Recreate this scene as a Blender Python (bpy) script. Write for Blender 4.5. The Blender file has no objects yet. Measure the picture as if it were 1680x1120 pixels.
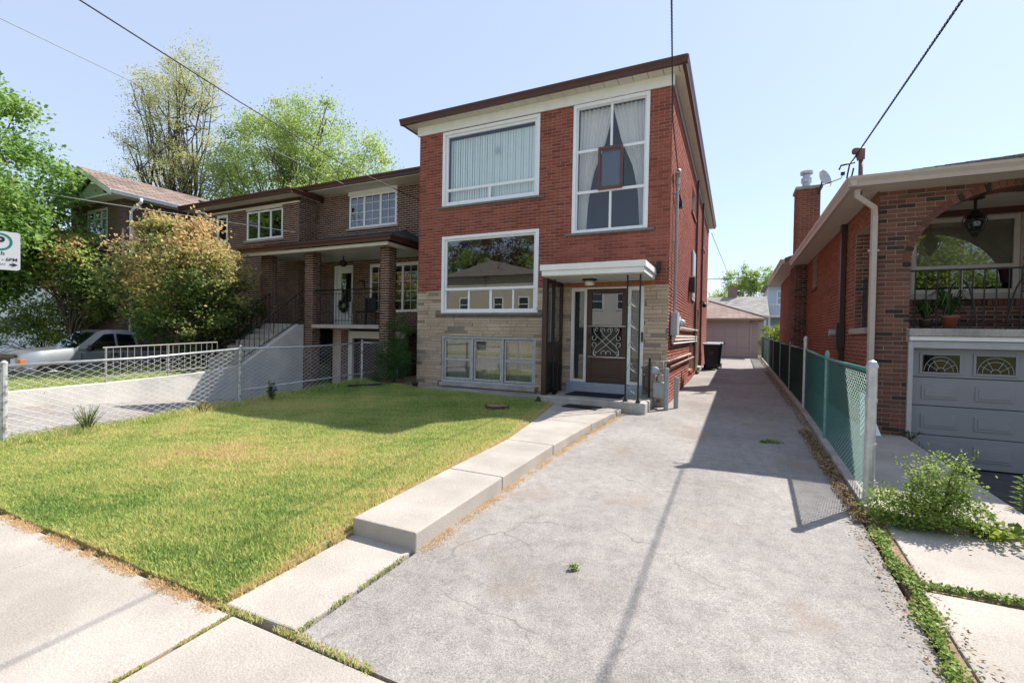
import bpy, math, random
import numpy as np
from mathutils import Matrix, Vector
random.seed(7); RNG = np.random.default_rng(11)
rad = math.radians
scene = bpy.context.scene
col = scene.collection

# ------------------------------------------------------------------ camera
cd = bpy.data.cameras.new('camera'); cam = bpy.data.objects.new('camera', cd); col.objects.link(cam)
cd.sensor_fit = 'HORIZONTAL'; cd.sensor_width = 36.0; cd.lens = 16.33
cd.clip_start = 0.05; cd.clip_end = 2000
YAW, PITCH, ROLL = 0.4465, 0.0147, -0.01844
fwd = Vector((-math.sin(YAW)*math.cos(PITCH), math.cos(YAW)*math.cos(PITCH), -math.sin(PITCH)))
rt = Vector((math.cos(YAW), math.sin(YAW), 0)); dn = fwd.cross(rt)
r2 = math.cos(ROLL)*rt + math.sin(ROLL)*dn; d2 = -math.sin(ROLL)*rt + math.cos(ROLL)*dn
CAM = Vector((0, 0, 1.40))
mw = Matrix((r2, -d2, -fwd)).transposed().to_4x4(); mw.translation = CAM
cam.matrix_world = mw
scene.camera = cam

# ------------------------------------------------------------------ sky, sun, exposure
SUN_AZ, SUN_EL = 37.0, 51.0          # degrees from +Y towards +X; above the horizon
world = bpy.data.worlds.new('World'); scene.world = world; world.use_nodes = True
wn = world.node_tree.nodes; wl = world.node_tree.links
bg = wn['Background']; sky = wn.new('ShaderNodeTexSky'); sky.sky_type = 'NISHITA'; sky.sun_disc = False
sky.sun_elevation = rad(SUN_EL); sky.sun_rotation = rad(SUN_AZ)
sky.altitude = 100; sky.air_density = 1.0; sky.dust_density = 0.5; sky.ozone_density = 2.5
veil = wn.new('ShaderNodeMix'); veil.data_type = 'RGBA'; veil.inputs[0].default_value = 0.62; veil.inputs[7].default_value = (3.05, 3.45, 4.25, 1)   # thin even high haze
wl.new(sky.outputs[0], veil.inputs[6]); wl.new(veil.outputs[2], bg.inputs[0]); bg.inputs[1].default_value = 0.108
sd = bpy.data.lights.new('sun', 'SUN'); sd.energy = 3.8; sd.angle = rad(0.55); sd.color = (1.0, 0.95, 0.87)
sun = bpy.data.objects.new('sun', sd); col.objects.link(sun)
svec = Vector((math.sin(rad(SUN_AZ))*math.cos(rad(SUN_EL)), math.cos(rad(SUN_AZ))*math.cos(rad(SUN_EL)), math.sin(rad(SUN_EL))))
sun.rotation_euler = svec.to_track_quat('Z', 'Y').to_euler(); sun.location = (20, 30, 40)
scene.view_settings.view_transform = 'Standard'; scene.view_settings.look = 'None'
scene.view_settings.exposure = 1.18; scene.view_settings.gamma = 1.0
scene.render.engine = 'CYCLES'
scene.cycles.use_denoising = True
scene.cycles.max_bounces = 8; scene.cycles.transparent_max_bounces = 24
scene.cycles.sample_clamp_indirect = 6.0

# ------------------------------------------------------------------ materials
MATS = {}
def _nt(name):
    m = bpy.data.materials.new(name); m.use_nodes = True
    nt = m.node_tree; return m, nt, nt.nodes, nt.links, nt.nodes['Principled BSDF']
def _noise(n, l, vec, scale, detail=4, rough=0.55):
    t = n.new('ShaderNodeTexNoise'); t.inputs['Scale'].default_value = scale; t.inputs['Detail'].default_value = detail
    t.inputs['Roughness'].default_value = rough; l.new(vec, t.inputs['Vector']); return t
def _ramp(n, l, fac, stops):
    r = n.new('ShaderNodeValToRGB'); e = r.color_ramp.elements
    while len(e) > 1: e.remove(e[-1])
    e[0].position = stops[0][0]; e[0].color = (*stops[0][1], 1)
    for p, c in stops[1:]:
        x = e.new(p); x.color = (*c, 1)
    l.new(fac, r.inputs[0]); return r
def _mix(n, l, fac, a, b, mode='MIX'):
    m = n.new('ShaderNodeMix'); m.data_type = 'RGBA'; m.blend_type = mode
    if isinstance(fac, float): m.inputs[0].default_value = fac
    else: l.new(fac, m.inputs[0])
    for s, v in ((6, a), (7, b)):
        if isinstance(v, tuple): m.inputs[s].default_value = (*v, 1)
        else: l.new(v, m.inputs[s])
    return m.outputs[2]
def _pos(n): return n.new('ShaderNodeNewGeometry').outputs['Position']
def _bump(n, l, b, h, strength, dist):
    bp = n.new('ShaderNodeBump'); bp.inputs['Strength'].default_value = strength; bp.inputs['Distance'].default_value = dist
    l.new(h, bp.inputs['Height']); l.new(bp.outputs[0], b.inputs['Normal'])

def surf(name, c1, c2=None, scale=6.0, rough=0.7, metal=0.0, bump=0.0, bscale=None, fine=None, spec=0.35, stops=(0.35, 0.65)):
    """two-tone noisy surface in world space"""
    if name in MATS: return MATS[name]
    m, nt, n, l, b = _nt(name); b.inputs['Roughness'].default_value = rough; b.inputs['Metallic'].default_value = metal
    b.inputs['Specular IOR Level'].default_value = spec
    p = _pos(n)
    if c2 is None: c2 = tuple(x*0.8 for x in c1)
    t = _noise(n, l, p, scale, 5); r = _ramp(n, l, t.outputs[0], [(stops[0], c1), (stops[1], c2)]); out = r.outputs[0]
    if fine:
        t2 = _noise(n, l, p, fine[0], 2); r2_ = _ramp(n, l, t2.outputs[0], [(0.3, (1-fine[1],)*3), (0.7, (1+fine[1],)*3)])
        out = _mix(n, l, 1.0, out, r2_.outputs[0], 'MULTIPLY')
    l.new(out, b.inputs['Base Color'])
    if bump:
        t3 = _noise(n, l, p, bscale or scale*6, 3); _bump(n, l, b, t3.outputs[0], bump, 0.01)
    MATS[name] = m; return m

def piece_mat(name, stops, source, rough=0.85, bump=0.25, fine=60.0, var=0.18, stain=None):
    """bricks, stones, shingles, leaves of litter: one tone per piece, from the piece's own random number"""
    if name in MATS: return MATS[name]
    m, nt, n, l, b = _nt(name); b.inputs['Roughness'].default_value = rough; b.inputs['Specular IOR Level'].default_value = 0.25
    if source == 'object': f = n.new('ShaderNodeObjectInfo').outputs['Random']
    else:
        a = n.new('ShaderNodeAttribute'); a.attribute_name = 'rnd'; f = a.outputs['Fac']
    r = _ramp(n, l, f, stops); p = _pos(n)
    t = _noise(n, l, p, fine, 3); v = _ramp(n, l, t.outputs[0], [(0.3, (1-var,)*3), (0.7, (1+var,)*3)])
    out = _mix(n, l, 1.0, r.outputs[0], v.outputs[0], 'MULTIPLY')
    t2 = _noise(n, l, p, 1.3, 3); v2 = _ramp(n, l, t2.outputs[0], [(0.3, (0.86,)*3), (0.7, (1.1,)*3)])
    out = _mix(n, l, 1.0, out, v2.outputs[0], 'MULTIPLY')
    l.new(out, b.inputs['Base Color'])
    if bump: _bump(n, l, b, t.outputs[0], bump, 0.004)
    MATS[name] = m; return m

def leaf_mat(name, stops, trans=0.35, rough=0.5):
    if name in MATS: return MATS[name]
    m, nt, n, l, b = _nt(name); b.inputs['Roughness'].default_value = rough; b.inputs['Specular IOR Level'].default_value = 0.3
    a = n.new('ShaderNodeAttribute'); a.attribute_name = 'rnd'
    r = _ramp(n, l, a.outputs['Fac'], stops); l.new(r.outputs[0], b.inputs['Base Color'])
    tr = n.new('ShaderNodeBsdfTranslucent'); g = n.new('ShaderNodeGamma'); g.inputs[1].default_value = 0.85
    l.new(r.outputs[0], g.inputs[0]); l.new(g.outputs[0], tr.inputs[0])
    mx = n.new('ShaderNodeMixShader'); mx.inputs[0].default_value = trans
    l.new(b.outputs[0], mx.inputs[1]); l.new(tr.outputs[0], mx.inputs[2]); l.new(mx.outputs[0], n['Material Output'].inputs[0])
    MATS[name] = m; return m

def glass(name, tint=(0.93, 0.96, 0.96), ior=1.75, rough=0.0, gloss=(0.95, 0.97, 1.0)):
    if name in MATS: return MATS[name]
    m, nt, n, l, b = _nt(name); n.remove(b)
    t = n.new('ShaderNodeBsdfTransparent'); t.inputs[0].default_value = (*tint, 1)
    g = n.new('ShaderNodeBsdfGlossy'); g.inputs[0].default_value = (*gloss, 1); g.inputs['Roughness'].default_value = rough
    lw_ = n.new('ShaderNodeLayerWeight'); lw_.inputs[0].default_value = 0.5; pw5 = n.new('ShaderNodeMath'); pw5.operation = 'POWER'; l.new(lw_.outputs['Facing'], pw5.inputs[0]); pw5.inputs[1].default_value = 4.0
    f0 = ((ior-1)/(ior+1))**2; f = n.new('ShaderNodeMath'); f.operation = 'MULTIPLY_ADD'; l.new(pw5.outputs[0], f.inputs[0]); f.inputs[1].default_value = 1-f0; f.inputs[2].default_value = f0
    p = _pos(n); nz = _noise(n, l, p, 1.6, 1); bp = n.new('ShaderNodeBump'); bp.inputs['Strength'].default_value = 0.02; bp.inputs['Distance'].default_value = 0.02
    l.new(nz.outputs[0], bp.inputs['Height']); l.new(bp.outputs[0], g.inputs['Normal'])
    mx = n.new('ShaderNodeMixShader'); l.new(f.outputs[0], mx.inputs[0]); l.new(t.outputs[0], mx.inputs[1]); l.new(g.outputs[0], mx.inputs[2])
    l.new(mx.outputs[0], n['Material Output'].inputs[0]); MATS[name] = m; return m

def plain(name, c, rough=0.5, metal=0.0, spec=0.4, var=0.12, scale=9.0):
    return surf(name, c, tuple(x*(1-var) for x in c), scale, rough, metal, 0.0, spec=spec)

# ------------------------------------------------------------------ mesh builder
ORG = {}          # world origin of every object that can be a parent
def _link(o, parent, worldloc):
    col.objects.link(o)
    if parent is not None:
        o.parent = parent; o.location = Vector(worldloc) - ORG[parent.name]
    else: o.location = worldloc
    ORG[o.name] = Vector(worldloc); return o
def tag(o, label=None, cat=None, group=None, kind=None):
    if label: o['label'] = label
    if cat: o['category'] = cat
    if group: o['group'] = group
    if kind: o['kind'] = kind
    return o
def thing(name, loc, label, cat, group=None):
    o = bpy.data.objects.new(name, None); o.empty_display_size = 0.2
    _link(o, None, loc); return tag(o, label, cat, group)

class MB:
    def __init__(s): s.v = []; s.f = []; s.r = []
    def add(s, vs, fs, r=0.5):
        k = len(s.v); s.v.extend([tuple(p) for p in vs])
        for f in fs: s.f.append(tuple(i+k for i in f)); s.r.append(r)
        return s
    def quad(s, a, b, c, d, r=0.5): return s.add([a, b, c, d], [(0, 1, 2, 3)], r)
    def box(s, x0, x1, y0, y1, z0, z1, r=0.5):
        return s.add([(x0,y0,z0),(x1,y0,z0),(x1,y1,z0),(x0,y1,z0),(x0,y0,z1),(x1,y0,z1),(x1,y1,z1),(x0,y1,z1)],
                     [(0,3,2,1),(4,5,6,7),(0,1,5,4),(1,2,6,5),(2,3,7,6),(3,0,4,7)], r)
    def prism(s, poly, axis, a, b, r=0.5):
        """closed polygon (2-D, counter-clockwise or not) swept along an axis from a to b"""
        def P(p, t):
            if axis == 'x': return (t, p[0], p[1])
            if axis == 'y': return (p[0], t, p[1])
            return (p[0], p[1], t)
        n = len(poly); vs = [P(p, a) for p in poly] + [P(p, b) for p in poly]
        fs = [tuple(range(n-1, -1, -1)), tuple(range(n, 2*n))] + [(i, (i+1) % n, n+(i+1) % n, n+i) for i in range(n)]
        return s.add(vs, fs, r)
    def tube(s, pts, rad_, n=8, r=0.5, caps=True):
        pts = [Vector(p) for p in pts]; k = len(pts)
        rs = rad_ if isinstance(rad_, (list, tuple)) else [rad_]*k
        vs = []; prev = None
        for i, p in enumerate(pts):
            d = (pts[min(i+1, k-1)] - pts[max(i-1, 0)])
            d = d.normalized() if d.length > 1e-9 else Vector((0, 0, 1))
            if prev is None:
                a = d.orthogonal().normalized()
            else:
                a = prev - d*prev.dot(d); a = a.normalized() if a.length > 1e-6 else d.orthogonal().normalized()
            prev = a; b = d.cross(a)
            for j in range(n):
                t = 2*math.pi*j/n; vs.append(p + (a*math.cos(t) + b*math.sin(t))*rs[i])
        fs = [(i*n+j, i*n+(j+1) % n, (i+1)*n+(j+1) % n, (i+1)*n+j) for i in range(k-1) for j in range(n)]
        if caps: fs += [tuple(range(n-1, -1, -1)), tuple(range((k-1)*n, k*n))]
        return s.add(vs, fs, r)
    def bar(s, a, b, w, h=None, r=0.5):
        """square bar between two points"""
        return s.tube([a, b], (w if h is None else max(w, h))*0.7071, 4, r)
    def lathe(s, cx, cy, prof, n=16, r=0.5):
        vs = []; 
        for (rr, z) in prof:
            for j in range(n):
                t = 2*math.pi*j/n; vs.append((cx+rr*math.cos(t), cy+rr*math.sin(t), z))
        k = len(prof)
        fs = [(i*n+j, i*n+(j+1) % n, (i+1)*n+(j+1) % n, (i+1)*n+j) for i in range(k-1) for j in range(n)]
        fs += [tuple(range(n-1, -1, -1)), tuple(range((k-1)*n, k*n))]
        return s.add(vs, fs, r)
    def build(s, name, mat, parent=None, smooth=False, kind=None, bevel=0.0):
        me = bpy.data.meshes.new(name); V = np.array(s.v, dtype=float)
        c = np.array([(V[:,0].min()+V[:,0].max())/2, (V[:,1].min()+V[:,1].max())/2, V[:,2].min()])
        me.from_pydata((V-c).tolist(), [], s.f); me.materials.append(mat)
        at = me.attributes.new('rnd', 'FLOAT', 'FACE'); at.data.foreach_set('value', np.array(s.r, dtype=np.float32))
        if smooth: me.polygons.foreach_set('use_smooth', [True]*len(s.f))
        me.update(); o = bpy.data.objects.new(name, me); _link(o, parent, Vector(c))
        if bevel:
            bm_ = o.modifiers.new('edge', 'BEVEL'); bm_.width = bevel; bm_.segments = 2; bm_.limit_method = 'ANGLE'
        if kind: o['kind'] = kind
        return o

def fast_mesh(name, V, F, R, mat, parent=None, kind=None, smooth=False):
    """numpy arrays: V (n,3), F (m,k) all the same k, R (m)"""
    me = bpy.data.meshes.new(name); c = np.array([(V[:,0].min()+V[:,0].max())/2, (V[:,1].min()+V[:,1].max())/2, V[:,2].min()])
    me.vertices.add(len(V)); me.vertices.foreach_set('co', (V-c).astype(np.float32).ravel())
    k = F.shape[1]; me.loops.add(F.size); me.loops.foreach_set('vertex_index', F.astype(np.int32).ravel())
    me.polygons.add(len(F)); me.polygons.foreach_set('loop_start', np.arange(0, F.size, k, dtype=np.int32))
    at = me.attributes.new('rnd', 'FLOAT', 'FACE'); at.data.foreach_set('value', np.asarray(R, dtype=np.float32))
    if smooth: me.polygons.foreach_set('use_smooth', np.ones(len(F), dtype=bool))
    me.materials.append(mat); me.update(); me.validate()
    o = bpy.data.objects.new(name, me); _link(o, parent, Vector(c))
    if kind: o['kind'] = kind
    return o

def copy_tree(src, delta, parent=None):
    d = Vector(delta); o = src.copy(); col.objects.link(o)
    if parent is None: o.location = src.location + d
    else: o.parent = parent; o.matrix_parent_inverse = src.matrix_parent_inverse.copy()
    ORG[o.name] = ORG[src.name] + d
    for ch in [c for c in src.children]: copy_tree(ch, delta, o)
    return o

# ------------------------------------------------------------------ walls made of pieces
class Face:
    """a vertical plane: u along it, v up, d out of it"""
    def __init__(s, O, U, N): s.O = Vector(O); s.U = Vector(U); s.N = Vector(N)
    def p(s, u, v, d=0.0): return s.O + s.U*u + Vector((0, 0, v)) + s.N*d
    def quad(s, mb, u0, u1, v0, v1, d, r=0.5):
        a = [s.p(u0, v0, d), s.p(u1, v0, d), s.p(u1, v1, d), s.p(u0, v1, d)]
        if s.U.cross(Vector((0, 0, 1))).dot(s.N) < 0: a = a[::-1]
        return mb.quad(*a, r)
    def slab(s, mb, u0, u1, v0, v1, d0, d1, r=0.5):
        """box on the plane"""
        vs = [s.p(u0,v0,d0), s.p(u1,v0,d0), s.p(u1,v1,d0), s.p(u0,v1,d0), s.p(u0,v0,d1), s.p(u1,v0,d1), s.p(u1,v1,d1), s.p(u0,v1,d1)]
        fs = [(0,3,2,1),(4,5,6,7),(0,1,5,4),(1,2,6,5),(2,3,7,6),(3,0,4,7)]
        if s.U.cross(Vector((0, 0, 1))).dot(s.N) < 0: fs = [f[::-1] for f in fs]
        return mb.add(vs, fs, r)

def backing(face, u0, u1, v0, v1, holes, d=-0.010, reveal=0.22):
    """the mortar plane with its openings and their reveals"""
    mb = MB()
    us = sorted({u0, u1, *[h[0] for h in holes], *[h[1] for h in holes]}); vs = sorted({v0, v1, *[h[2] for h in holes], *[h[3] for h in holes]})
    us = [u for u in us if u0 <= u <= u1]; vs = [v for v in vs if v0 <= v <= v1]
    for a, b in zip(us, us[1:]):
        for c, e in zip(vs, vs[1:]):
            mu, mv = (a+b)/2, (c+e)/2
            if any(h[0] < mu < h[1] and h[2] < mv < h[3] for h in holes): continue
            face.quad(mb, a, b, c, e, d)
    for h in holes:
        a, b, c, e = h[:4]
        for q in ([(a,c),(a,e)], [(b,e),(b,c)], [(a,e),(b,e)], [(b,c),(a,c)]):
            (p0, q0), (p1, q1) = q
            mb.quad(face.p(p0,q0,d), face.p(p1,q1,d), face.p(p1,q1,-reveal), face.p(p0,q0,-reveal))
    return mb

PIECE = {}
def piece_object(name, w, h, t, mat, parent, loc, U, N):
    """one brick or stone as its own object; alike ones share a mesh"""
    key = (name, round(w, 2), round(h, 3), mat.name, tuple(round(x) for x in U))
    if key not in PIECE:
        c = 0.003; U = Vector(U); N = Vector(N); Z = Vector((0, 0, 1)); w2 = key[1]/2; h2 = h/2
        P = lambda u, v, d: tuple(U*u + Z*v + N*d)
        vs = [P(-w2,-h2,-t), P(w2,-h2,-t), P(w2,h2,-t), P(-w2,h2,-t), P(-w2,-h2,-c), P(w2,-h2,-c), P(w2,h2,-c), P(-w2,h2,-c),
              P(-w2+c,-h2+c,0), P(w2-c,-h2+c,0), P(w2-c,h2-c,0), P(-w2+c,h2-c,0)]
        fs = [(8,9,10,11)] + [(i, (i+1) % 4, 4+(i+1) % 4, 4+i) for i in range(4)] + [(4+i, 4+(i+1) % 4, 8+(i+1) % 4, 8+i) for i in range(4)]
        if U.cross(Z).dot(N) < 0: fs = [f[::-1] for f in fs]
        me = bpy.data.meshes.new(name); me.from_pydata(vs, [], fs); me.materials.append(mat); me.update(); PIECE[key] = me
    o = bpy.data.objects.new(name, PIECE[key]); _link(o, parent, loc); return o

def lay(face, pieces, parent, name, m_obj, m_join, n_obj, t=0.014, bulk_name=None):
    """pieces: (u0,u1,v0,v1,proud). the n_obj nearest ones become objects, the rest one mesh"""
    pc = sorted(pieces, key=lambda q: (face.p((q[0]+q[1])/2, (q[2]+q[3])/2) - CAM).length)
    for q in pc[:n_obj]:
        o = piece_object(name, q[1]-q[0], q[3]-q[2], t+q[4], m_obj, parent, face.p((q[0]+q[1])/2, (q[2]+q[3])/2, q[4]), face.U, face.N)
        w = round(q[1]-q[0], 2)
        if abs(w-(q[1]-q[0])) > 1e-4 and w > 0: 
            k = (q[1]-q[0])/w; o.scale = (k, 1, 1) if abs(face.U.x) > 0.5 else (1, k, 1)
    rest = pc[n_obj:]
    if rest:
        V = np.zeros((len(rest)*8, 3)); F = []; R = []
        O = np.array(face.O); U = np.array(face.U); N = np.array(face.N); Z = np.array([0, 0, 1.0]); flip = face.U.cross(Vector((0,0,1))).dot(face.N) < 0
        for i, q in enumerate(rest):
            rr = random.random(); c = 0.0025
            for j, (u, v, d) in enumerate(((q[0],q[2],-t),(q[1],q[2],-t),(q[1],q[3],-t),(q[0],q[3],-t),(q[0]+c,q[2]+c,q[4]),(q[1]-c,q[2]+c,q[4]),(q[1]-c,q[3]-c,q[4]),(q[0]+c,q[3]-c,q[4]))):
                V[i*8+j] = O + U*u + Z*v + N*d
            k = i*8
            for f in ((4,5,6,7),(0,1,5,4),(1,2,6,5),(2,3,7,6),(3,0,4,7)):
                F.append([k+x for x in (f[::-1] if flip else f)]); R.append(rr)
        fast_mesh(bulk_name or name+'work', V, np.array(F), np.array(R), m_join, parent, 'stuff')

def cut(spans, a, b):
    out = []
    for s, e in spans:
        if b <= s or a >= e: out.append((s, e))
        else:
            if a > s: out.append((s, a))
            if b < e: out.append((b, e))
    return out

def courses(u0, u1, v0, v1, holes, L=0.21, H=0.060, J=0.010, limit=None):
    out = []; k = 0; v = v0
    while v < v1 - 0.015:
        h = min(H, v1 - v); vm = v + h/2
        u = u0 - (0.5*(L+J) if k % 2 else 0.0)
        bl = [(q[0], q[1]) for q in holes if q[2] < vm < q[3]]
        if limit: bl += limit(v, v+h)
        while u < u1:
            a, b = max(u, u0), min(u+L, u1)
            if b - a > 0.02:
                sp = [(a, b)]
                for x, y in bl: sp = cut(sp, x-0.004, y+0.004)
                for s, e in sp:
                    if e - s > 0.025: out.append((s, e, v, v+h, random.uniform(-0.0015, 0.0015)))
            u += L + J
        v += H + J; k += 1
    return out

def stones(u0, u1, v0, v1, holes):
    out = []; v = v0; J = 0.006
    while v < v1 - 0.02:
        H = random.choice((0.055, 0.062, 0.068, 0.075, 0.095)); h = min(H, v1-v)
        if v1 - (v+h) < 0.03: h = v1 - v
        vm = v+h/2; u = u0 - random.uniform(0, 0.3)
        while u < u1:
            L = random.uniform(0.26, 0.68); a, b = max(u, u0), min(u+L, u1)
            if b - a > 0.03:
                sp = [(a, b)]
                for q in holes:
                    if q[2] < vm < q[3]: sp = cut(sp, q[0]-0.004, q[1]+0.004)
                for s, e in sp:
                    if e - s > 0.04: out.append((s, e, v, v+h, random.uniform(0.0, 0.014)))
            u += L + J
        v += h + J
    return out

def add_window(parent, face, u0, u1, v0, v1, bars, m_frame, m_glass, fw=0.06, depth=0.05, setback=0.03, room=True, name='window', label=None, room_mat=None, room_depth=1.6):
    """outer frame, inner bars (u0,u1,v0,v1 boxes given as list) and one pane per light. bars: list of ('v',u,va,vb,w) or ('h',v,ua,ub,w)"""
    mb = MB(); d1 = -setback; d0 = d1 - depth
    face.slab(mb, u0, u0+fw, v0, v1, d0, d1); face.slab(mb, u1-fw, u1, v0, v1, d0, d1)
    face.slab(mb, u0+fw, u1-fw, v0, v0+fw, d0, d1); face.slab(mb, u0+fw, u1-fw, v1-fw, v1, d0, d1)
    for b in bars:
        if b[0] == 'v': face.slab(mb, b[1]-b[4]/2, b[1]+b[4]/2, b[2], b[3], d0+0.004, d1-0.006)
        else: face.slab(mb, b[2], b[3], b[1]-b[4]/2, b[1]+b[4]/2, d0+0.006, d1-0.004)
    w = mb.build(name, m_frame, parent, bevel=0.004)
    if label: w['label'] = label
    # panes: split by full-length bars
    hs = sorted([b for b in bars if b[0] == 'h'], key=lambda b: b[1])
    rows = []; lo = v0+fw
    for b in hs: rows.append((lo, b[1]-b[4]/2)); lo = b[1]+b[4]/2
    rows.append((lo, v1-fw))
    for (a, b) in rows:
        us = [u0+fw]
        for q in sorted([q for q in bars if q[0] == 'v' and q[2] <= (a+b)/2 <= q[3] and q[4] > 0.018], key=lambda q: q[1]): us += [q[1]-q[4]/2, q[1]+q[4]/2]
        us.append(u1-fw)
        for i in range(0, len(us), 2):
            pm = MB(); dd = d0+depth*0.45
            face.quad(pm, us[i]-0.004, us[i+1]+0.004, a-0.004, b+0.004, dd); pm.build('pane', m_glass, w)
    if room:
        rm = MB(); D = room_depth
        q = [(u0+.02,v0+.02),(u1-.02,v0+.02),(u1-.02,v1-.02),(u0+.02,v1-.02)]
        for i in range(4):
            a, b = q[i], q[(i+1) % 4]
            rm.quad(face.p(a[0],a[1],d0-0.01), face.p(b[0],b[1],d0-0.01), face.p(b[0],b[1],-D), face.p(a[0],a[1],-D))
        rm.quad(*[face.p(a[0],a[1],-D) for a in q]); rm.build('interior_backing', room_mat or M_room, w)
    return w

def curtain(face, parent, mat, left_fn, right_fn, v0, v1, d, amp=0.025, wave=0.09, nu=40, nv=14, name='curtain'):
    V = []; F = []
    for j in range(nv+1):
        v = v0 + (v1-v0)*j/nv; a, b = left_fn(v), right_fn(v)
        for i in range(nu+1):
            s = i/nu; u = a + (b-a)*s
            V.append(face.p(u, v, d + amp*math.sin(s*math.pi*2*nu/5.0 + 0.3*math.sin(7*s)) + 0.3*amp*math.sin(s*31)))
    for j in range(nv):
        for i in range(nu): k = j*(nu+1)+i; F.append((k, k+1, k+nu+2, k+nu+1))
    m = MB(); m.add(V, F); return m.build(name, mat, parent, smooth=True)

# ------------------------------------------------------------------ shared materials
C = surf
M_red_o = piece_mat('red_brick', [(0.0,(0.20,0.049,0.033)),(0.35,(0.27,0.070,0.045)),(0.7,(0.325,0.094,0.060)),(1.0,(0.245,0.063,0.042))], 'object')
M_red_j = piece_mat('red_brickwork', [(0.0,(0.20,0.049,0.033)),(0.35,(0.27,0.070,0.045)),(0.7,(0.325,0.094,0.060)),(1.0,(0.245,0.063,0.042))], 'attr')
M_brown_st = [(0.0,(0.055,0.029,0.021)),(0.3,(0.10,0.047,0.032)),(0.7,(0.15,0.070,0.046)),(1.0,(0.085,0.039,0.028))]
M_brown_o = piece_mat('brown_brick', M_brown_st, 'object'); M_brown_j = piece_mat('brown_brickwork', M_brown_st, 'attr')
M_mix_st = [(0.0,(0.035,0.026,0.023)),(0.17,(0.05,0.034,0.029)),(0.20,(0.10,0.048,0.034)),(0.6,(0.155,0.064,0.042)),(0.85,(0.18,0.082,0.055)),(1.0,(0.115,0.055,0.039))]
M_mix_o = piece_mat('mixed_brick', M_mix_st, 'object'); M_mix_j = piece_mat('mixed_brickwork', M_mix_st, 'attr')
M_stone_st = [(0.0,(0.235,0.195,0.15)),(0.10,(0.26,0.215,0.17)),(0.14,(0.42,0.335,0.25)),(0.6,(0.50,0.395,0.295)),(0.9,(0.45,0.345,0.245)),(1.0,(0.35,0.29,0.21))]
M_stone_o = piece_mat('beige_stone', M_stone_st, 'object', fine=35.0, bump=0.6, var=0.14); M_stone_j = piece_mat('beige_stonework', M_stone_st, 'attr', fine=35.0, bump=0.6, var=0.14)
M_mort = C('mortar', (0.42,0.33,0.28), (0.33,0.26,0.22), 5, 0.95, bump=0.3, bscale=120)
M_mort_l = C('pale_mortar', (0.38,0.315,0.26), (0.29,0.24,0.20), 5, 0.95, bump=0.3, bscale=120)
M_mort_n = C('tan_mortar', (0.58,0.48,0.39), (0.46,0.38,0.31), 5, 0.95)
M_mort_s = C('stone_joint', (0.23,0.19,0.15), (0.17,0.14,0.11), 5, 0.95)
M_white = plain('white_paint', (0.78,0.78,0.75), 0.45, var=0.08, scale=5)
M_vinyl = plain('white_vinyl', (0.80,0.81,0.82), 0.35, var=0.05)
M_cream = plain('cream_soffit', (0.66,0.63,0.54), 0.55, var=0.08, scale=3)
M_brownm = plain('brown_metal', (0.085,0.030,0.026), 0.4, var=0.15)
M_darkbr = plain('dark_brown_paint', (0.045,0.022,0.018), 0.4, var=0.2)
M_iron = plain('black_iron', (0.012,0.012,0.013), 0.45)
M_alu = plain('aged_aluminium', (0.50,0.51,0.52), 0.5, 0.3, var=0.2)
M_greym = plain('grey_metal', (0.36,0.37,0.38), 0.5, 0.2, var=0.15)
M_galv = C('galvanised', (0.52,0.54,0.56), (0.40,0.42,0.44), 14, 0.42, 0.6)
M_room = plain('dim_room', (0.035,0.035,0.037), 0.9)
M_glass = glass('window_glass')
M_glass_d = glass('dark_glass', (0.35,0.38,0.40), 1.8)
M_conc = C('concrete', (0.40,0.362,0.322), (0.30,0.268,0.235), 1.4, 0.88, bump=0.35, bscale=90, fine=(130,0.2))
M_conc_o = C('old_concrete', (0.40,0.38,0.345), (0.27,0.25,0.225), 3.0, 0.92, bump=0.4, bscale=60, fine=(90,0.2))
M_conc_b = C('wall_concrete', (0.58,0.55,0.50), (0.45,0.43,0.40), 1.6, 0.92, bump=0.3, bscale=40, fine=(60,0.1))
M_slate_sill = C('stone_sill', (0.20,0.19,0.175), (0.14,0.13,0.125), 12, 0.85)
# ------------------------------------------------------------------ the ground
def gz(y): return 0.024*(y-9.8) if y <= 9.8 else 0.0165*(y-9.8)
I = np.interp
def sheet(name, rows, zfun, mat, nx=8, bottom=-1.3, kind='structure', parent=None):
    """rows: (y, x_left, x_right); closed body with a modelled top"""
    mb = MB(); V = []; 
    for (y, a, b) in rows:
        for i in range(nx+1): x = a+(b-a)*i/nx; V.append((x, y, zfun(x, y)))
    n = len(rows); F = [(j*(nx+1)+i, j*(nx+1)+i+1, (j+1)*(nx+1)+i+1, (j+1)*(nx+1)+i) for j in range(n-1) for i in range(nx)]
    ring = [i for i in range(nx+1)] + [j*(nx+1)+nx for j in range(1, n)] + [(n-1)*(nx+1)+i for i in range(nx-1, -1, -1)] + [j*(nx+1) for j in range(n-2, 0, -1)]
    k = len(V); V += [(V[i][0], V[i][1], bottom) for i in ring]; m = len(ring)
    F += [(ring[(i+1) % m], ring[i], k+i, k+(i+1) % m) for i in range(m)]
    mb.add(V, F); o = mb.build(name, mat, parent, smooth=False)
    if kind: o['kind'] = kind
    return o
def lin(a, b, n): return [a+(b-a)*i/n for i in range(n+1)]

M_earth = C('earth', (0.10,0.085,0.05), (0.06,0.075,0.03), 0.6, 0.95)
M_turf = C('turf_soil', (0.20,0.22,0.06), (0.32,0.27,0.12), 1.6, 0.95, bump=0.5, bscale=60, fine=(70,0.3))
M_dirt = C('dry_dirt', (0.30,0.22,0.14), (0.20,0.145,0.09), 5, 0.95, bump=0.6, bscale=70, fine=(120,0.3))

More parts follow.
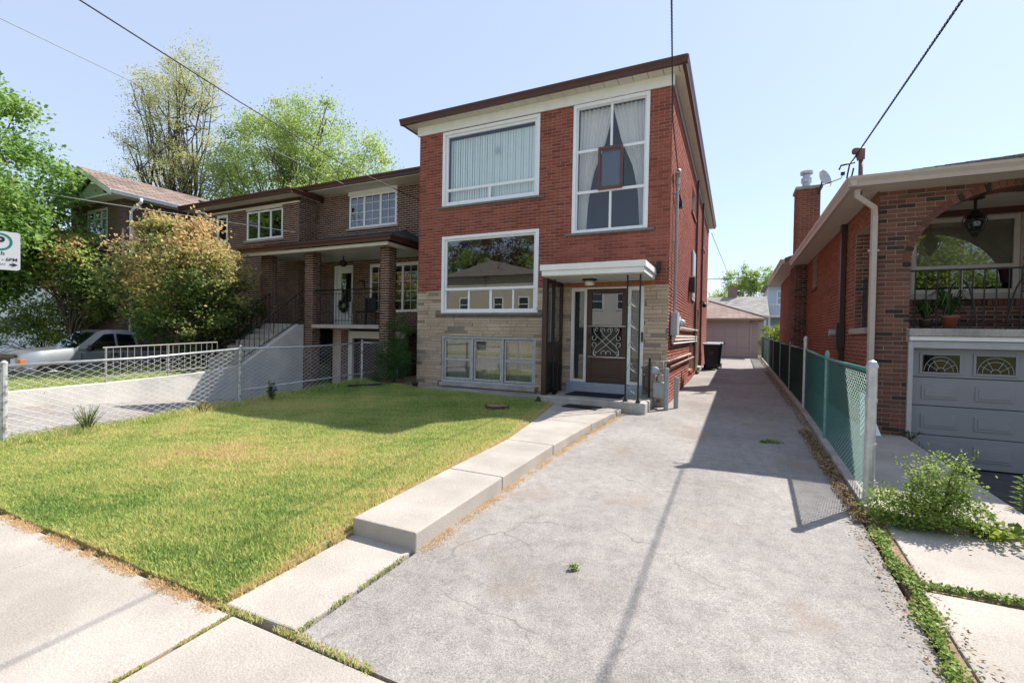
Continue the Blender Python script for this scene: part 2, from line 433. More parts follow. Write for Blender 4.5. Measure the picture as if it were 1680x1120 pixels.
def asphalt():
    m, nt, n, l, b = _nt('worn_asphalt'); b.inputs['Roughness'].default_value = 0.9; b.inputs['Specular IOR Level'].default_value = 0.25
    p = _pos(n); big = _noise(n, l, p, 0.55, 5, 0.6); r = _ramp(n, l, big.outputs[0], [(0.25,(0.195,0.18,0.169)),(0.5,(0.275,0.254,0.239)),(0.75,(0.335,0.309,0.29))])
    g = _noise(n, l, p, 125, 3, 0.75); gr = _ramp(n, l, g.outputs[0], [(0.28,(0.5,)*3),(0.5,(1.0,)*3),(0.72,(1.45,)*3)])
    out = _mix(n, l, 1.0, r.outputs[0], gr.outputs[0], 'MULTIPLY')
    v2 = n.new('ShaderNodeTexVoronoi'); v2.inputs['Scale'].default_value = 120; l.new(p, v2.inputs['Vector'])
    sp = _ramp(n, l, v2.outputs['Color'], [(0.0,(0.72,)*3),(0.6,(1.0,)*3),(1.0,(1.22,)*3)]); out = _mix(n, l, 0.7, out, sp.outputs[0], 'MULTIPLY')
    md = _noise(n, l, p, 9, 5, 0.7); mdr = _ramp(n, l, md.outputs[0], [(0.3,(0.8,0.79,0.78)),(0.5,(1.0,)*3),(0.7,(1.16,1.15,1.13))]); out = _mix(n, l, 1.0, out, mdr.outputs[0], 'MULTIPLY')
    # brown stains
    st = _noise(n, l, p, 0.9, 4, 0.6); sr = _ramp(n, l, st.outputs[0], [(0.56,(0,0,0)),(0.68,(1,1,1))]); out = _mix(n, l, sr.outputs[0], out, _mix(n, l, 0.6, out, (0.23,0.175,0.13)))
    # cracks: warped cell borders, only here and there
    wv = _noise(n, l, p, 2.2, 3); add = n.new('ShaderNodeVectorMath'); add.operation = 'MULTIPLY_ADD'; l.new(wv.outputs['Color'], add.inputs[0]); add.inputs[1].default_value = (0.5,0.5,0); l.new(p, add.inputs[2])
    vo = n.new('ShaderNodeTexVoronoi'); vo.feature = 'DISTANCE_TO_EDGE'; vo.inputs['Scale'].default_value = 1.05; l.new(add.outputs[0], vo.inputs['Vector'])
    cr = _ramp(n, l, vo.outputs[0], [(0.0,(0.8,)*3),(0.004,(0.4,)*3),(0.008,(0,0,0))])
    mk = _noise(n, l, p, 1.1, 2); mr = _ramp(n, l, mk.outputs[0], [(0.50,(0,0,0)),(0.60,(1,1,1))])
    both = _mix(n, l, 1.0, cr.outputs[0], mr.outputs[0], 'MULTIPLY')
    out = _mix(n, l, both, out, (0.13,0.115,0.10))
    l.new(out, b.inputs['Base Color']); _bump(n, l, b, g.outputs[0], 0.45, 0.006); return m
M_asph = asphalt()

g = MB(); g.quad((-400,-400,-1.05),(400,-400,-1.05),(400,600,-1.05),(-400,600,-1.05)); tag(g.build('ground', M_earth), kind='structure')
back_y = [(12.2,-60,-7.5),(30,-60,-7.5),(120,-60,-7.5)]
sheet('backyard_ground', [(24.6,-7.4,-1.3),(29.3,-7.4,-1.3),(70,-30,-1.3)], lambda x, y: gz(min(y, 30))-0.03, M_earth, 2)
sheet('rear_ground', [(29.45,-1.2,30),(120,-1.2,60)], lambda x, y: 0.2, M_earth, 2)
sheet('road', [(-9.0,-70,70),(-1.2,-70,70)], lambda x, y: -0.42, M_asph, 4)
sheet('boulevard', [(-1.15,-70,70),(-0.42,-70,70)], lambda x, y: -0.28, M_turf, 4)
k = MB(); k.box(-70, 70, -1.199, -1.151, -1.2, -0.27); tag(k.build('kerb', M_conc_o, bevel=0.01), kind='structure')

def drive_l(y): return float(I(y, [1.6,2.7,5.5,8.0,8.69,8.70,9.79,9.80,30], [-2.03,-2.03,-2.03,-1.86,-1.86,-1.445,-1.445,-1.225,-1.225]))
def drive_r(y): return float(I(y, [1.6,2.8,5.0,9.0,30], [0.93,0.95,1.0,1.14,1.22]))
ys = lin(1.69,8.69,18)+[8.702,9.2,9.79,9.802]+lin(10.5,29.45,12)
drive = sheet('driveway', [(y, drive_l(y), drive_r(y)) for y in ys], lambda x, y: gz(y)+0.012*math.sin(1.7*x+0.6*y)*math.sin(0.8*y)*(1 if y < 9 else 0.4), M_asph, 10)

# sidewalk of single slabs
sw = sheet('sidewalk', [(-0.40,-40,30),(1.66,-40,30)], lambda x, y: gz(y)-0.012, M_dirt, 2)
def slab(parent, name, pts, top, mat, thick=0.09, bevel=0.008):
    """pts: four corners x,y; top: z function"""
    mb = MB(); mb.add([(x,y,top(x,y)-thick) for x,y in pts]+[(x,y,top(x,y)) for x,y in pts], [(0,3,2,1),(4,5,6,7),(0,1,5,4),(1,2,6,5),(2,3,7,6),(3,0,4,7)])
    return mb.build(name, mat, parent, bevel=bevel)
xs = [-2.50-1.755*i for i in range(14, 0, -1)] + [-2.50+1.755*i for i in range(0, 9)]
for a, b in zip(xs, xs[1:]):
    j = 0.016 if abs(a+2.5) < 0.01 else 0.004
    slab(sw, 'slab', [(a+j,-0.38),(b-0.004-(0.016 if abs(b+2.5) < 0.01 else 0),-0.38),(b-0.004-(0.016 if abs(b+2.5) < 0.01 else 0),1.655),(a+j,1.655)], lambda x, y: gz(y)+0.004, M_conc)

# front walk: a low slab, a step, then three long slabs
wk = sheet('front_walk', [(1.70,-2.60,-2.05),(2.70,-2.60,-2.05),(8.68,-3.1,-2.05)], lambda x, y: gz(y)-0.05, M_dirt, 2)
slab(wk, 'slab', [(-2.63,1.70),(-2.06,1.72),(-2.06,2.72),(-2.63,2.72)], lambda x, y: gz(y)+0.006, M_conc, 0.1, 0.012)
wz = lambda x, y: float(I(y, [2.6,4.08,5.5,8.0,8.7], [-0.035,0.0,0.02,0.05,0.055]))
for a, b, xl0, xr0, xl1, xr1 in [(2.70,4.075,-2.63,-2.03,-2.65,-2.03),(4.085,5.495,-2.65,-2.03,-2.68,-2.03),(5.505,7.05,-2.68,-2.03,-2.90,-1.98),(7.06,8.68,-2.90,-1.98,-3.20,-1.86)]:
    slab(wk, 'slab', [(xl0,a),(xr0,a),(xr1,b),(xl1,b)], wz, M_conc, 0.24, 0.012)

# front lawn
def lawn_r(y): return float(I(y, [1.7,2.7,4.08,5.5,7.05,8.68,9.0], [-2.66,-2.66,-2.67,-2.70,-2.92,-3.22,-3.42]))
def lawn_z(x, y):
    zr = I(y, [1.7,2.0,2.7,4,5.5,8,9.1], [-0.185,-0.165,-0.125,-0.045,-0.015,0.025,0.04]); zl = I(y, [1.7,2.55,5.67,8.9], [-0.20,-0.15,-0.01,0.15])
    t = np.clip((x+2.6)/-5.8, 0, 1)**1.5
    t = t*np.clip(1-(y-8.0)*0.0, 0, 1)
    return zr*(1-t)+zl*t + 0.012*np.sin(2.1*x+1.3*y)*np.sin(1.7*y-0.8*x)
sheet('front_lawn', [(y,-8.62,lawn_r(y)) for y in lin(1.70,9.0,28)], lambda x, y: float(lawn_z(x,y)) if x > -8.6 else float(lawn_z(x,y))-0.03, M_turf, 24)
sheet('lawn_corner', [(9.003,-8.62,-7.48),(12.0,-8.62,-7.48)], lambda x, y: 0.12, M_dirt, 3)
ap = sheet('foundation_apron', [(9.003,-7.47,-3.56),(9.79,-7.47,-3.56)], lambda x, y: 0.055+0.01*math.sin(3*x), M_conc_o, 12)

# fence kerb and strip on the right, neighbour's walk, ramp and apron
def fence_x(y): return float(I(y, [5.2,10.6,29.5], [1.13,1.25,1.40]))
sheet('fence_kerb', [(y, fence_x(y)-0.07, fence_x(y)+0.06) for y in lin(5.0,29.4,20)], lambda x, y: gz(y)+0.075+0.01*math.sin(5*y), M_conc_o, 2)
sheet('dirt_strip', [(y, drive_r(y)+0.002, fence_x(y)-0.072) for y in lin(5.0,29.4,30)], lambda x, y: gz(y)+0.02+0.01*math.sin(9*y), M_dirt, 3)
nw = sheet('neighbour_walk', [(y, fence_x(y)+0.062, 2.30) for y in (5.02,6.9,8.74)], lambda x, y: gz(y)-0.02, M_conc_o, 3)
slab(nw, 'slab', [(1.20,5.04),(2.30,5.04),(2.30,6.90),(1.24,6.90)], lambda x, y: gz(y)+0.03, M_conc, 0.2, 0.015)
slab(nw, 'slab', [(1.24,6.91),(2.30,6.91),(2.30,8.74),(1.28,8.74)], lambda x, y: gz(y)+0.03, M_conc, 0.2, 0.015)
sheet('neighbour_side_walk', [(8.745,1.30,1.92),(16,1.36,1.92),(29.4,1.47,1.92)], lambda x, y: gz(y)-0.01, M_conc_o, 3)
sheet('garage_ramp', [(4.9,2.31,6.6),(6.2,2.31,6.6),(8.74,2.31,6.6)], lambda x, y: float(I(y,[4.9,6.2,8.8],[-0.15,-0.33,-0.40])), C('dark_asphalt',(0.075,0.075,0.078),(0.05,0.05,0.053),3,0.9,bump=0.3,bscale=90,fine=(90,0.25)), 3)
na = sheet('neighbour_apron', [(1.69,0.98,7),(3.4,1.0,7),(4.88,1.04,7)], lambda x, y: gz(y)-0.012, M_dirt, 3)
for q in [[(1.02,1.70),(3.4,1.70),(3.4,3.74),(1.09,3.70)],[(1.12,3.77),(3.4,3.80),(3.4,4.88),(1.17,4.88)],[(3.42,1.70),(7,1.70),(7,3.76),(3.42,3.74)],[(3.42,3.80),(7,3.80),(7,4.88),(3.42,4.88)]]:
    slab(na, 'slab', q, lambda x, y: gz(y)+0.006, M_conc, 0.09, 0.01)

# left side: neighbour's sunken drive, yards
sheet('sunken_drive', [(y_,-11.79,-8.63) for y_ in (1.69,2.6,3.4,4.8,6.25,7.5,8.8,10.6,12.6)], lambda x, y: float(I(y,[1.69,3.4,6.25,8.8,12.5],[-0.17,-0.07,-0.27,-0.5,-0.70])), M_asph, 3)
sheet('neighbour_yard', [(y,-16.2,-11.96) for y in (1.69,3.5,5.5,8.0,10.0,11.2)], lambda x, y: float(I(y,[1.69,3.5,6.5,10],[-0.15,0.12,0.22,0.35])), C('yard_grass_soil',(0.13,0.17,0.04),(0.20,0.20,0.07),1.5,0.95,bump=0.5,bscale=60,fine=(70,0.3)), 4)
sheet('left_driveway', [(1.69,-20.6,-16.21),(12,-20.6,-16.21)], lambda x, y: -0.42, M_asph, 2)
sheet('left_yard', [(1.69,-60,-20.61),(60,-60,-20.61)], lambda x, y: -0.2, C('left_grass_soil',(0.12,0.16,0.04),(0.18,0.17,0.07),1.0,0.95,fine=(40,0.3)), 3)
sheet('far_backyard', [(20,-60,-8.7),(110,-90,-8.7)], lambda x, y: 0.3, M_earth, 2)
# across the street
sheet('opposite_sidewalk', [(-11.6,-70,70),(-9.05,-70,70)], lambda x, y: -0.28, M_conc, 2)
sheet('opposite_lawn', [(-60,-70,70),(-11.65,-70,70)], lambda x, y: -0.2, M_turf, 2)
# ------------------------------------------------------------------ the main house
house = thing('brick_house', (-4.31, 9.8, 0), 'three storey red brick house with beige stone base and white entrance canopy', 'house')
FY = 9.8; HL, HR, HB = -7.42, -1.22, 24.0
ff = Face((0, FY, 0), (1, 0, 0), (0, -1, 0))
W1 = (-6.68,-4.11,4.57,6.40); W2 = (-3.26,-1.69,3.64,6.41); W3 = (-6.66,-4.09,1.91,3.80); W4 = (-6.66,-4.09,0.19,1.34); DR = (-3.26,-1.69,0.18,2.45)
holes = [W1, W2, W3, W4, DR]
backing(ff, HL, HR, 2.47, 6.46, holes, d=-0.009).build('wall', M_mort, house)
backing(ff, HL, HR, -0.3, 2.47, [q for q in holes if q[2] < 2.47] and [(W3[0],W3[1],W3[2],2.47), W4, (DR[0],DR[1],DR[2],2.45)], d=-0.009).build('wall', M_mort_s, house)
SOL = (-3.44, -1.52, 2.47, 2.60)
lay(ff, courses(HL, HR, 2.475, 6.45, holes+[SOL]), house, 'brick', M_red_o, M_red_j, 270)
sold = piece_mat('orange_soldier_brick', [(0,(0.30,0.10,0.04)),(1,(0.36,0.135,0.055))], 'object')
u = -3.44
while u < -1.54:
    piece_object('brick', 0.062, 0.126, 0.014, sold, house, ff.p(u+0.033, 2.535, 0.004), ff.U, ff.N); u += 0.0685
st = stones(HL, HR, -0.06, 2.468, [(W3[0],W3[1],W3[2],2.6), W4, DR, (-6.86,-3.90,1.80,1.93), (-6.75,-4.0,0.10,0.20)])
lay(ff, st, house, 'stone', M_stone_o, M_stone_j, 300, t=0.012)
# other walls
fs = Face((HR, 0, 0), (0, 1, 0), (1, 0, 0))
SD = (17.6,18.55,0.38,2.45); SW1 = (14.9,16.0,0.42,1.28); SW2 = (14.6,15.9,5.15,5.9); SW3 = (19.6,20.9,5.0,6.0)
backing(fs, FY, HB, -0.3, 6.46, [SD, SW1, SW2, SW3], d=-0.007).build('wall', C('sunlit_mortar',(0.60,0.50,0.43),(0.5,0.42,0.36),5,0.95), house)  # sunlit wall: brightness of its joints put into a paler mortar colour
lay(fs, courses(FY+0.014, HB, -0.26, 6.45, [SD, SW1, SW2, SW3], H=0.055, J=0.015), house, 'brick', M_red_o, M_red_j, 0)
ow = MB(); ow.box(HL+0.001, HL+0.2, FY+0.3, HB, -0.3, 6.5); ow.box(HL+0.2, HR-0.3, HB-0.2, HB, -0.3, 6.5); ow.build('wall', C('plain_brick', (0.20,0.07,0.05), (0.15,0.05,0.035), 3, 0.9), house)
lw = Face((HL, 0, 0), (0, 1, 0), (-1, 0, 0)); lay(lw, courses(FY+0.005, FY+3.0, -0.2, 6.45, []), house, 'brick', M_red_o, M_red_j, 0, bulk_name='brickwork')
# frieze, soffit, gutter, roof
fz = MB(); ff.slab(fz, HL-0.06, HR+0.03, 6.44, 6.665, -0.03, 0.03); fz.build('frieze', M_white, house, bevel=0.006)
roof = MB(); e = 0.02
rx0, rx1, ry0, ry1 = HL-0.27, HR+0.20, FY-0.28, HB+0.35
roof.add([(rx0,ry0,6.76),(rx1,ry0,6.76),(rx1,ry1,6.76),(rx0,ry1,6.76),((rx0+rx1)/2,ry0+3.0,7.15),((rx0+rx1)/2,ry1-3.0,7.15)], [(0,1,4),(1,2,5,4),(2,3,5),(3,0,4,5),(0,3,2,1)])
roof = roof.build('roof', C('grey_shingle', (0.14,0.13,0.12), (0.09,0.085,0.08), 8, 0.95), house)
def gutter_bar(a, b, out, parent, mat, h=0.135, w=0.12, name='gutter'):
    """K-profile gutter from a to b (top back edge), out = outward unit vector"""
    a, b, o = Vector(a), Vector(b), Vector(out); Z = Vector((0,0,1)); prof = [(0,0),(0,-h),(w*0.55,-h),(w*0.66,-h*0.6),(w*0.95,-h*0.25),(w,-0.0),(w*0.9,0.0),(w*0.86,-0.02),(0.01,-0.02)]
    mb = MB(); n = len(prof); vs = [a+o*p+Z*q for p, q in prof]+[b+o*p+Z*q for p, q in prof]
    mb.add(vs, [(i,(i+1) % n,n+(i+1) % n,n+i) for i in range(n)]+[tuple(range(n-1,-1,-1)),tuple(range(n,2*n))]); return mb.build(name, mat, parent)
gutter_bar((rx0-0.1,ry0,6.79),(rx1+0.10,ry0,6.79),(0,-1,0),roof,M_brownm)
gutter_bar((rx1,ry0-0.10,6.788),(rx1,ry1+0.05,6.788),(1,0,0),roof,M_brownm)
gutter_bar((rx0,ry0,6.788),(rx0,ry1,6.788),(-1,0,0),roof,M_brownm)
u = rx0
while u < HR+0.15:                         # front soffit in single ribbed panels
    w = min(0.30, rx1-u); p = MB(); p.box(u+0.006, u+w-0.006, ry0, FY-0.031, 6.655, 6.668); p.box(u+w/2-0.012, u+w/2+0.012, ry0+0.01, FY-0.04, 6.648, 6.655); p.build('soffit_panel', M_cream, roof); u += w
sf = MB(); sf.box(HR+0.012, rx1, ry0+0.25, ry1, 6.655, 6.668); sf.box(rx0, HL-0.07, FY, ry1, 6.655, 6.668); sf.build('soffit', M_cream, roof)
fb = MB(); fb.box(HR+0.001, HR+0.022, FY+0.05, HB, 6.40, 6.655); fb.build('frieze', C('shaded_side_frieze',(0.24,0.19,0.17),(0.19,0.15,0.135),6,0.6), house)  # side frieze board, the eave's purple-brown shadow put into its colour
v1 = MB(); v1.tube([(-1.45,11.4,6.7),(-1.45,11.4,7.30)],0.045,10); v1.lathe(-1.45,11.4,[(0.05,7.28),(0.085,7.31),(0.085,7.38),(0.03,7.42)],12); v1.build('vent_pipe', M_greym, roof, smooth=True)
v2 = MB(); v2.box(-1.75,-1.35,13.1,13.5,6.7,7.55); v2.box(-1.80,-1.30,13.05,13.55,7.55,7.62); v2.build('chimney', M_brownm, roof)
# windows
wv = M_vinyl
win1 = add_window(house, ff, *W1, [('h',4.97,W1[0]+.06,W1[1]-.06,0.07),('v',-5.38,W1[2]+.06,4.94,0.06)], wv, M_glass, fw=0.11, label='wide upper window with pale vertical blinds')
win2 = add_window(house, ff, *W2, [('h',5.415,-3.2,-1.75,0.06),('h',4.525,-3.2,-1.75,0.06),('v',-2.455,5.44,6.36,0.05),('v',-2.455,3.7,4.5,0.05),('v',-2.70,4.55,5.39,0.03),('v',-2.22,4.55,5.39,0.03)], wv, M_glass, fw=0.075, label='tall window of six lights with sheer curtains and brown vent')
win3 = add_window(house, ff, *W3, [('h',2.495,-6.6,-4.15,0.075),('v',-5.91,1.98,2.46,0.05),('v',-5.30,1.98,2.46,0.07),('v',-4.70,1.98,2.46,0.05)], wv, glass('picture_glass',(0.55,0.6,0.62),2.3), fw=0.10, label='picture window reflecting trees', room_depth=2.5)
for mesh_ in (win1, win2, win3):
    fr = MB(); q = {win1:W1, win2:W2, win3:W3}[mesh_]
    ff.slab(fr, q[0]-0.03, q[0]+0.045, q[2], q[3]+0.02, -0.029, 0.012); ff.slab(fr, q[1]-0.045, q[1]+0.03, q[2], q[3]+0.02, -0.029, 0.012)
    ff.slab(fr, q[0]+0.045, q[1]-0.045, q[3]-0.055, q[3]+0.02, -0.029, 0.012); ff.slab(fr, q[0]+0.045, q[1]-0.045, q[2], q[2]+0.04, -0.029, 0.006)
    fr.build('trim', wv, mesh_, bevel=0.004)
for q, w_ in ((W1,win1),(W2,win2),(W3,win3)):
    s = MB(); ff.slab(s, q[0]-0.17, q[1]+0.17, q[2]-0.055, q[2]-0.004, -0.1, 0.05); s.build('sill', M_slate_sill, w_, bevel=0.006)
M_blind = plain('sky_tinted_vinyl', (0.80,0.90,0.90), 0.5, var=0.03)  # white vinyl with the sky's reflection put in as a pale cyan tint
n = 34
for i in range(n):                         # vertical blind slats
    uc = W1[0]+0.14+(W1[1]-W1[0]-0.28)*i/(n-1); a = 0.34+0.08*math.sin(i*2.3); c, s_ = 0.042*math.cos(a), 0.042*math.sin(a)
    m = MB(); A, B = ff.p(uc-c, 4.66, -0.17-s_), ff.p(uc+c, 4.66, -0.17+s_); A2, B2 = ff.p(uc-c, 6.25, -0.17-s_), ff.p(uc+c, 6.25, -0.17+s_)
    T = Vector((-s_, 0, 0))*0.05
    m.add([A,B,B2,A2,A+T,B+T,B2+T,A2+T], [(0,1,2,3),(7,6,5,4),(0,4,5,1),(2,6,7,3)]); m.build('slat', M_blind, win1)
star = MB(); cx, cz = -5.23, 5.82
for k_ in range(6):
    a = k_*math.pi/3+0.2; b = a+0.5
    star.tube([ff.p(cx,cz,-0.10), ff.p(cx+0.10*math.cos(a),cz+0.12*math.sin(a),-0.10), ff.p(cx+0.06*math.cos(b),cz+0.07*math.sin(b),-0.10), ff.p(cx,cz,-0.10)], 0.006, 5)
star.build('window_ornament', plain('ornament_glass',(0.42,0.55,0.55),0.3), win1)
M_sheer = leaf_mat('sheer_curtain', [(0,(0.86,0.84,0.82)),(1,(0.86,0.84,0.82))], 0.25, 0.9)
curtain(ff, win2, M_sheer, lambda v: -3.20, lambda v: float(I(v,[3.7,4.4,5.0,5.6,6.35],[-3.02,-2.98,-2.86,-2.62,-2.44])), 3.70, 6.36, -0.20)
curtain(ff, win2, M_sheer, lambda v: float(I(v,[3.7,4.4,5.0,5.6,6.35],[-1.86,-1.90,-2.02,-2.28,-2.47])), lambda v: -1.74, 3.70, 6.36, -0.20)
cas = MB(); 
for a, b, c_, d_ in ((-2.72,-2.67,4.53,5.43),(-2.25,-2.20,4.53,5.43),(-2.67,-2.25,4.53,4.59),(-2.67,-2.25,5.37,5.43)): ff.slab(cas, a, b, c_, d_, -0.03, 0.03)
cas = cas.build('vent_sash', plain('brown_sash',(0.14,0.055,0.045),0.45), win2, bevel=0.004)
cg = MB(); ff.quad(cg, -2.665, -2.255, 4.595, 5.365, 0.012); pv = cg.build('vent_pane', M_glass, win2)
# basement windows in one aluminium frame
ul = plain('basement_frame', (0.46,0.47,0.47), 0.5, var=0.25, scale=14)
w4 = MB()
for a, b in ((W4[0],W4[0]+0.05),(-5.80,-5.75),(-4.965,-4.915),(W4[1]-0.05,W4[1])): ff.slab(w4, a, b, W4[2], W4[3], -0.09, -0.012)
ff.slab(w4, W4[0]+0.05, W4[1]-0.05, W4[3]-0.06, W4[3], -0.092, -0.014); ff.slab(w4, W4[0]+0.05, W4[1]-0.05, W4[2], W4[2]+0.06, -0.092, -0.014)
w4 = w4.build('window', ul, house, bevel=0.004); w4['label'] = 'row of three aluminium framed basement windows'
for (a, b, rail) in ((-6.60,-5.81,0.76),(-5.74,-4.975,None),(-4.905,-4.15,0.77)):
    s = MB(); z0, z1 = 0.26, 1.27
    for q in ((a,a+0.045,z0,z1),(b-0.045,b,z0,z1),(a+0.045,b-0.045,z0,z0+0.05),(a+0.045,b-0.045,z1-0.05,z1)): ff.slab(s, *q, -0.085, -0.045)
    if rail: ff.slab(s, a+0.045, b-0.045, rail-0.025, rail+0.025, -0.084, -0.04)
    s.build('sash', ul, w4, bevel=0.003)
    for (za, zb) in ([(z0+0.05,rail-0.025),(rail+0.025,z1-0.05)] if rail else [(z0+0.05,z1-0.05)]):
        p = MB(); ff.quad(p, a+0.04, b-0.04, za, zb, -0.066); p.build('pane', glass('basement_glass',(0.7,0.74,0.74),2.3), w4)
curtain(ff, w4, leaf_mat('basement_curtain', [(0,(0.44,0.41,0.36)),(1,(0.44,0.41,0.36))], 0.2, 0.9), lambda v: -6.58, lambda v: -4.17, 0.24, 1.28, -0.17, amp=0.018, nu=110)
rm = MB(); rm.box(-6.6,-4.15,FY+0.45,FY+0.5,0.2,1.3); rm.build('interior_backing', M_room, w4)
s = MB(); ff.slab(s, W4[0]-0.02, W4[1]+0.02, 0.10, 0.187, -0.1, 0.06); s.build('sill', M_conc_o, w4, bevel=0.01)
# entrance
dfm = plain('door_frame_white',(0.70,0.71,0.70),0.45,var=0.1)
dr = MB()
for q in ((-3.26,-3.19,0.40,2.45),(-2.965,-2.905,0.40,2.45),(-2.03,-1.955,0.40,2.45),(-1.76,-1.69,0.40,2.45),(-3.19,-2.965,2.37,2.45),(-2.905,-2.03,2.415,2.45),(-1.955,-1.76,2.37,2.45),(-3.19,-2.965,0.40,0.46),(-1.955,-1.76,0.40,0.46)): ff.slab(dr, *q, -0.09, 0.0)
dr = dr.build('door_frame', dfm, house, bevel=0.005)
for a, b in ((-3.19,-2.965),(-1.955,-1.76)):
    p = MB(); ff.quad(p, a, b, 0.46, 2.37, -0.05); p.build('sidelight', glass('sidelight_glass',(0.5,0.52,0.52),1.7,0.02), dr)
    p = MB(); ff.quad(p, a, b, 0.46, 2.37, -0.11); p.build('sidelight_curtain', plain('grey_blind',(0.16,0.17,0.17),0.8), dr)
th = MB(); ff.slab(th, -3.34, -1.62, 0.16, 0.398, -0.12, 0.035); th.build('threshold', plain('blue_grey_paint',(0.30,0.36,0.43),0.5,var=0.15), dr, bevel=0.006)
dm = plain('brown_door',(0.048,0.019,0.015),0.38,var=0.15)
sdoor = MB()
for q in ((-2.90,-2.79,0.41,2.41),(-2.14,-2.035,0.41,2.41),(-2.79,-2.14,2.31,2.41),(-2.79,-2.14,0.41,0.53),(-2.79,-2.14,0.90,0.985),(-2.79,-2.14,1.58,1.64)): ff.slab(sdoor, *q, -0.04, 0.0)
ff.slab(sdoor, -2.79, -2.14, 0.53, 0.90, -0.035, -0.018); ff.slab(sdoor, -2.73, -2.20, 0.58, 0.85, -0.018, -0.010)
sdoor = sdoor.build('storm_door', dm, house, bevel=0.004)
for za, zb in ((1.64,2.31),(0.985,1.58)):
    p = MB(); ff.quad(p, -2.79, -2.14, za, zb, -0.024); p.build('pane', glass('door_glass',(0.35,0.36,0.36),2.0) if za > 1.6 else glass('door_glass_low',(0.35,0.36,0.36),1.35), sdoor)
p = MB(); ff.slab(p, -2.88, -2.05, 0.42, 2.40, -0.16, -0.13); p.build('inner_door', plain('inner_door',(0.012,0.011,0.012),0.6), dr)
gr = MB(); R_ = 0.007; gd = 0.012
gcol = plain('silver_scroll',(0.62,0.60,0.56),0.35,0.3)
G = lambda pts: gr.tube([ff.p(a, b, gd) for a, b in pts], R_, 6)
for z_ in (1.615, 0.955): ff.slab(gr, -2.87, -2.06, z_-0.012, z_+0.012, 0.002, 0.014)
def arc(cx, cz, r, a0, a1, n=12): return [(cx+r*math.cos(rad(a0+(a1-a0)*i/n)), cz+r*math.sin(rad(a0+(a1-a0)*i/n))) for i in range(n+1)]
cx = -2.465; cz = 1.285
for sgn in (-1, 1):
    S = lambda pts: G([(cx+sgn*(a-cx), b) for a, b in pts])
    S([(cx-0.27,1.57),(cx-0.265,1.50),(cx-0.22,1.42),(cx-0.09,1.30),(cx,1.215),(cx+0.10,1.13),(cx+0.20,1.06),(cx+0.25,1.0),(cx+0.22,0.98)])
    S([(cx-0.12,1.58),(cx-0.13,1.53),(cx-0.09,1.46),(cx,1.37),(cx+0.09,1.29),(cx+0.20,1.20),(cx+0.27,1.10),(cx+0.27,1.02),(cx+0.22,0.985)])
    S(arc(cx-0.21,1.545,0.03,0,300)); S(arc(cx-0.065,1.53,0.035,-60,240)); S(arc(cx-0.26,1.36,0.045,100,400)); S(arc(cx-0.26,1.22,0.045,-40,270)); S(arc(cx-0.055,1.04,0.05,-30,210)); S(arc(cx-0.24,1.03,0.04,20,300))
gr.build('door_grille', gcol, sdoor, smooth=True)
hd = MB(); hd.lathe(0,0,[(0.006,0),(0.012,0.01),(0.012,0.09),(0.006,0.1)],8); hd.v = [(-2.845+x,FY-0.045+y,1.36+z) for x,y,z in hd.v]; hd.build('door_handle', M_iron, sdoor)
mb_ = MB(); ff.slab(mb_, -1.735, -1.70, 1.30, 1.50, 0.002, 0.035); mb_.build('doorbell', M_iron, house, bevel=0.006)
# porch slab, canopy, light
pc = MB(); pc.box(-3.56,-1.445,8.705,FY-0.02,-0.15,0.185); pc = pc.build('porch_slab', M_conc_o, house, bevel=0.025)
cn = MB(); cn.box(-3.49,-1.455,8.49,FY-0.005,2.665,2.78); cn.box(-3.46,-1.485,8.52,FY-0.006,2.565,2.664); cn = cn.build('canopy', M_white, house, bevel=0.008)
k_ = MB()
for i in range(11): k_.box(-3.44+i*0.177, -3.44+i*0.177+0.168, 8.55, FY-0.02, 2.556, 2.564)
k_.build('canopy_soffit', plain('canopy_soffit',(0.62,0.61,0.58),0.6), cn)
fb = MB(); fb.box(-1.452,-1.38,FY-0.10,FY-0.012,2.70,2.93); fb.build('flashing', M_iron, cn)
lt = MB(); lt.lathe(-2.68,9.2,[(0.15,2.555),(0.155,2.535),(0.10,2.515)],20); lt = lt.build('porch_light', M_darkbr, house, smooth=True)
lg = MB(); lg.lathe(-2.68,9.2,[(0.095,2.514),(0.10,2.46),(0.085,2.425)],20); lg.build('light_globe', plain('opal_glass',(0.7,0.66,0.55),0.3), lt, smooth=True)
# left wind screen: brown posts, panes, and a scrolled iron panel
ws = MB(); xw = -3.46
ws.box(xw-0.07,xw+0.03,8.76,8.87,0.186,2.555); ws.box(xw-0.05,xw+0.02,9.70,FY-0.016,0.186,2.555); ws.box(xw-0.04,xw+0.02,8.87,9.70,2.47,2.552); ws.box(xw-0.03,xw+0.015,9.18,9.25,1.25,2.47); ws.box(xw-0.03,xw+0.015,8.87,9.70,1.18,1.26); ws.box(xw-0.03,xw+0.015,8.87,9.70,0.20,0.27)
ws = ws.build('wind_screen', M_darkbr, house, bevel=0.006)
for a, b in ((8.87,9.18),(9.25,9.70)):
    p = MB(); p.quad((xw-0.005,a,1.26),(xw-0.005,b,1.26),(xw-0.005,b,2.47),(xw-0.005,a,2.47)); p.build('pane', M_glass_d, ws)
p = MB(); p.box(xw-0.015,xw,8.87,9.70,0.27,1.18); p.build('panel', M_darkbr, ws)
p = MB(); yv = 8.93
p.box(xw+0.03,xw+0.055,8.88,9.70,0.80,0.83); p.box(xw+0.03,xw+0.055,8.88,9.70,0.22,0.245)
while yv < 9.68: p.box(xw+0.034,xw+0.048,yv,yv+0.014,0.245,0.80); yv += 0.085
p.tube([(xw+0.10,9.02,0.186),(xw+0.10,9.02,2.556)],0.014,8); p.tube([(xw+0.10,9.28,0.186),(xw+0.10,9.28,1.3)],0.01,8)
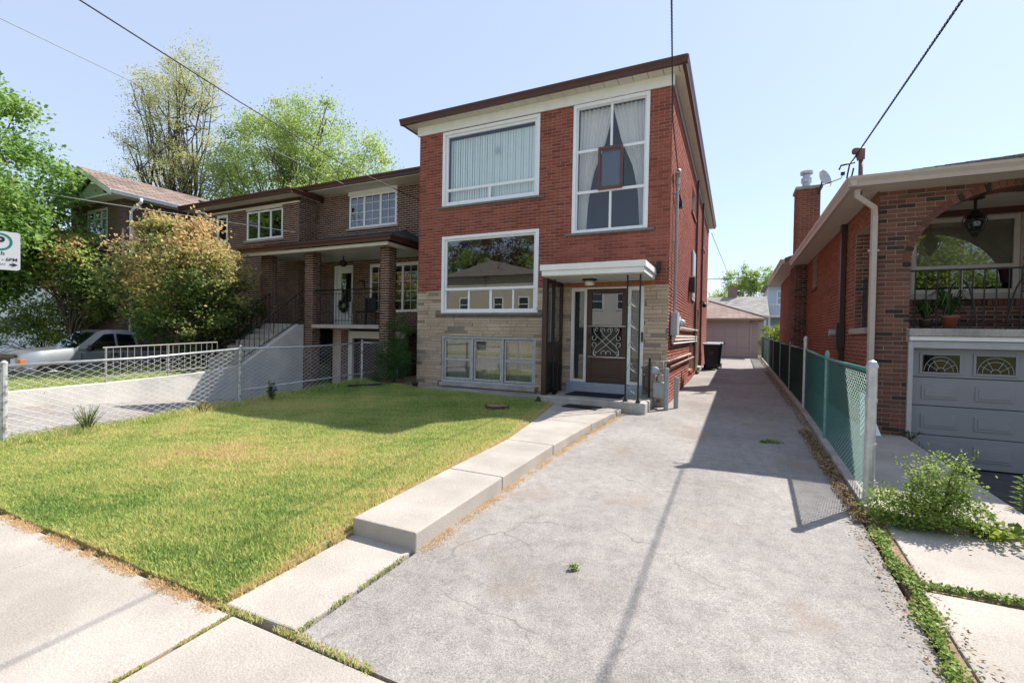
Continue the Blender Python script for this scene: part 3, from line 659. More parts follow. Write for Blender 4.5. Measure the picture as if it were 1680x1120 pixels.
for z_ in (1.25,1.55,1.85,2.15): p.tube([(xw+0.10,9.02+0.10*math.sin(t),z_+0.25*t/6.28) for t in np.linspace(0,6.28,14)],0.006,5)
p.build('iron_panel', M_iron, ws)
# right iron trellis post and short railing
ir = MB()
pa, pb = (-1.83,8.80), (-1.585,8.74)
for q in (pa, pb): ir.tube([(q[0],q[1],0.186),(q[0],q[1],2.556)],0.016,8); ir.lathe(q[0],q[1],[(0.045,0.186),(0.045,0.20),(0.02,0.25)],8)
ir.tube([(*pa,2.44),(*pb,2.44)],0.009,6)
ir = ir.build('iron_post', M_iron, house)
sc_ = MB()
def pl(t, z): return (pa[0]+(pb[0]-pa[0])*t, pa[1]+(pb[1]-pa[1])*t-0.004, z)
for z0 in (0.35,0.75,1.15,1.55,1.95):
    sc_.tube([pl(0.05+0.9*i/14, z0+0.10*math.sin(i/14*6.0)+0.16*i/14) for i in range(15)],0.0045,5)
    sc_.tube([pl(0.5+0.22*math.cos(t)*(1-t/12), z0+0.2+0.10*math.sin(t)*(1-t/12)) for t in np.linspace(0,5.5,18)],0.004,5)
    sc_.tube([pl(0.95-0.7*i/10, z0-0.02+0.12*(i/10)**2) for i in range(11)],0.004,5)
sc_.build('scrollwork', plain('worn_iron',(0.22,0.22,0.22),0.4,0.3), ir)
rl = MB(); xr = -1.53
rl.tube([(xr,8.76,0.84),(xr,9.62,0.84)],0.014,6); rl.tube([(xr,8.76,0.29),(xr,9.62,0.29)],0.009,6); rl.box(xr-0.02,xr+0.02,9.62,9.66,0.186,0.98)
for i in range(7): rl.tube([(xr,8.86+0.11*i,0.29),(xr,8.86+0.11*i,0.84)],0.007,6)
rl.tube([(xr,9.1+0.09*math.cos(t),0.55+0.16*math.sin(t)) for t in np.linspace(0,6.28,18)],0.006,5)
rl.build('railing', M_iron, ir)
# side wall: mast, meter, conduits, door, windows, lamp
dark = plain('dark_side_glass',(0.03,0.03,0.035),0.15)
for q, nm in ((SW1,'window'),(SW2,'window'),(SW3,'window')):
    w_ = add_window(house, fs, *q, [('h',(q[2]+q[3])/2,q[0]+.05,q[1]-.05,0.05)], plain('brown_window',(0.07,0.03,0.026),0.4), M_glass_d, fw=0.06, setback=0.10)
    s = MB(); fs.slab(s, q[0]-0.06, q[1]+0.06, q[2]-0.075, q[2]-0.004, -0.1, 0.045); s.build('sill', M_red_j, w_)
d_ = MB(); fs.slab(d_, SD[0], SD[1], SD[2], SD[3], -0.16, -0.12); d_ = d_.build('side_door', dm, house); k_ = MB(); fs.slab(k_, SD[0]-0.05, SD[1]+0.05, 0.25, SD[2]-0.003, -0.1, 0.14); k_.build('door_step', M_conc_o, d_)
ms = MB(); xm = HR+0.07
ms.tube([(xm,10.30,1.93),(xm,10.30,4.62)],0.032,10); ms.tube([(xm,10.30,4.60),(xm,10.30,4.78)],[0.05,0.045],10); ms.tube([(xm,10.30,4.76),(xm+0.02,10.22,4.86),(xm+0.02,10.10,4.82)],[0.05,0.06,0.045],10)
for z_ in (2.3,3.4,4.4): ms.box(HR-0.005,xm+0.04,10.28,10.32,z_,z_+0.03)
ms = ms.build('service_mast', M_greym, house, smooth=False)
ik = MB(); ik.tube([(xm,10.33,4.55),(xm+0.03,10.6,4.38),(xm+0.02,10.95,4.34),(HR,11.1,4.4)],0.02,6); ik.box(HR-0.004,HR+0.10,11.0,11.2,4.33,4.46); ik.build('insulator', M_iron, ms)
mt = MB(); mt.box(HR+0.012,HR+0.15,10.12,10.50,1.45,1.93); mt = mt.build('meter_box', plain('meter_grey',(0.42,0.42,0.42),0.5), house, bevel=0.008)
k_ = MB(); k_.box(HR+0.012,HR+0.14,10.53,10.95,1.58,1.86); k_.build('meter_box', plain('meter_white',(0.62,0.62,0.62),0.45), house, bevel=0.008)
k_ = MB(); k_.lathe(0,0,[(0.085,0),(0.085,0.05),(0.06,0.10),(0.0,0.11)],18); k_.v = [(HR+0.14+z,10.74+x,1.72+y) for x,y,z in k_.v]; k_.build('meter_glass', plain('meter_dial',(0.55,0.57,0.58),0.15), mt, smooth=True)
cdm = plain('conduit_white',(0.66,0.64,0.60),0.5)
def pipe(pts, r, name, mat, parent=house): m = MB(); m.tube(pts, r, 8); return m.build(name, mat, parent, smooth=True)
pipe([(HR+0.05,10.97,1.62),(HR+0.05,17.3,1.66),(HR+0.05,17.32,0.4)],0.025,'conduit',cdm)
for i in range(3): pipe([(HR+0.05,10.2+0.06*i,1.46),(HR+0.05,10.2+0.06*i,1.30+0.075*i),(HR+0.05,10.3+0.06*i,1.27+0.075*i),(HR+0.05,17.0,1.29+0.075*i),(HR+0.05,17.05,0.3)],0.022,'conduit',cdm)
pipe([(HR+0.06,9.72,0.93),(HR+0.06,14.6,0.935)],0.03,'gas_pipe',C('rusty_pipe',(0.50,0.40,0.33),(0.30,0.16,0.11),9,0.7))
pipe([(HR+0.06,9.90,0.80),(HR+0.06,15.8,0.80),(HR+0.06,15.85,0.3)],0.022,'gas_pipe',C('rusty_pipe',(0.5,0.4,0.33)))
dp = MB(); dp.box(HR+0.012,HR+0.08,16.2,16.29,0.35,6.5); dp.build('downspout', M_brownm, house)
dp = MB(); dp.box(HR+0.012,HR+0.08,19.0,19.09,0.35,6.5); dp.build('downspout', M_brownm, house)
hv = MB(); hv.prism([(14.2,2.72),(14.65,2.72),(14.65,3.02),(14.58,3.14),(14.42,3.2),(14.26,3.14),(14.2,3.02)],'x',HR+0.012,HR+0.16); hv.build('vent_hood', M_darkbr, house, bevel=0.01)
k_ = MB(); k_.box(HR+0.012,HR+0.05,14.9,15.9,2.55,4.05); k_.box(HR+0.05,HR+0.06,14.98,15.82,2.65,3.95); k_.build('side_panel', plain('grey_panel',(0.42,0.40,0.40),0.5), house)
k_ = MB(); k_.tube([(HR,18.9,2.72),(HR+0.12,18.9,2.78),(HR+0.16,18.85,2.72)],0.03,8); k_.lathe(HR+0.17,18.82,[(0.05,2.55),(0.075,2.62),(0.05,2.72)],10); k_.build('wall_lamp', M_iron, house, smooth=True)
# ------------------------------------------------------------------ small things by the main house
gm = thing('gas_meter', (-1.30, 9.55, 0), 'grey gas meter with regulator and pipes at the house corner', 'gas meter')
m = MB(); m.box(-1.44,-1.22,9.50,9.68,0.20,0.52); m.build('meter_body', plain('gas_grey',(0.40,0.42,0.42),0.5,var=0.2), gm, bevel=0.03)
m = MB(); m.lathe(0,0,[(0.03,0),(0.08,0.015),(0.085,0.03),(0.08,0.045),(0.03,0.07)],18); m.v = [(-1.40+x,9.50-z,0.74+y) for x,y,z in m.v]; m.build('regulator', plain('regulator_blue_grey',(0.36,0.42,0.47),0.45), gm, smooth=True)
m = MB(); m.tube([(-1.40,9.55,0.05),(-1.40,9.55,0.66)],0.02,8); m.tube([(-1.40,9.52,0.78),(-1.38,9.56,0.90),(-1.20,9.62,0.93),(HR+0.06,9.72,0.93)],0.022,8); m.tube([(-1.26,9.58,0.5),(-1.26,9.58,0.92)],0.02,8); m.build('pipes', C('gas_pipe_rust',(0.42,0.38,0.33),(0.26,0.18,0.14),15,0.7), gm, smooth=True)
m = MB(); m.lathe(-1.31,9.56,[(0.05,0.53),(0.06,0.56),(0.06,0.66),(0.03,0.70)],12); m.build('dial', plain('dial_tan',(0.42,0.36,0.28),0.5), gm)
for i, (x, y, top, lab) in enumerate(((-1.17,9.42,0.82,'tall grey steel guard post in front of the gas meter'),(-1.02,9.74,0.62,'short grey steel guard post beside the driveway wall'))):
    m = MB(); m.tube([(x,y,gz(y)-0.3),(x,y,gz(y)+top-0.02),(x,y,gz(y)+top)],[0.045,0.045,0.035],12)
    tag(m.build('guard_post', plain('post_grey',(0.33,0.35,0.36),0.55,var=0.2,scale=20), smooth=False), lab, 'guard post', 'guard posts by the gas meter')
def mat_on(pts, z, lab, nm='door_mat'):
    m = MB(); m.add([(x,y,z) for x,y in pts]+[(x,y,z+0.014) for x,y in pts], [(0,3,2,1),(4,5,6,7),(0,1,5,4),(1,2,6,5),(2,3,7,6),(3,0,4,7)])
    tag(m.build(nm, C('rubber_mat',(0.018,0.018,0.022),(0.012,0.012,0.014),40,0.9,bump=0.6,bscale=250)), lab, 'door mat')
mat_on([(-3.12,9.06),(-1.98,9.06),(-2.02,9.72),(-3.10,9.72)], 0.187, 'large black doormat on the porch slab')
mat_on([(-2.92,8.33),(-2.25,8.28),(-2.22,8.62),(-2.88,8.66)], 0.058, 'small black mat on the walk below the porch step')
m = MB(); m.lathe(-3.33,9.02,[(0.045,0.187),(0.06,0.30),(0.066,0.30),(0.055,0.31)],12); tag(m.build('small_pot', M_iron, smooth=True), 'small dark pot on the porch next to the brown screen', 'pot')
m = MB(); m.lathe(-7.05,9.25,[(0.06,0.062),(0.075,0.17),(0.09,0.17),(0.09,0.19),(0.07,0.19)],12); tag(m.build('plant_pot', plain('brown_pot',(0.06,0.035,0.028),0.7), smooth=True), 'brown plant pot on the apron below the left window', 'pot')
m = MB(); m.prism([(-3.62,0.03),(-3.46,0.03),(-3.54,0.17)],'y',8.62,8.74); tag(m.build('stone_wedge', plain('dark_wedge',(0.05,0.035,0.03),0.8), bevel=0.01), 'dark triangular stone at the left corner of the porch', 'stone')
# tree stump cut flush, with its bark ring and soil
stp = thing('tree_stump', (-3.95,7.6,0), 'low sawn tree stump in a bare patch of the lawn', 'stump')
m = MB(); n = 22; prof = [(0.21+0.035*math.sin(3*a)+0.02*math.sin(7*a), a) for a in [2*math.pi*i/n for i in range(n)]]
m.add([(-3.95+r*1.1*math.cos(a), 7.6+r*0.8*math.sin(a), 0.0) for r, a in prof]+[(-3.95+r*math.cos(a), 7.6+r*0.75*math.sin(a), 0.085+0.008*math.sin(5*a)) for r, a in prof], [(i,(i+1) % n,n+(i+1) % n,n+i) for i in range(n)])
m.build('bark', C('stump_bark',(0.13,0.07,0.05),(0.07,0.04,0.03),18,0.95,bump=0.8,bscale=60), stp)
m = MB(); m.add([(-3.95+r*0.93*math.cos(a), 7.6+r*0.70*math.sin(a), 0.088) for r, a in prof], [tuple(range(n))]); m.build('sawn_face', C('stump_face',(0.36,0.19,0.12),(0.26,0.13,0.085),25,0.9), stp)
for (x0,y0,x1,y1,lab) in ((-8.05,8.05,-7.55,8.62,'dark plank lying on the grass by the fence'),(-7.75,8.82,-7.50,8.95,'short reddish plank lying on soil beside the shrub')):
    d = Vector((x1-x0,y1-y0,0)).normalized(); pn = Vector((-d.y,d.x,0))*0.05; z = 0.13
    m = MB(); A, B = Vector((x0,y0,z)), Vector((x1,y1,z+0.02)); up = Vector((0,0,0.035)); m.add([A-pn,A+pn,B+pn,B-pn,A-pn+up,A+pn+up,B+pn+up,B-pn+up], [(0,1,2,3),(7,6,5,4),(0,4,5,1),(1,5,6,2),(2,6,7,3),(3,7,4,0)])
    tag(m.build('plank', C('old_plank'+lab[:4],(0.05,0.04,0.035),(0.03,0.025,0.02),10,0.9) if 'dark' in lab else C('red_plank',(0.16,0.07,0.05),(0.11,0.05,0.035),10,0.9)), lab, 'plank')
# wheelie bins
def bin_(x, y, lab, m_body, m_lid, rz):
    z = gz(y); t = thing('wheelie_bin', (x,y,z), lab, 'bin', 'wheelie bins by the side wall')
    c, s = math.cos(rz), math.sin(rz)
    T = lambda mb: setattr(mb, 'v', [(x+c*a-s*b, y+s*a+c*b, z+h) for a,b,h in mb.v]) or mb
    m = MB(); w0, d0, w1, d1 = 0.21, 0.25, 0.28, 0.34
    m.add([(-w0,-d0,0.05),(w0,-d0,0.05),(w0,d0,0.05),(-w0,d0,0.05),(-w1,-d1,0.93),(w1,-d1,0.93),(w1,d1,0.93),(-w1,d1,0.93)], [(0,3,2,1),(4,5,6,7),(0,1,5,4),(1,2,6,5),(2,3,7,6),(3,0,4,7)]); m.box(-w1-0.02,w1+0.02,-d1-0.02,d1+0.02,0.93,0.97)
    T(m).build('body', m_body, t, bevel=0.02)
    m = MB(); m.prism([(-d1-0.03,0.972),(d1+0.05,0.972),(d1+0.05,1.02),(0.1,1.07),(-d1-0.03,1.02)],'x',-w1-0.03,w1+0.03); T(m).build('lid', m_lid, t, bevel=0.012)
    m = MB(); m.tube([(-0.24,d1+0.10,0.95),(0.24,d1+0.10,0.95)],0.016,8); m.tube([(-0.24,d1,0.93),(-0.24,d1+0.10,0.95)],0.016,6); m.tube([(0.24,d1,0.93),(0.24,d1+0.10,0.95)],0.016,6); T(m).build('handle', m_body, t)
    for sx in (-0.24, 0.24):
        m = MB(); m.tube([(sx-0.025,d0+0.02,0.10),(sx+0.025,d0+0.02,0.10)],0.10,16); T(m).build('wheel', M_iron, t)
    m = MB(); m.box(-0.07,0.07,-0.325,-0.305,0.60,0.72); T(m).build('emblem', plain('bin_emblem',(0.10,0.05,0.05),0.6), t)
bl = plain('black_plastic',(0.012,0.012,0.016),0.45); gl = plain('grey_lid',(0.30,0.31,0.32),0.4)
bin_(-0.82,19.9,'front black wheelie bin with pale lid beside the brick side wall',bl,gl,0.05)
bin_(-0.72,20.85,'second black wheelie bin standing just behind the front one',bl,gl,0.0)

# ------------------------------------------------------------------ chain link fences
def chain_link(A, B, h0, h1, z0a, z0b, mat, parent, pitch=0.062, wr=0.0021, name='wire_mesh', sag=0.0):
    """woven zigzag wires between two posts; z0 = bottom height at either end"""
    A, B = Vector((A[0],A[1],0)), Vector((B[0],B[1],0)); L = (B-A).length; d = (B-A)/L; nrm = Vector((-d.y,d.x,0))
    N = int(L/pitch); pts = []; F = []; V = []
    h = (h0+h1)/2; rows = int(h/(pitch/2))
    ns = 3; k = 0
    for i in range(N):
        for j in range(rows):
            ua = (i + (0.0 if (i+j) % 2 == 0 else 1.0))*pitch; ub = (i + (1.0 if (i+j) % 2 == 0 else 0.0))*pitch
            for (u_, jj) in ((ua, j), (ub, j+1)):
                t = u_/L; zb = z0a+(z0b-z0a)*t; hh = h0+(h1-h0)*t
                s_ = -sag*4*t*(1-t)*(jj/rows)
                c = A + d*min(u_, L) + Vector((0,0,zb+hh*jj/rows+s_)) + nrm*(0.004 if (i+jj) % 2 else -0.004)
                dirv = Vector((0,0,1)); 
                for q in range(ns):
                    a = 2*math.pi*q/ns; V.append(c + d*(math.cos(a)*wr) + nrm*(math.sin(a)*wr))
            for q in range(ns): F.append((k+q, k+(q+1) % ns, k+ns+(q+1) % ns, k+ns+q))
            k += 2*ns
    return fast_mesh(name, np.array([tuple(v) for v in V]), np.array(F), np.full(len(F),0.5), mat, parent)
lf = thing('chain_link_fence', (-8.45,5.7,-0.1), 'low galvanised chain link fence with sagging mesh left of the lawn', 'fence')
posts = [(-8.42,2.55,-0.15,0.90,0.034),(-8.45,5.72,-0.01,1.06,0.028),(-8.48,8.95,0.14,1.15,0.028),(-8.50,10.35,0.14,1.18,0.024)]
for (x,y,z0,z1,r) in posts:
    m = MB(); m.tube([(x,y,z0-0.35),(x,y,z1),(x,y,z1+0.02),(x,y,z1+0.05)],[r,r,r*1.15,r*0.4],10); m.build('post', C('painted_post',(0.50,0.52,0.53),(0.22,0.20,0.18),16,0.6,0.3,stops=(0.45,0.62)), lf)
for (a, b) in zip(posts, posts[1:]):
    m = MB(); m.tube([(a[0],a[1],a[3]-0.02),((a[0]+b[0])/2,(a[1]+b[1])/2,(a[3]+b[3])/2-0.055),(b[0],b[1],b[3]-0.02)],0.019,8); m.build('top_rail', M_galv, lf, smooth=True)
    chain_link(a, b, a[3]-a[2]-0.10, b[3]-b[2]-0.10, a[2]+0.06, b[2]+0.06, plain('wire_silver',(0.72,0.74,0.76),0.45), lf, pitch=0.080, wr=0.0040)
m = MB(); m.tube([(posts[1][0]-0.03,posts[1][1],0.24),(posts[3][0]-0.03,posts[3][1],0.40)],0.017,8); m.build('bottom_rail', M_galv, lf, smooth=True)
M_gvin = plain('green_vinyl',(0.030,0.20,0.165),0.35,var=0.2); M_gvin_d = plain('dark_green_vinyl',(0.014,0.07,0.055),0.5)
rf = thing('green_chain_link_fence', (1.2,10,0), 'green vinyl chain link fence running along the right edge of the driveway', 'fence')
gp = [(5.2,1.17,0.042),(7.85,1.20,0.026),(10.6,1.42,0.036),(13.6,1.30,0.024),(16.6,1.35,0.024),(19.8,1.40,0.024),(23.0,1.45,0.024),(26.2,1.5,0.024),(29.4,1.55,0.03)]
for i, (y, top, r) in enumerate(gp):
    x = fence_x(y); m = MB(); m.tube([(x,y,gz(y)-0.3),(x,y,top-0.03),(x,y,top),(x,y,top+0.045),(x,y,top+0.06)],[r,r,r*1.18,r*0.8,r*0.2],12)
    if i in (0, 2):
        for z_ in (0.12,0.45,0.85): m.tube([(x,y,z_),(x,y,z_+0.03)],r*1.12,12)
    m.build('post', M_galv if i in (0,2) else (C('green_grey_post',(0.22,0.34,0.33),(0.14,0.24,0.23),12,0.5,0.2)), rf)
tops = [1.13,1.14,1.22,1.25,1.30,1.35,1.40,1.45,1.50]
for i in range(len(gp)-1):
    a, b = gp[i], gp[i+1]; xa, xb = fence_x(a[0]), fence_x(b[0])
    m = MB(); m.tube([(xa,a[0],tops[i]),(xb,b[0],tops[i+1])],0.021,8); m.build('top_rail', M_gvin if i < 2 else M_gvin_d, rf, smooth=True)
    za, zb = gz(a[0])+0.09, gz(b[0])+0.09
    chain_link((xa,a[0]),(xb,b[0]), tops[i]-za, tops[i+1]-zb, za, zb, M_gvin if i < 2 else M_gvin_d, rf, pitch=0.054 if i < 2 else 0.07, wr=0.0043 if i < 2 else 0.006)
# ------------------------------------------------------------------ overhead wires
M_wire = plain('wire_black',(0.012,0.012,0.014),0.5); M_wire_g = plain('wire_grey',(0.30,0.30,0.31),0.5)
def wire(name, pts, r, lab, mat=M_wire, twist=False, sag=0.0):
    P = [Vector(p) for p in pts]; m = MB(); N = 60
    def at(t):
        k = t*(len(P)-1); i = min(int(k), len(P)-2); f = k-i; q = P[i].lerp(P[i+1], f); q.z -= sag*4*t*(1-t); return q
    if not twist: m.tube([at(i/N) for i in range(N+1)], r, 6)
    else:
        N = 700; L = sum((P[i+1]-P[i]).length for i in range(len(P)-1))
        for ph in (0, 2.09, 4.19):
            q = []
            for i in range(N+1):
                t = i/N; a = ph + t*L/0.24*6.283; c = at(t); q.append(c + Vector((math.cos(a)*r*0.9, 0, math.sin(a)*r*0.9)))
            m.tube(q, r*0.62, 5)
    return tag(m.build(name, mat, smooth=True), lab, 'wire')
wire('service_wire', [(xm+0.03,10.05,4.80),(-0.99,8.0,4.92),(-0.66,5.0,4.86),(-0.2,0.6,5.2),(0.4,-6.0,6.6)], 0.0075, 'twisted black service wire running to the mast on the red brick house', twist=True)
wire('service_wire', [(1.58,8.62,4.18),(1.70,5.3,4.35),(1.86,1.0,4.9),(2.05,-6.0,6.6)], 0.0085, 'twisted black service wire running to the bungalow roof on the right', twist=True)
wire('service_wire', [(-9.0,12.0,5.55),(-9.3,9.0,5.75),(-9.02,6.0,5.95),(-7.68,3.0,5.59),(-6.0,-3.0,6.3)], 0.011, 'thick black cable crossing the sky to the brown brick house', twist=False)
wire('phone_wire', [(-11.3,11.4,6.05),(-12.02,6.0,6.75),(-10.07,3.0,6.01),(-8.0,-3.0,6.4)], 0.007, 'thin grey wire crossing above the trees on the left', M_wire_g)
wire('phone_wire', [(-13.45,11.05,4.72),(-19.6,8.0,5.62),(-27,4.0,6.8)], 0.012, 'pale wire strung across the front of the brown brick house', plain('wire_pale',(0.55,0.53,0.48),0.5))
wire('phone_wire', [(-30,48,7.3),(-1.3,48,7.0),(30,48,7.2)], 0.03, 'dark wire crossing the sky low above the garage roof', M_wire)
wire('phone_wire', [(-1.1,24.1,6.4),(-0.3,36,5.4),(0.6,48,6.9)], 0.014, 'thin slanting wire from the rear corner of the red house', M_wire_g)
# ------------------------------------------------------------------ bungalow on the right
bung = thing('bungalow', (5.0, 8.75, -0.4), 'brick bungalow with arched porch above a grey garage door', 'house')
BY, BX = 8.75, 1.93; BRX = 9.5
bf = Face((0, BY, 0), (1, 0, 0), (0, -1, 0)); bs = Face((BX, 0, 0), (0, 1, 0), (-1, 0, 0))
ACX, ARX, ARZ, ASP = 3.47, 1.14, 1.02, 2.55        # arch centre, radii, spring line
GO = (2.32, 6.4, -0.5, 1.42)
def arch_z(u, rx=ARX, rz=ARZ): t = 1-((u-ACX)/rx)**2; return ASP + rz*math.sqrt(t) if t > 0 else ASP
def arch_limit(v0, v1):
    out = []
    if v1 > ASP-0.01 and v0 < ASP+ARZ+0.012:
        z = max(v0, ASP) - ASP; t = 1-(z/(ARZ+0.012))**2
        if t > 0: w = (ARX+0.012)*math.sqrt(t); out.append((ACX-w, ACX+w))
    return out
PO = (2.33, 4.61, 1.49, ASP)
lay(bf, [q for q in courses(BX, 5.6, -0.42, 3.66, [PO, GO, (2.3,6.4,1.4,1.62)], L=0.21, H=0.0575, J=0.0105, limit=arch_limit)], bung, 'brick', M_mix_o, M_mix_j, 290)
# backing with arch
m = MB(); d = -0.010
bf.quad(m, BX, 2.325, -0.5, ASP, d); bf.quad(m, 4.615, BRX, 1.42, ASP, d); bf.quad(m, 6.4, BRX, -0.5, 1.42, d)
n = 36; us = [ACX-ARX-0.0+2*ARX*i/n for i in range(n+1)]
bf.quad(m, BX, us[0], ASP, 3.68, d); bf.quad(m, us[-1], BRX, ASP, 3.68, d)
for a, b in zip(us, us[1:]): m.quad(bf.p(a,arch_z(a),d), bf.p(b,arch_z(b),d), bf.p(b,3.68,d), bf.p(a,3.68,d))
m.build('wall', M_mort_l, bung)
k = 0; a = 180.0                                   # arch ring, one brick at a time
while a > 0:
    t = rad(a); cu, cv = ACX+ARX*math.cos(t), ASP+ARZ*math.sin(t); nu, nv = math.cos(t)/ARX, math.sin(t)/ARZ; nl = math.hypot(nu,nv); nu, nv = nu/nl, nv/nl; tu, tv = -nv, nu
    h2 = 0.031; m = MB(); P = lambda r_, s_, dd: bf.p(cu+nu*r_+tu*s_, cv+nv*r_+tv*s_, dd)
    vs = [P(0,-h2,-0.34),P(0.10,-h2,-0.34),P(0.10,h2,-0.34),P(0,h2,-0.34),P(0,-h2,0.004),P(0.10,-h2,0.004),P(0.10,h2,0.004),P(0,h2,0.004)]
    m.add(vs, [(0,3,2,1),(4,5,6,7),(0,1,5,4),(1,2,6,5),(2,3,7,6),(3,0,4,7)]); m.build('brick', M_mix_o, bung)
    a -= math.degrees(0.073/math.hypot(ARX*math.sin(t), ARZ*math.cos(t)))
m = MB(); m.box(2.335,2.345,BY+0.012,BY+0.34,1.6,ASP); 
for (a_, b_) in ((2.332,2.345),): pass
jf = Face((2.33, 0, 0), (0, 1, 0), (1, 0, 0)); m = MB(); jf.quad(m, BY+0.01, BY+0.36, 1.42, ASP, -0.01); m.build('wall', M_mort_l, bung)
lay(jf, courses(BY+0.012, BY+0.35, 1.62, ASP, [], H=0.0575, J=0.0105), bung, 'brick', M_mix_o, M_mix_j, 0)
# side wall with its porch opening, windows
SO = (9.30, 10.25, 1.62, 3.30); SWa = (14.6,15.4,2.80,3.64)
backing(bs, BY, 16.4, -0.4, 3.68, [SO, SWa], d=-0.009, reveal=0.34).build('wall', M_mort, bung)
lay(bs, courses(BY+0.015, 16.4, -0.3, 3.66, [SO, SWa], H=0.0575, J=0.0105), bung, 'brick', M_mix_o, piece_mat('side_brickwork',[(0,(0.19,0.062,0.036)),(0.5,(0.26,0.088,0.050)),(1,(0.22,0.072,0.042))],'attr'), 0)
s = MB(); bs.slab(s, SO[0]-0.1, SO[1]+0.1, SO[2]-0.10, SO[2], -0.2, 0.05); s.build('sill', M_conc, bung, bevel=0.008)
jm = Face((0, SO[1]-0.02, 0), (1, 0, 0), (0, -1, 0)); m = MB(); jm.quad(m, BX+0.01, BX+0.34, SO[2], SO[3], -0.01); m.build('wall', M_mort, bung)
lay(jm, courses(BX+0.012, BX+0.34, SO[2], SO[3], [], H=0.0575, J=0.0105), bung, 'brick', M_mix_o, M_mix_j, 0)
m = MB(); yv = SO[0]+0.05
while yv < SO[1]: m.tube([(BX+0.12,yv,SO[2]),(BX+0.12,yv,SO[2]+0.85)],0.008,6); yv += 0.10
m.tube([(BX+0.12,SO[0],SO[2]+0.85),(BX+0.12,SO[1],SO[2]+0.85)],0.014,6)
for i in range(5): m.tube([(BX+0.12,SO[0]+0.15+0.17*i+0.07*math.cos(t),SO[2]+0.45+0.2*math.sin(t)) for t in np.linspace(0,6.3,14)],0.007,5)
m.build('iron_grille', M_iron, bung)
w_ = add_window(bung, bs, *SWa, [('h',3.22,14.66,15.34,0.04)], M_darkbr, M_glass_d, fw=0.05, setback=0.1); s = MB(); bs.slab(s, SWa[0]-0.05, SWa[1]+0.05, SWa[2]-0.06, SWa[2]-0.003, -0.1, 0.04); s.build('sill', M_mix_j, w_)
# projecting chimney breast and rear wing
cw = MB(); cw.box(1.60,2.5,16.41,17.6,-0.3,3.7); cw.build('wall', M_mort, bung)
for (fc, u0, u1) in ((Face((0,16.40,0),(1,0,0),(0,-1,0)),1.60,1.93),(Face((1.59,0,0),(0,1,0),(-1,0,0)),16.41,17.6)):
    lay(fc, courses(u0+0.003, u1, -0.25, 3.66, [], H=0.0575, J=0.0105), bung, 'brick', M_mix_o, M_mix_j, 0)
m = MB(); m.box(1.75,8.0,17.61,23.0,-0.3,3.72); m.build('wall', C('far_brick_wall',(0.24,0.085,0.055),(0.19,0.065,0.04),4,0.9), bung)
lay(Face((1.745,0,0),(0,1,0),(-1,0,0)), courses(17.62,23.0,-0.2,3.7,[],H=0.0575,J=0.0105), bung, 'brick', M_mix_o, MATS['side_brickwork'], 0)
ow = MB(); ow.box(5.6,BRX,BY+0.02,BY+0.2,1.5,3.7); ow.box(BRX-0.2,BRX,BY+0.2,22.9,-0.5,3.7); ow.build('wall', C('far_brick_wall',(0.24,0.085,0.055)), bung)
# eaves, gutters, roof
M_beige = plain('beige_metal',(0.44,0.37,0.32),0.45,var=0.08); M_beige_s = plain('beige_soffit',(0.52,0.47,0.40),0.6,var=0.08)
ex, ey = 1.56, 8.38
shs = [(0,(0.13,0.115,0.105)),(0.5,(0.20,0.175,0.16)),(1,(0.25,0.215,0.195))]
M_shg = piece_mat('grey_brown_shingles', shs, 'attr', fine=90)
def shingled(parent, P0, P1, P2, P3, mat, row=0.14, tab=0.30, name='roof', skirt=True):
    """roof slope P0-P1 (eave) up to P3-P2 (ridge): base and overlapping tabs"""
    P0, P1, P2, P3 = map(Vector, (P0,P1,P2,P3)); up = ((P3-P0).length+(P2-P1).length)/2; nr = max(2, int(up/row)); nrm = (P1-P0).cross(P3-P0).normalized()
    if nrm.z < 0: nrm = -nrm
    m = MB()
    for j in range(nr):
        t0, t1 = j/nr, min(1.0,(j+1.25)/nr); a, b = P0.lerp(P3,t0), P1.lerp(P2,t0); c, e_ = P1.lerp(P2,t1), P0.lerp(P3,t1); L = (b-a).length; nt = max(1, int(L/tab)); off = (j % 3)/3.0
        cuts = [0.0]+[min(1.0,(i+off)/nt) for i in range(1, nt+1) if (i+off)/nt < 0.999]+[1.0]
        for s0, s1 in zip(cuts, cuts[1:]):
            if s1-s0 < 1e-3: continue
            q0, q1 = a.lerp(b,s0+0.002), a.lerp(b,s1-0.002); q2, q3 = e_.lerp(c,s1), e_.lerp(c,s0); lift = nrm*0.010*random.uniform(0.6,1.2)
            m.add([q0+lift,q1+lift,q2,q3,q0,q1], [(0,1,2,3),(4,5,1,0)], random.random())
    return m.build(name, mat, parent, kind='stuff')
rb = MB(); rb.add([(ex,ey,3.79),(BRX+0.4,ey,3.79),(BRX+0.4,23.3,3.79),(ex,23.3,3.79),(5.7,ey+4.2,5.15),(5.7,19.0,5.15)], [(0,1,4),(1,2,5,4),(2,3,5),(3,0,4,5)]); rb = rb.build('roof', C('shingle_base',(0.15,0.13,0.12),(0.1,0.09,0.08),6,0.95), bung)
shingled(rb, (ex,ey,3.80), (BRX+0.4,ey,3.80), (5.7,ey+4.2,5.16), (5.69,ey+4.2,5.16), M_shg, name='shingles')
shingled(rb, (ex,16.6,3.80), (ex,ey,3.80), (5.7,ey+4.2,5.16), (5.7,16.6,5.16), M_shg, name='shingles')
gutter_bar((ex-0.10,ey,3.80),(BRX+0.4,ey,3.80),(0,-1,0),rb,M_beige,h=0.14); gutter_bar((ex,ey-0.10,3.798),(ex,16.6,3.798),(-1,0,0),rb,M_beige,h=0.14)
gutter_bar((1.35,16.6,3.9),(1.35,23.2,3.9),(-1,0,0),rb,M_beige,h=0.14)
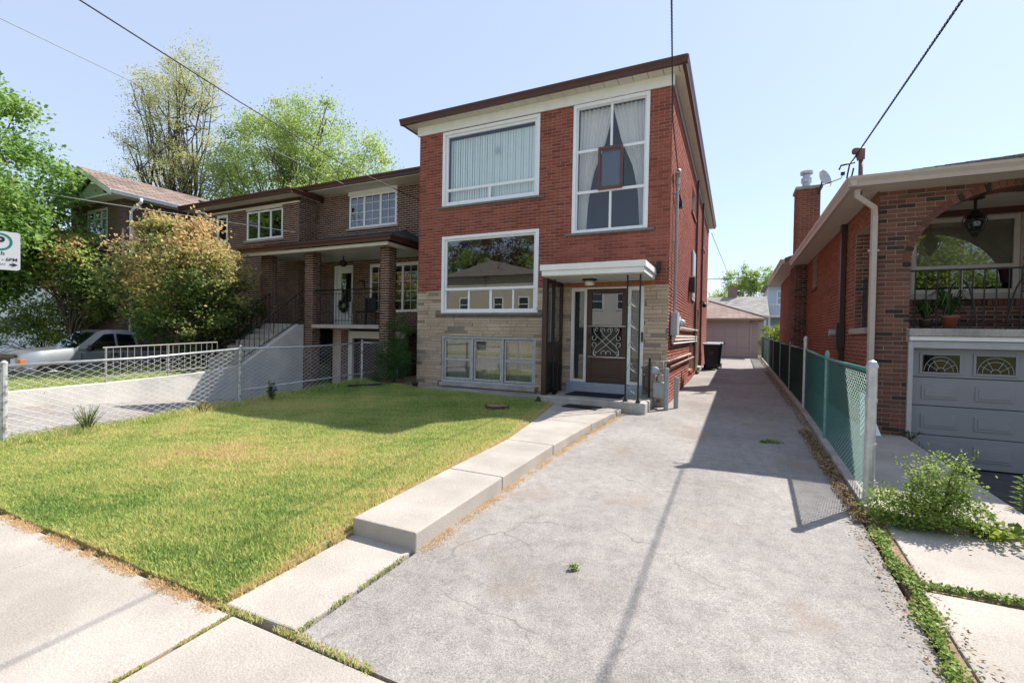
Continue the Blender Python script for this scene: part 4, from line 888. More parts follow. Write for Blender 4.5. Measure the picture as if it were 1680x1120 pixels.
m = MB(); m.box(ex,BRX+0.4,ey,BY-0.012,3.665,3.68); m.box(ex,BX-0.012,BY-0.012,16.6,3.665,3.68); m.box(1.35,1.745,16.61,23.2,3.75,3.77); m.build('soffit', M_beige_s, rb)
m = MB(); m.add([(1.35,16.62,3.93),(1.35,23.2,3.93),(5.0,23.2,5.2),(5.0,16.62,5.2)],[(0,1,2,3)]); m.build('rear_roof', MATS['shingle_base'], rb)
m = MB(); m.add([(1.36,16.61,3.78),(1.36,16.61,3.92),(4.0,16.61,4.85),(4.0,16.61,3.78)],[(0,1,2,3)]); m.build('gable', C('gable_brick',(0.20,0.10,0.08)), rb)
# chimney with cap and dish
chm = MB(); chm.box(1.62,2.22,16.5,17.2,3.7,5.95); chm = chm.build('chimney', M_mort_l, rb)
for (fc, u0, u1) in ((Face((0,16.49,0),(1,0,0),(0,-1,0)),1.62,2.22),(Face((1.61,0,0),(0,1,0),(-1,0,0)),16.5,17.2)):
    lay(fc, courses(u0, u1, 3.9, 5.94, [], H=0.0575, J=0.0105), rb, 'brick', M_mix_o, MATS['side_brickwork'], 0)
m = MB(); m.box(1.57,2.27,16.44,17.25,5.95,6.03); m.build('chimney_cap', M_conc_o, chm)
m = MB(); m.lathe(1.88,16.8,[(0.11,6.03),(0.11,6.20),(0.14,6.22),(0.14,6.36),(0.10,6.38),(0.10,6.46),(0.17,6.48),(0.17,6.56),(0.02,6.60)],16); m.build('flue', M_galv, chm, smooth=False)
dish = thing('satellite_dish', (2.15,16.42,5.8), 'grey satellite dish bolted to the bungalow chimney', 'dish')
m = MB(); prof = [(r_*0.27, 0.35*(r_*0.27)**2/0.27) for r_ in np.linspace(0.02,1,8)]; m.lathe(0,0,prof+[(p_[0],p_[1]+0.008) for p_ in prof[::-1]],24)
rotm = Vector((0.75,-0.62,0.25)).normalized().to_track_quat('Z','Y').to_matrix(); m.v = [tuple(rotm@Vector(v)+Vector((2.22,16.30,6.12))) for v in m.v]; m.build('reflector', plain('dish_grey',(0.48,0.50,0.52),0.4), dish, smooth=True)
m = MB(); m.tube([(2.15,16.46,5.75),(2.2,16.36,5.95),(2.22,16.31,6.1)],0.02,8); m.tube([(2.24,16.25,5.95),(2.62,15.95,6.0),(2.66,15.92,6.10)],0.012,6); m.box(2.61,2.70,15.88,15.96,6.08,6.16); m.build('arm', M_iron, dish)
# mast with weatherhead on the eave
m = MB(); m.tube([(1.66,8.62,3.6),(1.66,8.62,4.15)],0.03,10); m.tube([(1.66,8.62,4.13),(1.64,8.58,4.26),(1.56,8.52,4.24)],[0.05,0.07,0.05],10); m = m.build('service_mast', plain('mast_brown',(0.16,0.09,0.09),0.5), rb, smooth=True)
k_ = MB(); k_.tube([(1.60,8.55,4.20),(1.50,8.5,4.05),(1.47,8.5,3.85),(1.52,8.52,3.80),(1.56,8.55,4.0)],0.011,6); k_.tube([(1.58,8.6,4.1),(1.40,8.55,4.06),(1.38,8.55,4.0)],0.013,6); k_.build('loops', M_wire, m, smooth=True)
# downspout at the corner, dark conduit and meter on the side wall
m = MB(); m.tube([(1.60,8.47,3.66),(1.60,8.49,3.56),(1.84,8.62,3.40),(1.86,8.68,3.28),(1.86,8.68,0.05)],0.05,4); m.box(1.79,1.93,8.665,8.70,2.75,2.78); m.build('downspout', M_beige, bung, bevel=0.006)
m = MB(); m.box(BX-0.09,BX-0.012,10.95,11.10,0.9,3.66); m.box(BX-0.14,BX-0.012,10.9,11.2,1.25,1.75); m.build('meter_conduit', plain('conduit_brown',(0.05,0.025,0.022),0.5), bung)
m = MB(); m.tube([(BX-0.14,11.05,1.55),(BX-0.24,11.05,1.55)],0.07,14); m.build('meter_dial', M_greym, bung)
m = MB(); m.tube([(BX-0.05,12.8,0.35),(BX-0.05,12.8,0.75),(BX-0.14,12.7,0.8),(BX-0.2,12.6,0.7)],0.02,8); m.tube([(BX-0.05,12.4,0.35),(BX-0.05,12.4,0.95),(BX-0.15,12.35,1.0)],0.025,8); m.build('gas_pipes', M_iron, bung, smooth=True)
m = MB(); m.box(BX-0.03,BX-0.012,9.6,9.75,0.25,0.85); m.build('vent_panel', M_darkbr, bung)
# porch: slab, back wall, window, ceiling
m = MB(); bf.slab(m, 2.31, 6.45, 1.49, 1.60, -1.64, 0.10); m.build('porch_slab', M_conc_o, bung, bevel=0.012)
m = MB(); bf.slab(m, 2.33, 6.42, 1.425, 1.489, -0.3, 0.06); m.build('slab_trim', M_vinyl, bung, bevel=0.005)
PBY = 10.4; pb_ = Face((0, PBY, 0), (1, 0, 0), (0, -1, 0)); PW = (2.78,4.17,2.24,3.53)
backing(pb_, BX+0.2, 5.5, 1.5, 3.7, [PW], d=-0.009).build('wall', M_mort, bung)
lay(pb_, courses(BX+0.3, 5.5, 1.61, 3.66, [(2.75,4.2,2.15,3.56)], H=0.0575, J=0.0105), bung, 'brick', M_mix_o, M_mix_j, 0)
m = MB(); m.box(BX+0.36,5.5,BY+0.36,PBY-0.01,3.64,3.66); m.build('porch_ceiling', M_beige_s, bung)
m = MB(); m.box(BX+0.35,5.5,PBY-0.06,PBY-0.012,3.54,3.64); m.build('ceiling_trim', M_brownm, bung)
pw = add_window(bung, pb_, *PW, [('h',2.69,2.84,4.11,0.07),('v',3.46,2.3,2.66,0.04)], plain('beige_window',(0.50,0.46,0.42),0.5), glass('porch_glass',(0.6,0.62,0.6),2.2), fw=0.07, label='wide porch window behind the arch')
m = MB(); pb_.quad(m, 2.83, 4.12, 2.70, 3.48, -0.11); m.build('roller_shade', plain('shade_beige',(0.42,0.38,0.30),0.8), pw)
s = MB(); pb_.slab(s, 2.70, 4.25, 2.14, 2.237, -0.1, 0.04); s.build('sill', M_conc, pw)
m = MB(); u = 2.75
while u < 4.2: pb_.slab(m, u, u+0.06, 2.03, 2.135, -0.014, 0.02, random.random()); u += 0.0685
m.build('brick_sill', M_mix_j, bung)
ltn = MB(); ltn.lathe(3.30,9.55,[(0.11,3.635),(0.11,3.62),(0.02,3.60),(0.02,3.46),(0.05,3.44),(0.09,3.38),(0.14,3.35),(0.10,3.34)],10); 
for k_ in range(6):
    a = k_*math.pi/3; ltn.tube([(3.30+0.13*math.cos(a),9.55+0.13*math.sin(a),3.35),(3.30+0.15*math.cos(a),9.55+0.15*math.sin(a),3.28),(3.30+0.10*math.cos(a),9.55+0.10*math.sin(a),3.15),(3.30+0.05*math.cos(a),9.55+0.05*math.sin(a),3.10)],0.008,5)
ltn.lathe(3.30,9.55,[(0.06,3.10),(0.03,3.06),(0.005,3.02)],8); ltn = ltn.build('hanging_lantern', M_iron, bung); m = MB(); m.lathe(3.30,9.55,[(0.07,3.12),(0.11,3.22),(0.11,3.33),(0.08,3.34)],10); m.build('lantern_glass', M_glass_d, ltn, smooth=True)
# porch railing
m = MB(); yr = BY+0.20
m.tube([(2.37,yr,2.47),(4.6,yr,2.47)],0.014,6); m.tube([(2.37,yr,1.70),(4.6,yr,1.70)],0.012,6); u = 2.44
while u < 4.6: m.tube([(u,yr,1.60),(u,yr,2.47)],0.009,6); u += 0.13
for cxx in (2.95,3.65): 
    for sg in (-1,1): m.tube([(cxx+sg*(0.03+0.16*math.sin(t/2)),yr-0.02,2.0+0.30*math.cos(t)) for t in np.linspace(0,5.2,18)],0.012,5)
m.build('porch_railing', M_iron, bung)
# garage door
gdc = plain('garage_grey',(0.245,0.245,0.255),0.45,var=0.06,scale=3); GY = BY+0.10
m = MB(); bf.slab(m, 2.325, 2.385, -0.42, 1.42, -0.14, 0.02); bf.slab(m, 2.385, 6.35, 1.315, 1.42, -0.14, 0.018); bf.slab(m, 6.35, 6.41, -0.42, 1.42, -0.14, 0.02); m.build('garage_frame', plain('frame_grey',(0.42,0.42,0.43),0.45), bung, bevel=0.005)
gd_ = MB(); rows_ = [(-0.40,-0.005),(0.005,0.455),(0.465,0.885),(0.895,1.315)]; rows_ = [(-0.40,0.03),(0.04,0.46),(0.47,0.88),(0.89,1.314)]
for a, b in rows_: bf.slab(gd_, 2.387, 6.348, a, b, -0.14, -0.10)
gd_ = gd_.build('garage_door', gdc, bung, bevel=0.006); m = MB(); bf.slab(m, 2.33, 6.4, -0.48, 1.41, -0.24, -0.16); m.build('interior_backing', M_room, bung)  # dark slab added unseen behind the door to block light from inside
cols_ = [(2.52,2.94),(3.12,3.53),(3.71,4.12),(4.30,4.71),(4.89,5.30),(5.48,5.89)]
for j, (a, b) in enumerate(rows_):
    for (c0, c1) in cols_:
        if j < 3:
            m = MB(); bf.slab(m, c0, c1, a+0.10, b-0.11, -0.101, -0.088); bf.slab(m, c0+0.035, c1-0.035, a+0.135, b-0.145, -0.0879, -0.080); m.build('door_panel', gdc, gd_, bevel=0.004)
        else:
            m = MB(); z0, z1 = 0.965, 1.215
            for q in ((c0-0.03,c0,z0-0.03,z1+0.03),(c1,c1+0.03,z0-0.03,z1+0.03),(c0,c1,z0-0.03,z0),(c0,c1,z1,z1+0.03)): bf.slab(m, *q, -0.101, -0.082)
            f_ = m.build('door_window', gdc, gd_, bevel=0.003)
            m = MB(); bf.quad(m, c0, c1, z0, z1, -0.094); m.build('pane', glass('garage_glass',(0.05,0.055,0.06),1.5), gd_)
            m = MB(); cxx = (c0+c1)/2
            for r_ in (0.19,0.14,0.05): m.tube([bf.p(cxx+r_*math.cos(t),z0+0.01+r_*1.15*math.sin(t),-0.088) for t in np.linspace(0,3.14,16)],0.004,4)
            for t in (0.6,1.1,2.04,2.54): m.tube([bf.p(cxx+0.05*math.cos(t),z0+0.06*math.sin(t),-0.088),bf.p(cxx+0.19*math.cos(t),z0+0.2*math.sin(t),-0.088)],0.004,4)
            m.build('leading', M_greym, gd_)
m = MB(); m.box(2.0,2.05,8.62,8.70,-0.05,0.0); 
# white board leaning by the corner
m = MB(); m.add([(1.72,8.45,0.01),(1.98,8.50,0.01),(1.80,8.66,0.62),(1.74,8.64,0.62),(1.72,8.47,0.0),(1.98,8.52,0.0),(1.80,8.69,0.61),(1.74,8.67,0.61)],[(0,1,2,3),(7,6,5,4),(0,4,5,1),(1,5,6,2),(2,6,7,3),(3,7,4,0)]); tag(m.build('board', M_white), 'white board leaning against the corner of the bungalow', 'board')
# ------------------------------------------------------------------ brown brick semi-detached pair on the left
semi = thing('semi_detached_house', (-13.4, 11.9, -0.7), 'dark brown brick semi-detached house with brick columned porch', 'house')
SY = 11.9; sf_ = Face((0, SY, 0), (1, 0, 0), (0, -1, 0)); SR, SM, SL = -8.62, -13.5, -18.5
U1 = (-11.93,-9.90,4.88,5.99); PD = (-12.57,-11.73,1.62,3.66); PWn = (-10.98,-8.95,2.05,3.63)
backing(sf_, SM, SR, -0.8, 6.12, [U1, PD, PWn]).build('wall', M_mort_n, semi)
lay(sf_, courses(SM, SR, -0.75, 6.1, [(U1[0],U1[1],U1[2],6.2), PD, PWn, (-14,-8,1.45,1.62)], L=0.20, H=0.055, J=0.014), semi, 'brick', M_brown_o, M_brown_j, 210)
LY = 11.1; lf_ = Face((0, LY, 0), (1, 0, 0), (0, -1, 0)); L1 = (-16.10,-14.20,4.62,5.66); L0 = (-17.84,-17.19,4.64,5.68); LD = (-15.2,-14.3,1.6,3.6)
backing(lf_, SL, SM+0.08, -0.8, 5.95, [L1, L0]).build('wall', M_mort_n, semi)
lay(lf_, courses(SL, SM+0.08, -0.5, 5.78, [L1, L0], L=0.20, H=0.055, J=0.014), semi, 'brick', M_brown_o, M_brown_j, 90)
lsf = Face((SM+0.09, 0, 0), (0, 1, 0), (1, 0, 0)); m = MB(); lsf.quad(m, LY+0.01, SY, 1.5, 6.1, -0.01); m.build('wall', M_mort_n, semi)
lay(lsf, courses(LY+0.012, SY-0.01, 1.62, 6.0, [], L=0.20, H=0.055, J=0.014), semi, 'brick', M_brown_o, M_brown_j, 0)
m = MB(); m.box(SL,SL+0.2,LY+0.02,20,-0.8,5.95); m.box(SR-0.2,SR-0.015,SY+0.02,20,-0.8,6.1); m.box(SL+0.2,SR-0.2,19.8,20,-0.8,6.0); m.build('wall', C('plain_brown_brick',(0.10,0.05,0.036),(0.075,0.036,0.027),4,0.9), semi)
lay(Face((SR,0,0),(0,1,0),(1,0,0)), courses(SY+0.01, 16, -0.5, 6.1, [], L=0.20, H=0.055, J=0.014), semi, 'brick', M_brown_o, M_brown_j, 0)
# windows
gw = glass('neighbour_glass',(0.45,0.5,0.52),2.2)
bars = [('v',-11.27,U1[2]+.05,U1[3]-.05,0.08),('v',-10.57,U1[2]+.05,U1[3]-.05,0.08)]
for (a, b) in ((-11.87,-11.31),(-11.23,-10.61),(-10.53,-9.96)):
    bars.append(('v',(a+b)/2,U1[2]+.06,U1[3]-.06,0.016))
w_ = add_window(semi, sf_, *U1, bars, M_vinyl, gw, fw=0.07, setback=0.0, label='upper window with three gridded lights')
m = MB()
for z_ in (5.15,5.42,5.70): sf_.slab(m, U1[0]+0.07, U1[1]-0.07, z_-0.008, z_+0.008, -0.04, -0.02)
m.build('muntin', M_vinyl, w_); m = MB(); sf_.slab(m, U1[0]-0.03, U1[1]+0.03, U1[3]+0.002, 6.14, -0.02, 0.03); m.build('head_panel', M_vinyl, w_); m = MB(); sf_.slab(m, U1[0]-0.1, U1[1]+0.1, U1[2]-0.07, U1[2]-0.003, -0.08, 0.05); m.build('sill', M_conc, w_)
w_ = add_window(semi, lf_, *L1, [('v',-15.46,4.66,5.62,0.07),('v',-14.83,4.66,5.62,0.07)], M_vinyl, gw, fw=0.07, setback=0.0, label='upper window with three plain lights'); m = MB(); lf_.slab(m, L1[0]-0.1, L1[1]+0.1, L1[2]-0.07, L1[2]-0.003, -0.08, 0.05); m.build('sill', M_conc, w_)
w_ = add_window(semi, lf_, *L0, [], M_vinyl, gw, fw=0.09, setback=0.0); m = MB(); lf_.slab(m, L0[0]-0.06, L0[1]+0.06, L0[2]-0.07, L0[2]-0.003, -0.08, 0.05); m.build('sill', M_conc, w_)
pw_ = add_window(semi, sf_, *PWn, [('v',-10.30,2.1,3.57,0.08),('v',-9.62,2.1,3.57,0.08)]+[('v',u_,2.12,3.56,0.014) for u_ in (-10.62,-9.96,-9.3)], M_vinyl, gw, fw=0.09, setback=0.0, label='porch window with three gridded lights')
m = MB()
for z_ in (2.43,2.74,3.05,3.34): sf_.slab(m, PWn[0]+0.09, PWn[1]-0.09, z_-0.008, z_+0.008, -0.04, -0.02)
m.build('muntin', M_vinyl, pw_)
d_ = MB()
for q in ((PD[0],PD[0]+0.09,1.62,3.66),(PD[1]-0.05,PD[1],1.62,3.66),(PD[0]+0.09,PD[1]-0.05,3.57,3.66)): sf_.slab(d_, *q, -0.10, 0.01)
for q in ((-12.48,-12.30,1.62,3.57),(-11.84,-11.78,1.62,3.57),(-12.30,-11.84,1.62,2.42),(-12.30,-11.84,3.40,3.57)): sf_.slab(d_, *q, -0.09, -0.04)
d_ = d_.build('front_door', M_vinyl, semi, bevel=0.004); d_['label'] = 'white porch door with tall oval-topped glass'
m = MB(); n = 10; pts = [(-12.30,2.42),(-11.84,2.42)]+[(-12.07+0.23*math.cos(t),3.30+0.10*math.sin(t)) for t in np.linspace(0,math.pi,n)]; m.add([sf_.p(a,b,-0.06) for a,b in pts],[tuple(range(len(pts)))]); m.build('pane', gw, d_)
m = MB(); sf_.slab(m, -12.5, -11.8, 1.62, 3.6, -0.5, -0.45); m.build('interior_backing', M_room, d_)
wr = thing('door_wreath', (-12.05, 11.75, 2.2), 'dark green wreath hanging on the white porch door', 'wreath')
V, F = [], []; R = []
for i in range(700):
    a = RNG.uniform(0,6.28); r_ = 0.17+RNG.normal(0,0.03); c = np.array([-12.08+r_*math.cos(a), SY-0.05-abs(RNG.normal(0,0.02)), 2.28+r_*math.sin(a)]); e1 = RNG.normal(0,0.02,3); e2 = RNG.normal(0,0.02,3); k = len(V); V += [c, c+e1, c+e1+e2, c+e2]; F.append([k,k+1,k+2,k+3]); R.append(RNG.random())
fast_mesh('wreath_leaves', np.array(V), np.array(F), np.array(R), leaf_mat('wreath_green',[(0,(0.012,0.03,0.02)),(1,(0.03,0.05,0.03))]), wr)
# eaves, roofs
M_shb = piece_mat('dark_shingles', [(0,(0.045,0.042,0.045)),(0.5,(0.07,0.063,0.065)),(1,(0.10,0.09,0.088))], 'attr', fine=90)
rf_ = MB(); z0, z1 = 6.24, 7.15
rf_.add([(-13.6,11.35,z0),(-8.2,11.35,z0),(-8.2,20.3,z0),(-18.9,20.3,z0),(-18.9,10.6,5.98),(-13.2,10.6,5.98),(-13.5,15.5,z1+0.1),(-13.2,11.36,z0-0.02)], [(0,1,6),(1,2,6),(2,3,6),(3,4,6),(4,5,7,6)])
rf_ = rf_.build('roof', MATS['shingle_base'], semi)
gutter_bar((-14.3,11.30,6.30),(-8.10,11.30,6.30),(0,-1,0),rf_,M_brownm,h=0.15); gutter_bar((-8.15,11.25,6.298),(-8.15,20,6.298),(1,0,0),rf_,M_brownm,h=0.15)
gutter_bar((-19.3,10.62,6.06),(-13.12,10.62,6.06),(0,-1,0),rf_,M_brownm,h=0.15); gutter_bar((-13.20,10.58,6.058),(-13.20,11.9,6.058),(1,0,0),rf_,M_brownm,h=0.14)
m = MB(); m.box(-14.2,-8.15,11.30,SY-0.012,6.12,6.14); m.box(-19.2,-13.2,10.62,LY-0.012,5.93,5.95); m.box(SR+0.012,-8.15,SY-0.012,19,6.12,6.14); m.box(SM+0.1,-13.2,LY-0.012,SY-0.02,5.94,5.96); m.build('soffit', M_cream, rf_)
m = MB(); lf_.slab(m, SL-0.03, SM+0.13, 5.80, 5.925, -0.01, 0.04); m.build('frieze', M_darkbr, semi); m = MB(); lf_.slab(m, SL-0.03, SM+0.13, 5.74, 5.798, -0.01, 0.05); lf_.slab(m, L1[0], L1[1], 5.67, 5.74, -0.01, 0.04); m.build('trim', M_cream, semi)
# porch: columns, slab, ceiling, roof, garage below
for (a, b, zb) in ((-11.81,-11.46,-0.85),(-8.87,-8.55,-0.85),(-13.78,-13.42,0.2)):
    c = MB(); c.box(a+0.012,b-0.012,10.012,10.30,zb,3.80); c = c.build('porch_column', M_mort_n, semi)
    for fc, u0, u1 in ((Face((0,10.0,0),(1,0,0),(0,-1,0)),a,b),(Face((b,0,0),(0,1,0),(1,0,0)),10.003,10.31)):
        lay(fc, courses(u0, u1, max(zb,-0.6), 3.78, [], L=0.20, H=0.055, J=0.014), c, 'brick', M_brown_o, M_brown_j, 0)
m = MB(); m.box(-11.46,-8.87,9.97,SY-0.012,1.49,1.60); m.box(-14.9,-11.47,10.05,LY if False else SY-0.012,1.49,1.598); m.build('porch_slab', M_conc, semi, bevel=0.01)
m = MB(); m.box(-14.1,-8.3,9.62,SY-0.013,3.785,3.80); m.build('porch_ceiling', C('porch_ceiling',(0.58,0.58,0.54),(0.5,0.5,0.47),2,0.35,spec=0.5), semi)
m = MB(); m.box(-14.15,-8.25,9.58,9.70,3.70,3.784); m.box(-8.37,-8.25,9.70,11.6,3.70,3.784); m.build('porch_beam', M_cream, semi)
pr = MB(); pr.add([(-14.25,9.5,3.90),(-8.15,9.5,3.90),(-8.15,SY-0.02,3.93),(-9.55,SY-0.02,4.66),(-14.25,SY-0.02,4.66)], [(0,1,3,4),(1,2,3),(0,4,3,2,1)]); pr = pr.build('porch_roof', MATS['shingle_base'], semi)
shingled(pr, (-14.25,9.5,3.91), (-8.15,9.5,3.91), (-9.55,SY-0.02,4.67), (-14.25,SY-0.02,4.67), M_shb, name='shingles', row=0.16, tab=0.3)
shingled(pr, (-8.15,9.5,3.91), (-8.15,SY-0.02,3.94), (-9.55,SY-0.02,4.67), (-9.54,SY-0.03,4.67), M_shb, name='shingles', row=0.16, tab=0.3)
gutter_bar((-14.3,9.52,3.93),(-8.05,9.52,3.93),(0,-1,0),pr,M_brownm,h=0.13); gutter_bar((-8.13,9.44,3.928),(-8.13,11.8,3.928),(1,0,0),pr,M_brownm,h=0.13)
m = MB(); m.lathe(-11.15,10.9,[(0.02,3.78),(0.02,3.66),(0.11,3.60),(0.12,3.50),(0.05,3.44)],10); m.build('porch_lantern', M_darkbr, semi)
gy = 10.75; gf = Face((0, gy, 0), (1, 0, 0), (0, -1, 0)); m = MB(); gf.slab(m, -10.75, -10.60, -0.7, 1.42, -0.1, 0); gf.slab(m, -10.60, -8.62, 1.20, 1.42, -0.1, 0); m.build('garage_frame', M_cream, semi, bevel=0.008)
gd2 = MB(); gf.slab(gd2, -10.6, -8.63, -0.7, 1.20, -0.25, -0.2); gd2.build('garage_door', M_darkbr, semi)
m = MB(); gf.slab(m, -11.45, -10.76, -0.8, 1.48, -0.2, -0.05); m.build('wall', M_mort_n, semi); lay(Face((0,gy+0.04,0),(1,0,0),(0,-1,0)), courses(-11.1,-10.77,-0.75,1.47,[],L=0.20,H=0.057,J=0.012), semi, 'brick', M_brown_o, M_brown_j, 0)
# porch railing on the slab and number plate ornament
m = MB(); yr = 10.08
for (a, b) in ((-11.44,-8.88),):
    m.tube([(a,yr,2.62),(b,yr,2.62)],0.016,6); m.tube([(a,yr,1.72),(b,yr,1.72)],0.010,6); m.tube([(a,yr,2.50),(b,yr,2.50)],0.008,6); u = a+0.1
    while u < b: m.tube([(u,yr,1.60),(u,yr,2.62)],0.008,5); u += 0.125
    for cxx in (-10.9,-10.0,-9.2): 
        for sg in (-1,1): m.tube([(cxx+sg*0.07*math.sin(t),yr-0.01,2.1+0.3*math.cos(t)) for t in np.linspace(0,4.5,14)],0.007,5)
m.build('porch_railing', M_iron, semi)
m = MB(); m.tube([(-8.55,10.12,2.62),(-7.9,11.8,2.62)],0.014,6)
nm = MB(); nm.tube([sf_.p(-11.35+0.12*math.cos(t),3.0+0.12*math.sin(t),0.02) for t in np.linspace(0.2,2.9,10)],0.015,5); nm.tube([sf_.p(-11.22,3.14,0.02),sf_.p(-11.18,2.86,0.02)],0.018,5); nm.build('number_ornament', M_iron, semi)
# porch chairs in the dark
ch = thing('porch_chair', (-10.6,11.3,1.6), 'dark metal chair on the brown brick porch', 'chair')
m = MB(); m.box(-10.85,-10.40,11.15,11.55,2.02,2.06); m.build('seat', M_iron, ch); m = MB(); m.box(-10.85,-10.40,11.55,11.59,2.06,2.50); m.build('backrest', M_iron, ch)
for sx in (-10.83,-10.42):
    for sy in (11.17,11.56): m = MB(); m.tube([(sx,sy,1.60),(sx,sy,2.03)],0.015,6); m.build('leg', M_iron, ch)
# stair with solid concrete side, and rails
sta = thing('staircase', (-12.6,9,0.2), 'concrete front stairs with solid side wall leading up to the porch', 'staircase')
for i in range(7):
    y0 = 8.10+0.265*i; m = MB(); m.box(-13.35,-11.985,y0,9.99,0.0,0.45+0.165*(i+1)-0.0); m.build('step', M_conc_o, sta) if i == 6 else None
    m = MB(); m.box(-13.35,-11.985,y0,y0+0.27,-0.1,0.45+0.165*(i+1)-(0.004 if i == 6 else 0)); m.build('step', M_conc_o, sta, bevel=0.008) if i < 6 else None
m = MB(); m.prism([(8.10,-0.9),(9.985,-0.9),(9.985,1.59),(9.80,1.59),(8.10,0.47)],'x',-11.98,-11.80); m.build('side_wall', M_conc_b, sta)
hr = MB()
A, B = Vector((-11.9,8.02,1.10)), Vector((-11.9,9.92,2.55))
def rail_on(A, B, base_a, base_b, n_, mb):
    mb.tube([A,B],0.016,6); a2, b2 = Vector((A.x,A.y,base_a+0.12)), Vector((B.x,B.y,base_b+0.12)); mb.tube([a2,b2],0.011,6)
    for i in range(n_+1): t = i/n_; p_, q_ = A.lerp(B,t), a2.lerp(b2,t); mb.tube([q_,p_],0.008,5)
    mb.tube([(A.x,A.y,base_a-0.05),A],0.016,6); mb.tube([(B.x,B.y,base_b-0.05),B],0.016,6)
rail_on(A, B, 0.47, 1.60, 13, hr)
for sg in (-1,1): hr.tube([(-11.9,9.0+sg*0.06*math.sin(t),1.55+0.22*math.cos(t)) for t in np.linspace(0,6.28,16)],0.007,5)
tag(hr.build('stair_railing', M_iron), 'black iron railing on the side wall of the front stairs', 'railing')
hr = MB(); rail_on(Vector((-13.25,8.02,1.10)), Vector((-13.25,9.92,2.55)), 0.5, 1.6, 13, hr); tag(hr.build('stair_railing', M_iron), 'black iron railing on the far side of the front stairs', 'railing')
m = MB(); m.prism([(1.72,-1.0),(8.095,-1.0),(8.095,0.47),(6.85,0.32),(5.1,0.24),(3.6,0.20),(2.4,0.02),(1.72,-0.12)],'x',-11.955,-11.795)
tag(m.build('retaining_wall', M_conc_b, bevel=0.01), 'long low concrete retaining wall beside the sunken driveway', 'wall')
hr = MB(); 
for y_, zt, zb in ((5.10,0.97,0.2),(6.29,1.02,0.25)): hr.tube([(-11.87,y_,zb),(-11.87,y_,zt)],0.02,8)
hr.tube([(-11.87,5.05,0.97),(-11.87,7.42,1.07)],0.016,6); hr.tube([(-11.87,5.10,0.36),(-11.87,7.42,0.46)],0.010,6)
for i in range(1,19): y_ = 5.10+2.32*i/18; hr.tube([(-11.87,y_,0.36+0.1*(y_-5.1)/2.32),(-11.87,y_,0.97+0.1*(y_-5.05)/2.37)],0.007,5)
tag(hr.build('hand_railing', plain('rail_grey',(0.34,0.32,0.30),0.5,0.2)), 'thin grey metal railing on top of the retaining wall', 'railing')

# ------------------------------------------------------------------ gabled house further left
gab = thing('gabled_house', (-22,9,-0.2), 'brown brick house with pale green gable and pinkish shingle roof', 'house')
NY = 9.0; nf = Face((0,NY,0),(1,0,0),(0,-1,0)); NR, NL = -19.9, -23.6
def far_brick(name, c1, c2, mort):
    if name in MATS: return MATS[name]
    m, nt, n, l, b = _nt(name); b.inputs['Roughness'].default_value = 0.9
    p = _pos(n); mp = n.new('ShaderNodeSeparateXYZ'); l.new(p, mp.inputs[0]); s_ = n.new('ShaderNodeMath'); s_.operation = 'ADD'; l.new(mp.outputs[0], s_.inputs[0]); l.new(mp.outputs[1], s_.inputs[1])
    cb = n.new('ShaderNodeCombineXYZ'); l.new(s_.outputs[0], cb.inputs[0]); l.new(mp.outputs[2], cb.inputs[1])
    bt = n.new('ShaderNodeTexBrick'); bt.inputs['Color1'].default_value = (*c1,1); bt.inputs['Color2'].default_value = (*c2,1); bt.inputs['Mortar'].default_value = (*mort,1); bt.inputs['Scale'].default_value = 1.0; bt.inputs['Brick Width'].default_value = 0.21; bt.inputs['Row Height'].default_value = 0.07; bt.inputs['Mortar Size'].default_value = 0.006
    l.new(cb.outputs[0], bt.inputs[0]); l.new(bt.outputs[0], b.inputs['Base Color']); MATS[name] = m; return m
M_farb = far_brick('gable_house_brick',(0.11,0.065,0.05),(0.075,0.045,0.036),(0.20,0.16,0.13))
NW = (-22.34,-20.87,4.52,5.80)
backing(nf, NL, NR, -0.8, 6.1, [NW], d=0.0).build('wall', M_farb, gab)
m = MB(); m.box(NR-0.2,NR,NY+0.001,20,-0.8,6.1); m.box(NL,NL+0.2,NY+0.001,20,-0.8,6.1); m.box(NL-6,NR,14,20,-0.8,6.1); m.build('wall', M_farb, gab)
M_gsof = plain('pale_green_white',(0.60,0.66,0.58),0.5,var=0.06)
bars = [('v',-21.85,4.58,5.74,0.07),('v',-21.36,4.58,5.74,0.07),('h',5.42,-22.28,-20.93,0.06)]
w_ = add_window(gab, nf, *NW, bars, plain('cream_green_frame',(0.52,0.56,0.46),0.5), glass('blue_glass',(0.6,0.7,0.75),2.2), fw=0.09, setback=0.0, label='upper window with small lights over tall ones'); m = MB(); nf.quad(m, NW[0]+.1, NW[1]-.1, 4.6, 5.7, -0.12); m.build('curtain', plain('pale_curtain',(0.55,0.58,0.62),0.8), w_); m = MB(); nf.slab(m, NW[0]-0.06, NW[1]+0.06, NW[2]-0.08, NW[2]-0.003, -0.08, 0.06); m.build('sill', M_gsof, w_)
ax, az = -21.75, 7.25; er, el_, ez = -19.45, -24.05, 6.12; fy = 8.45
gr_ = MB(); gr_.add([(er,fy,ez),(ax,fy,az),(ax,20.3,az),(er,20.3,ez),(el_,fy,ez),(el_,20.3,ez)], [(0,3,2,1),(1,2,5,4),(0,1,4)][:2]); gr_ = gr_.build('roof', C('pink_shingle_base',(0.24,0.17,0.145),(0.19,0.135,0.115),5,0.95), gab)
M_shp = piece_mat('pink_brown_shingles', [(0,(0.17,0.125,0.105)),(0.5,(0.23,0.17,0.145)),(1,(0.28,0.21,0.18))], 'attr', fine=60)
shingled(gr_, (er,20.3,ez+0.01), (er,fy,ez+0.01), (ax,fy,az+0.01), (ax,20.3,az+0.01), M_shp, name='shingles', row=0.2, tab=0.33)
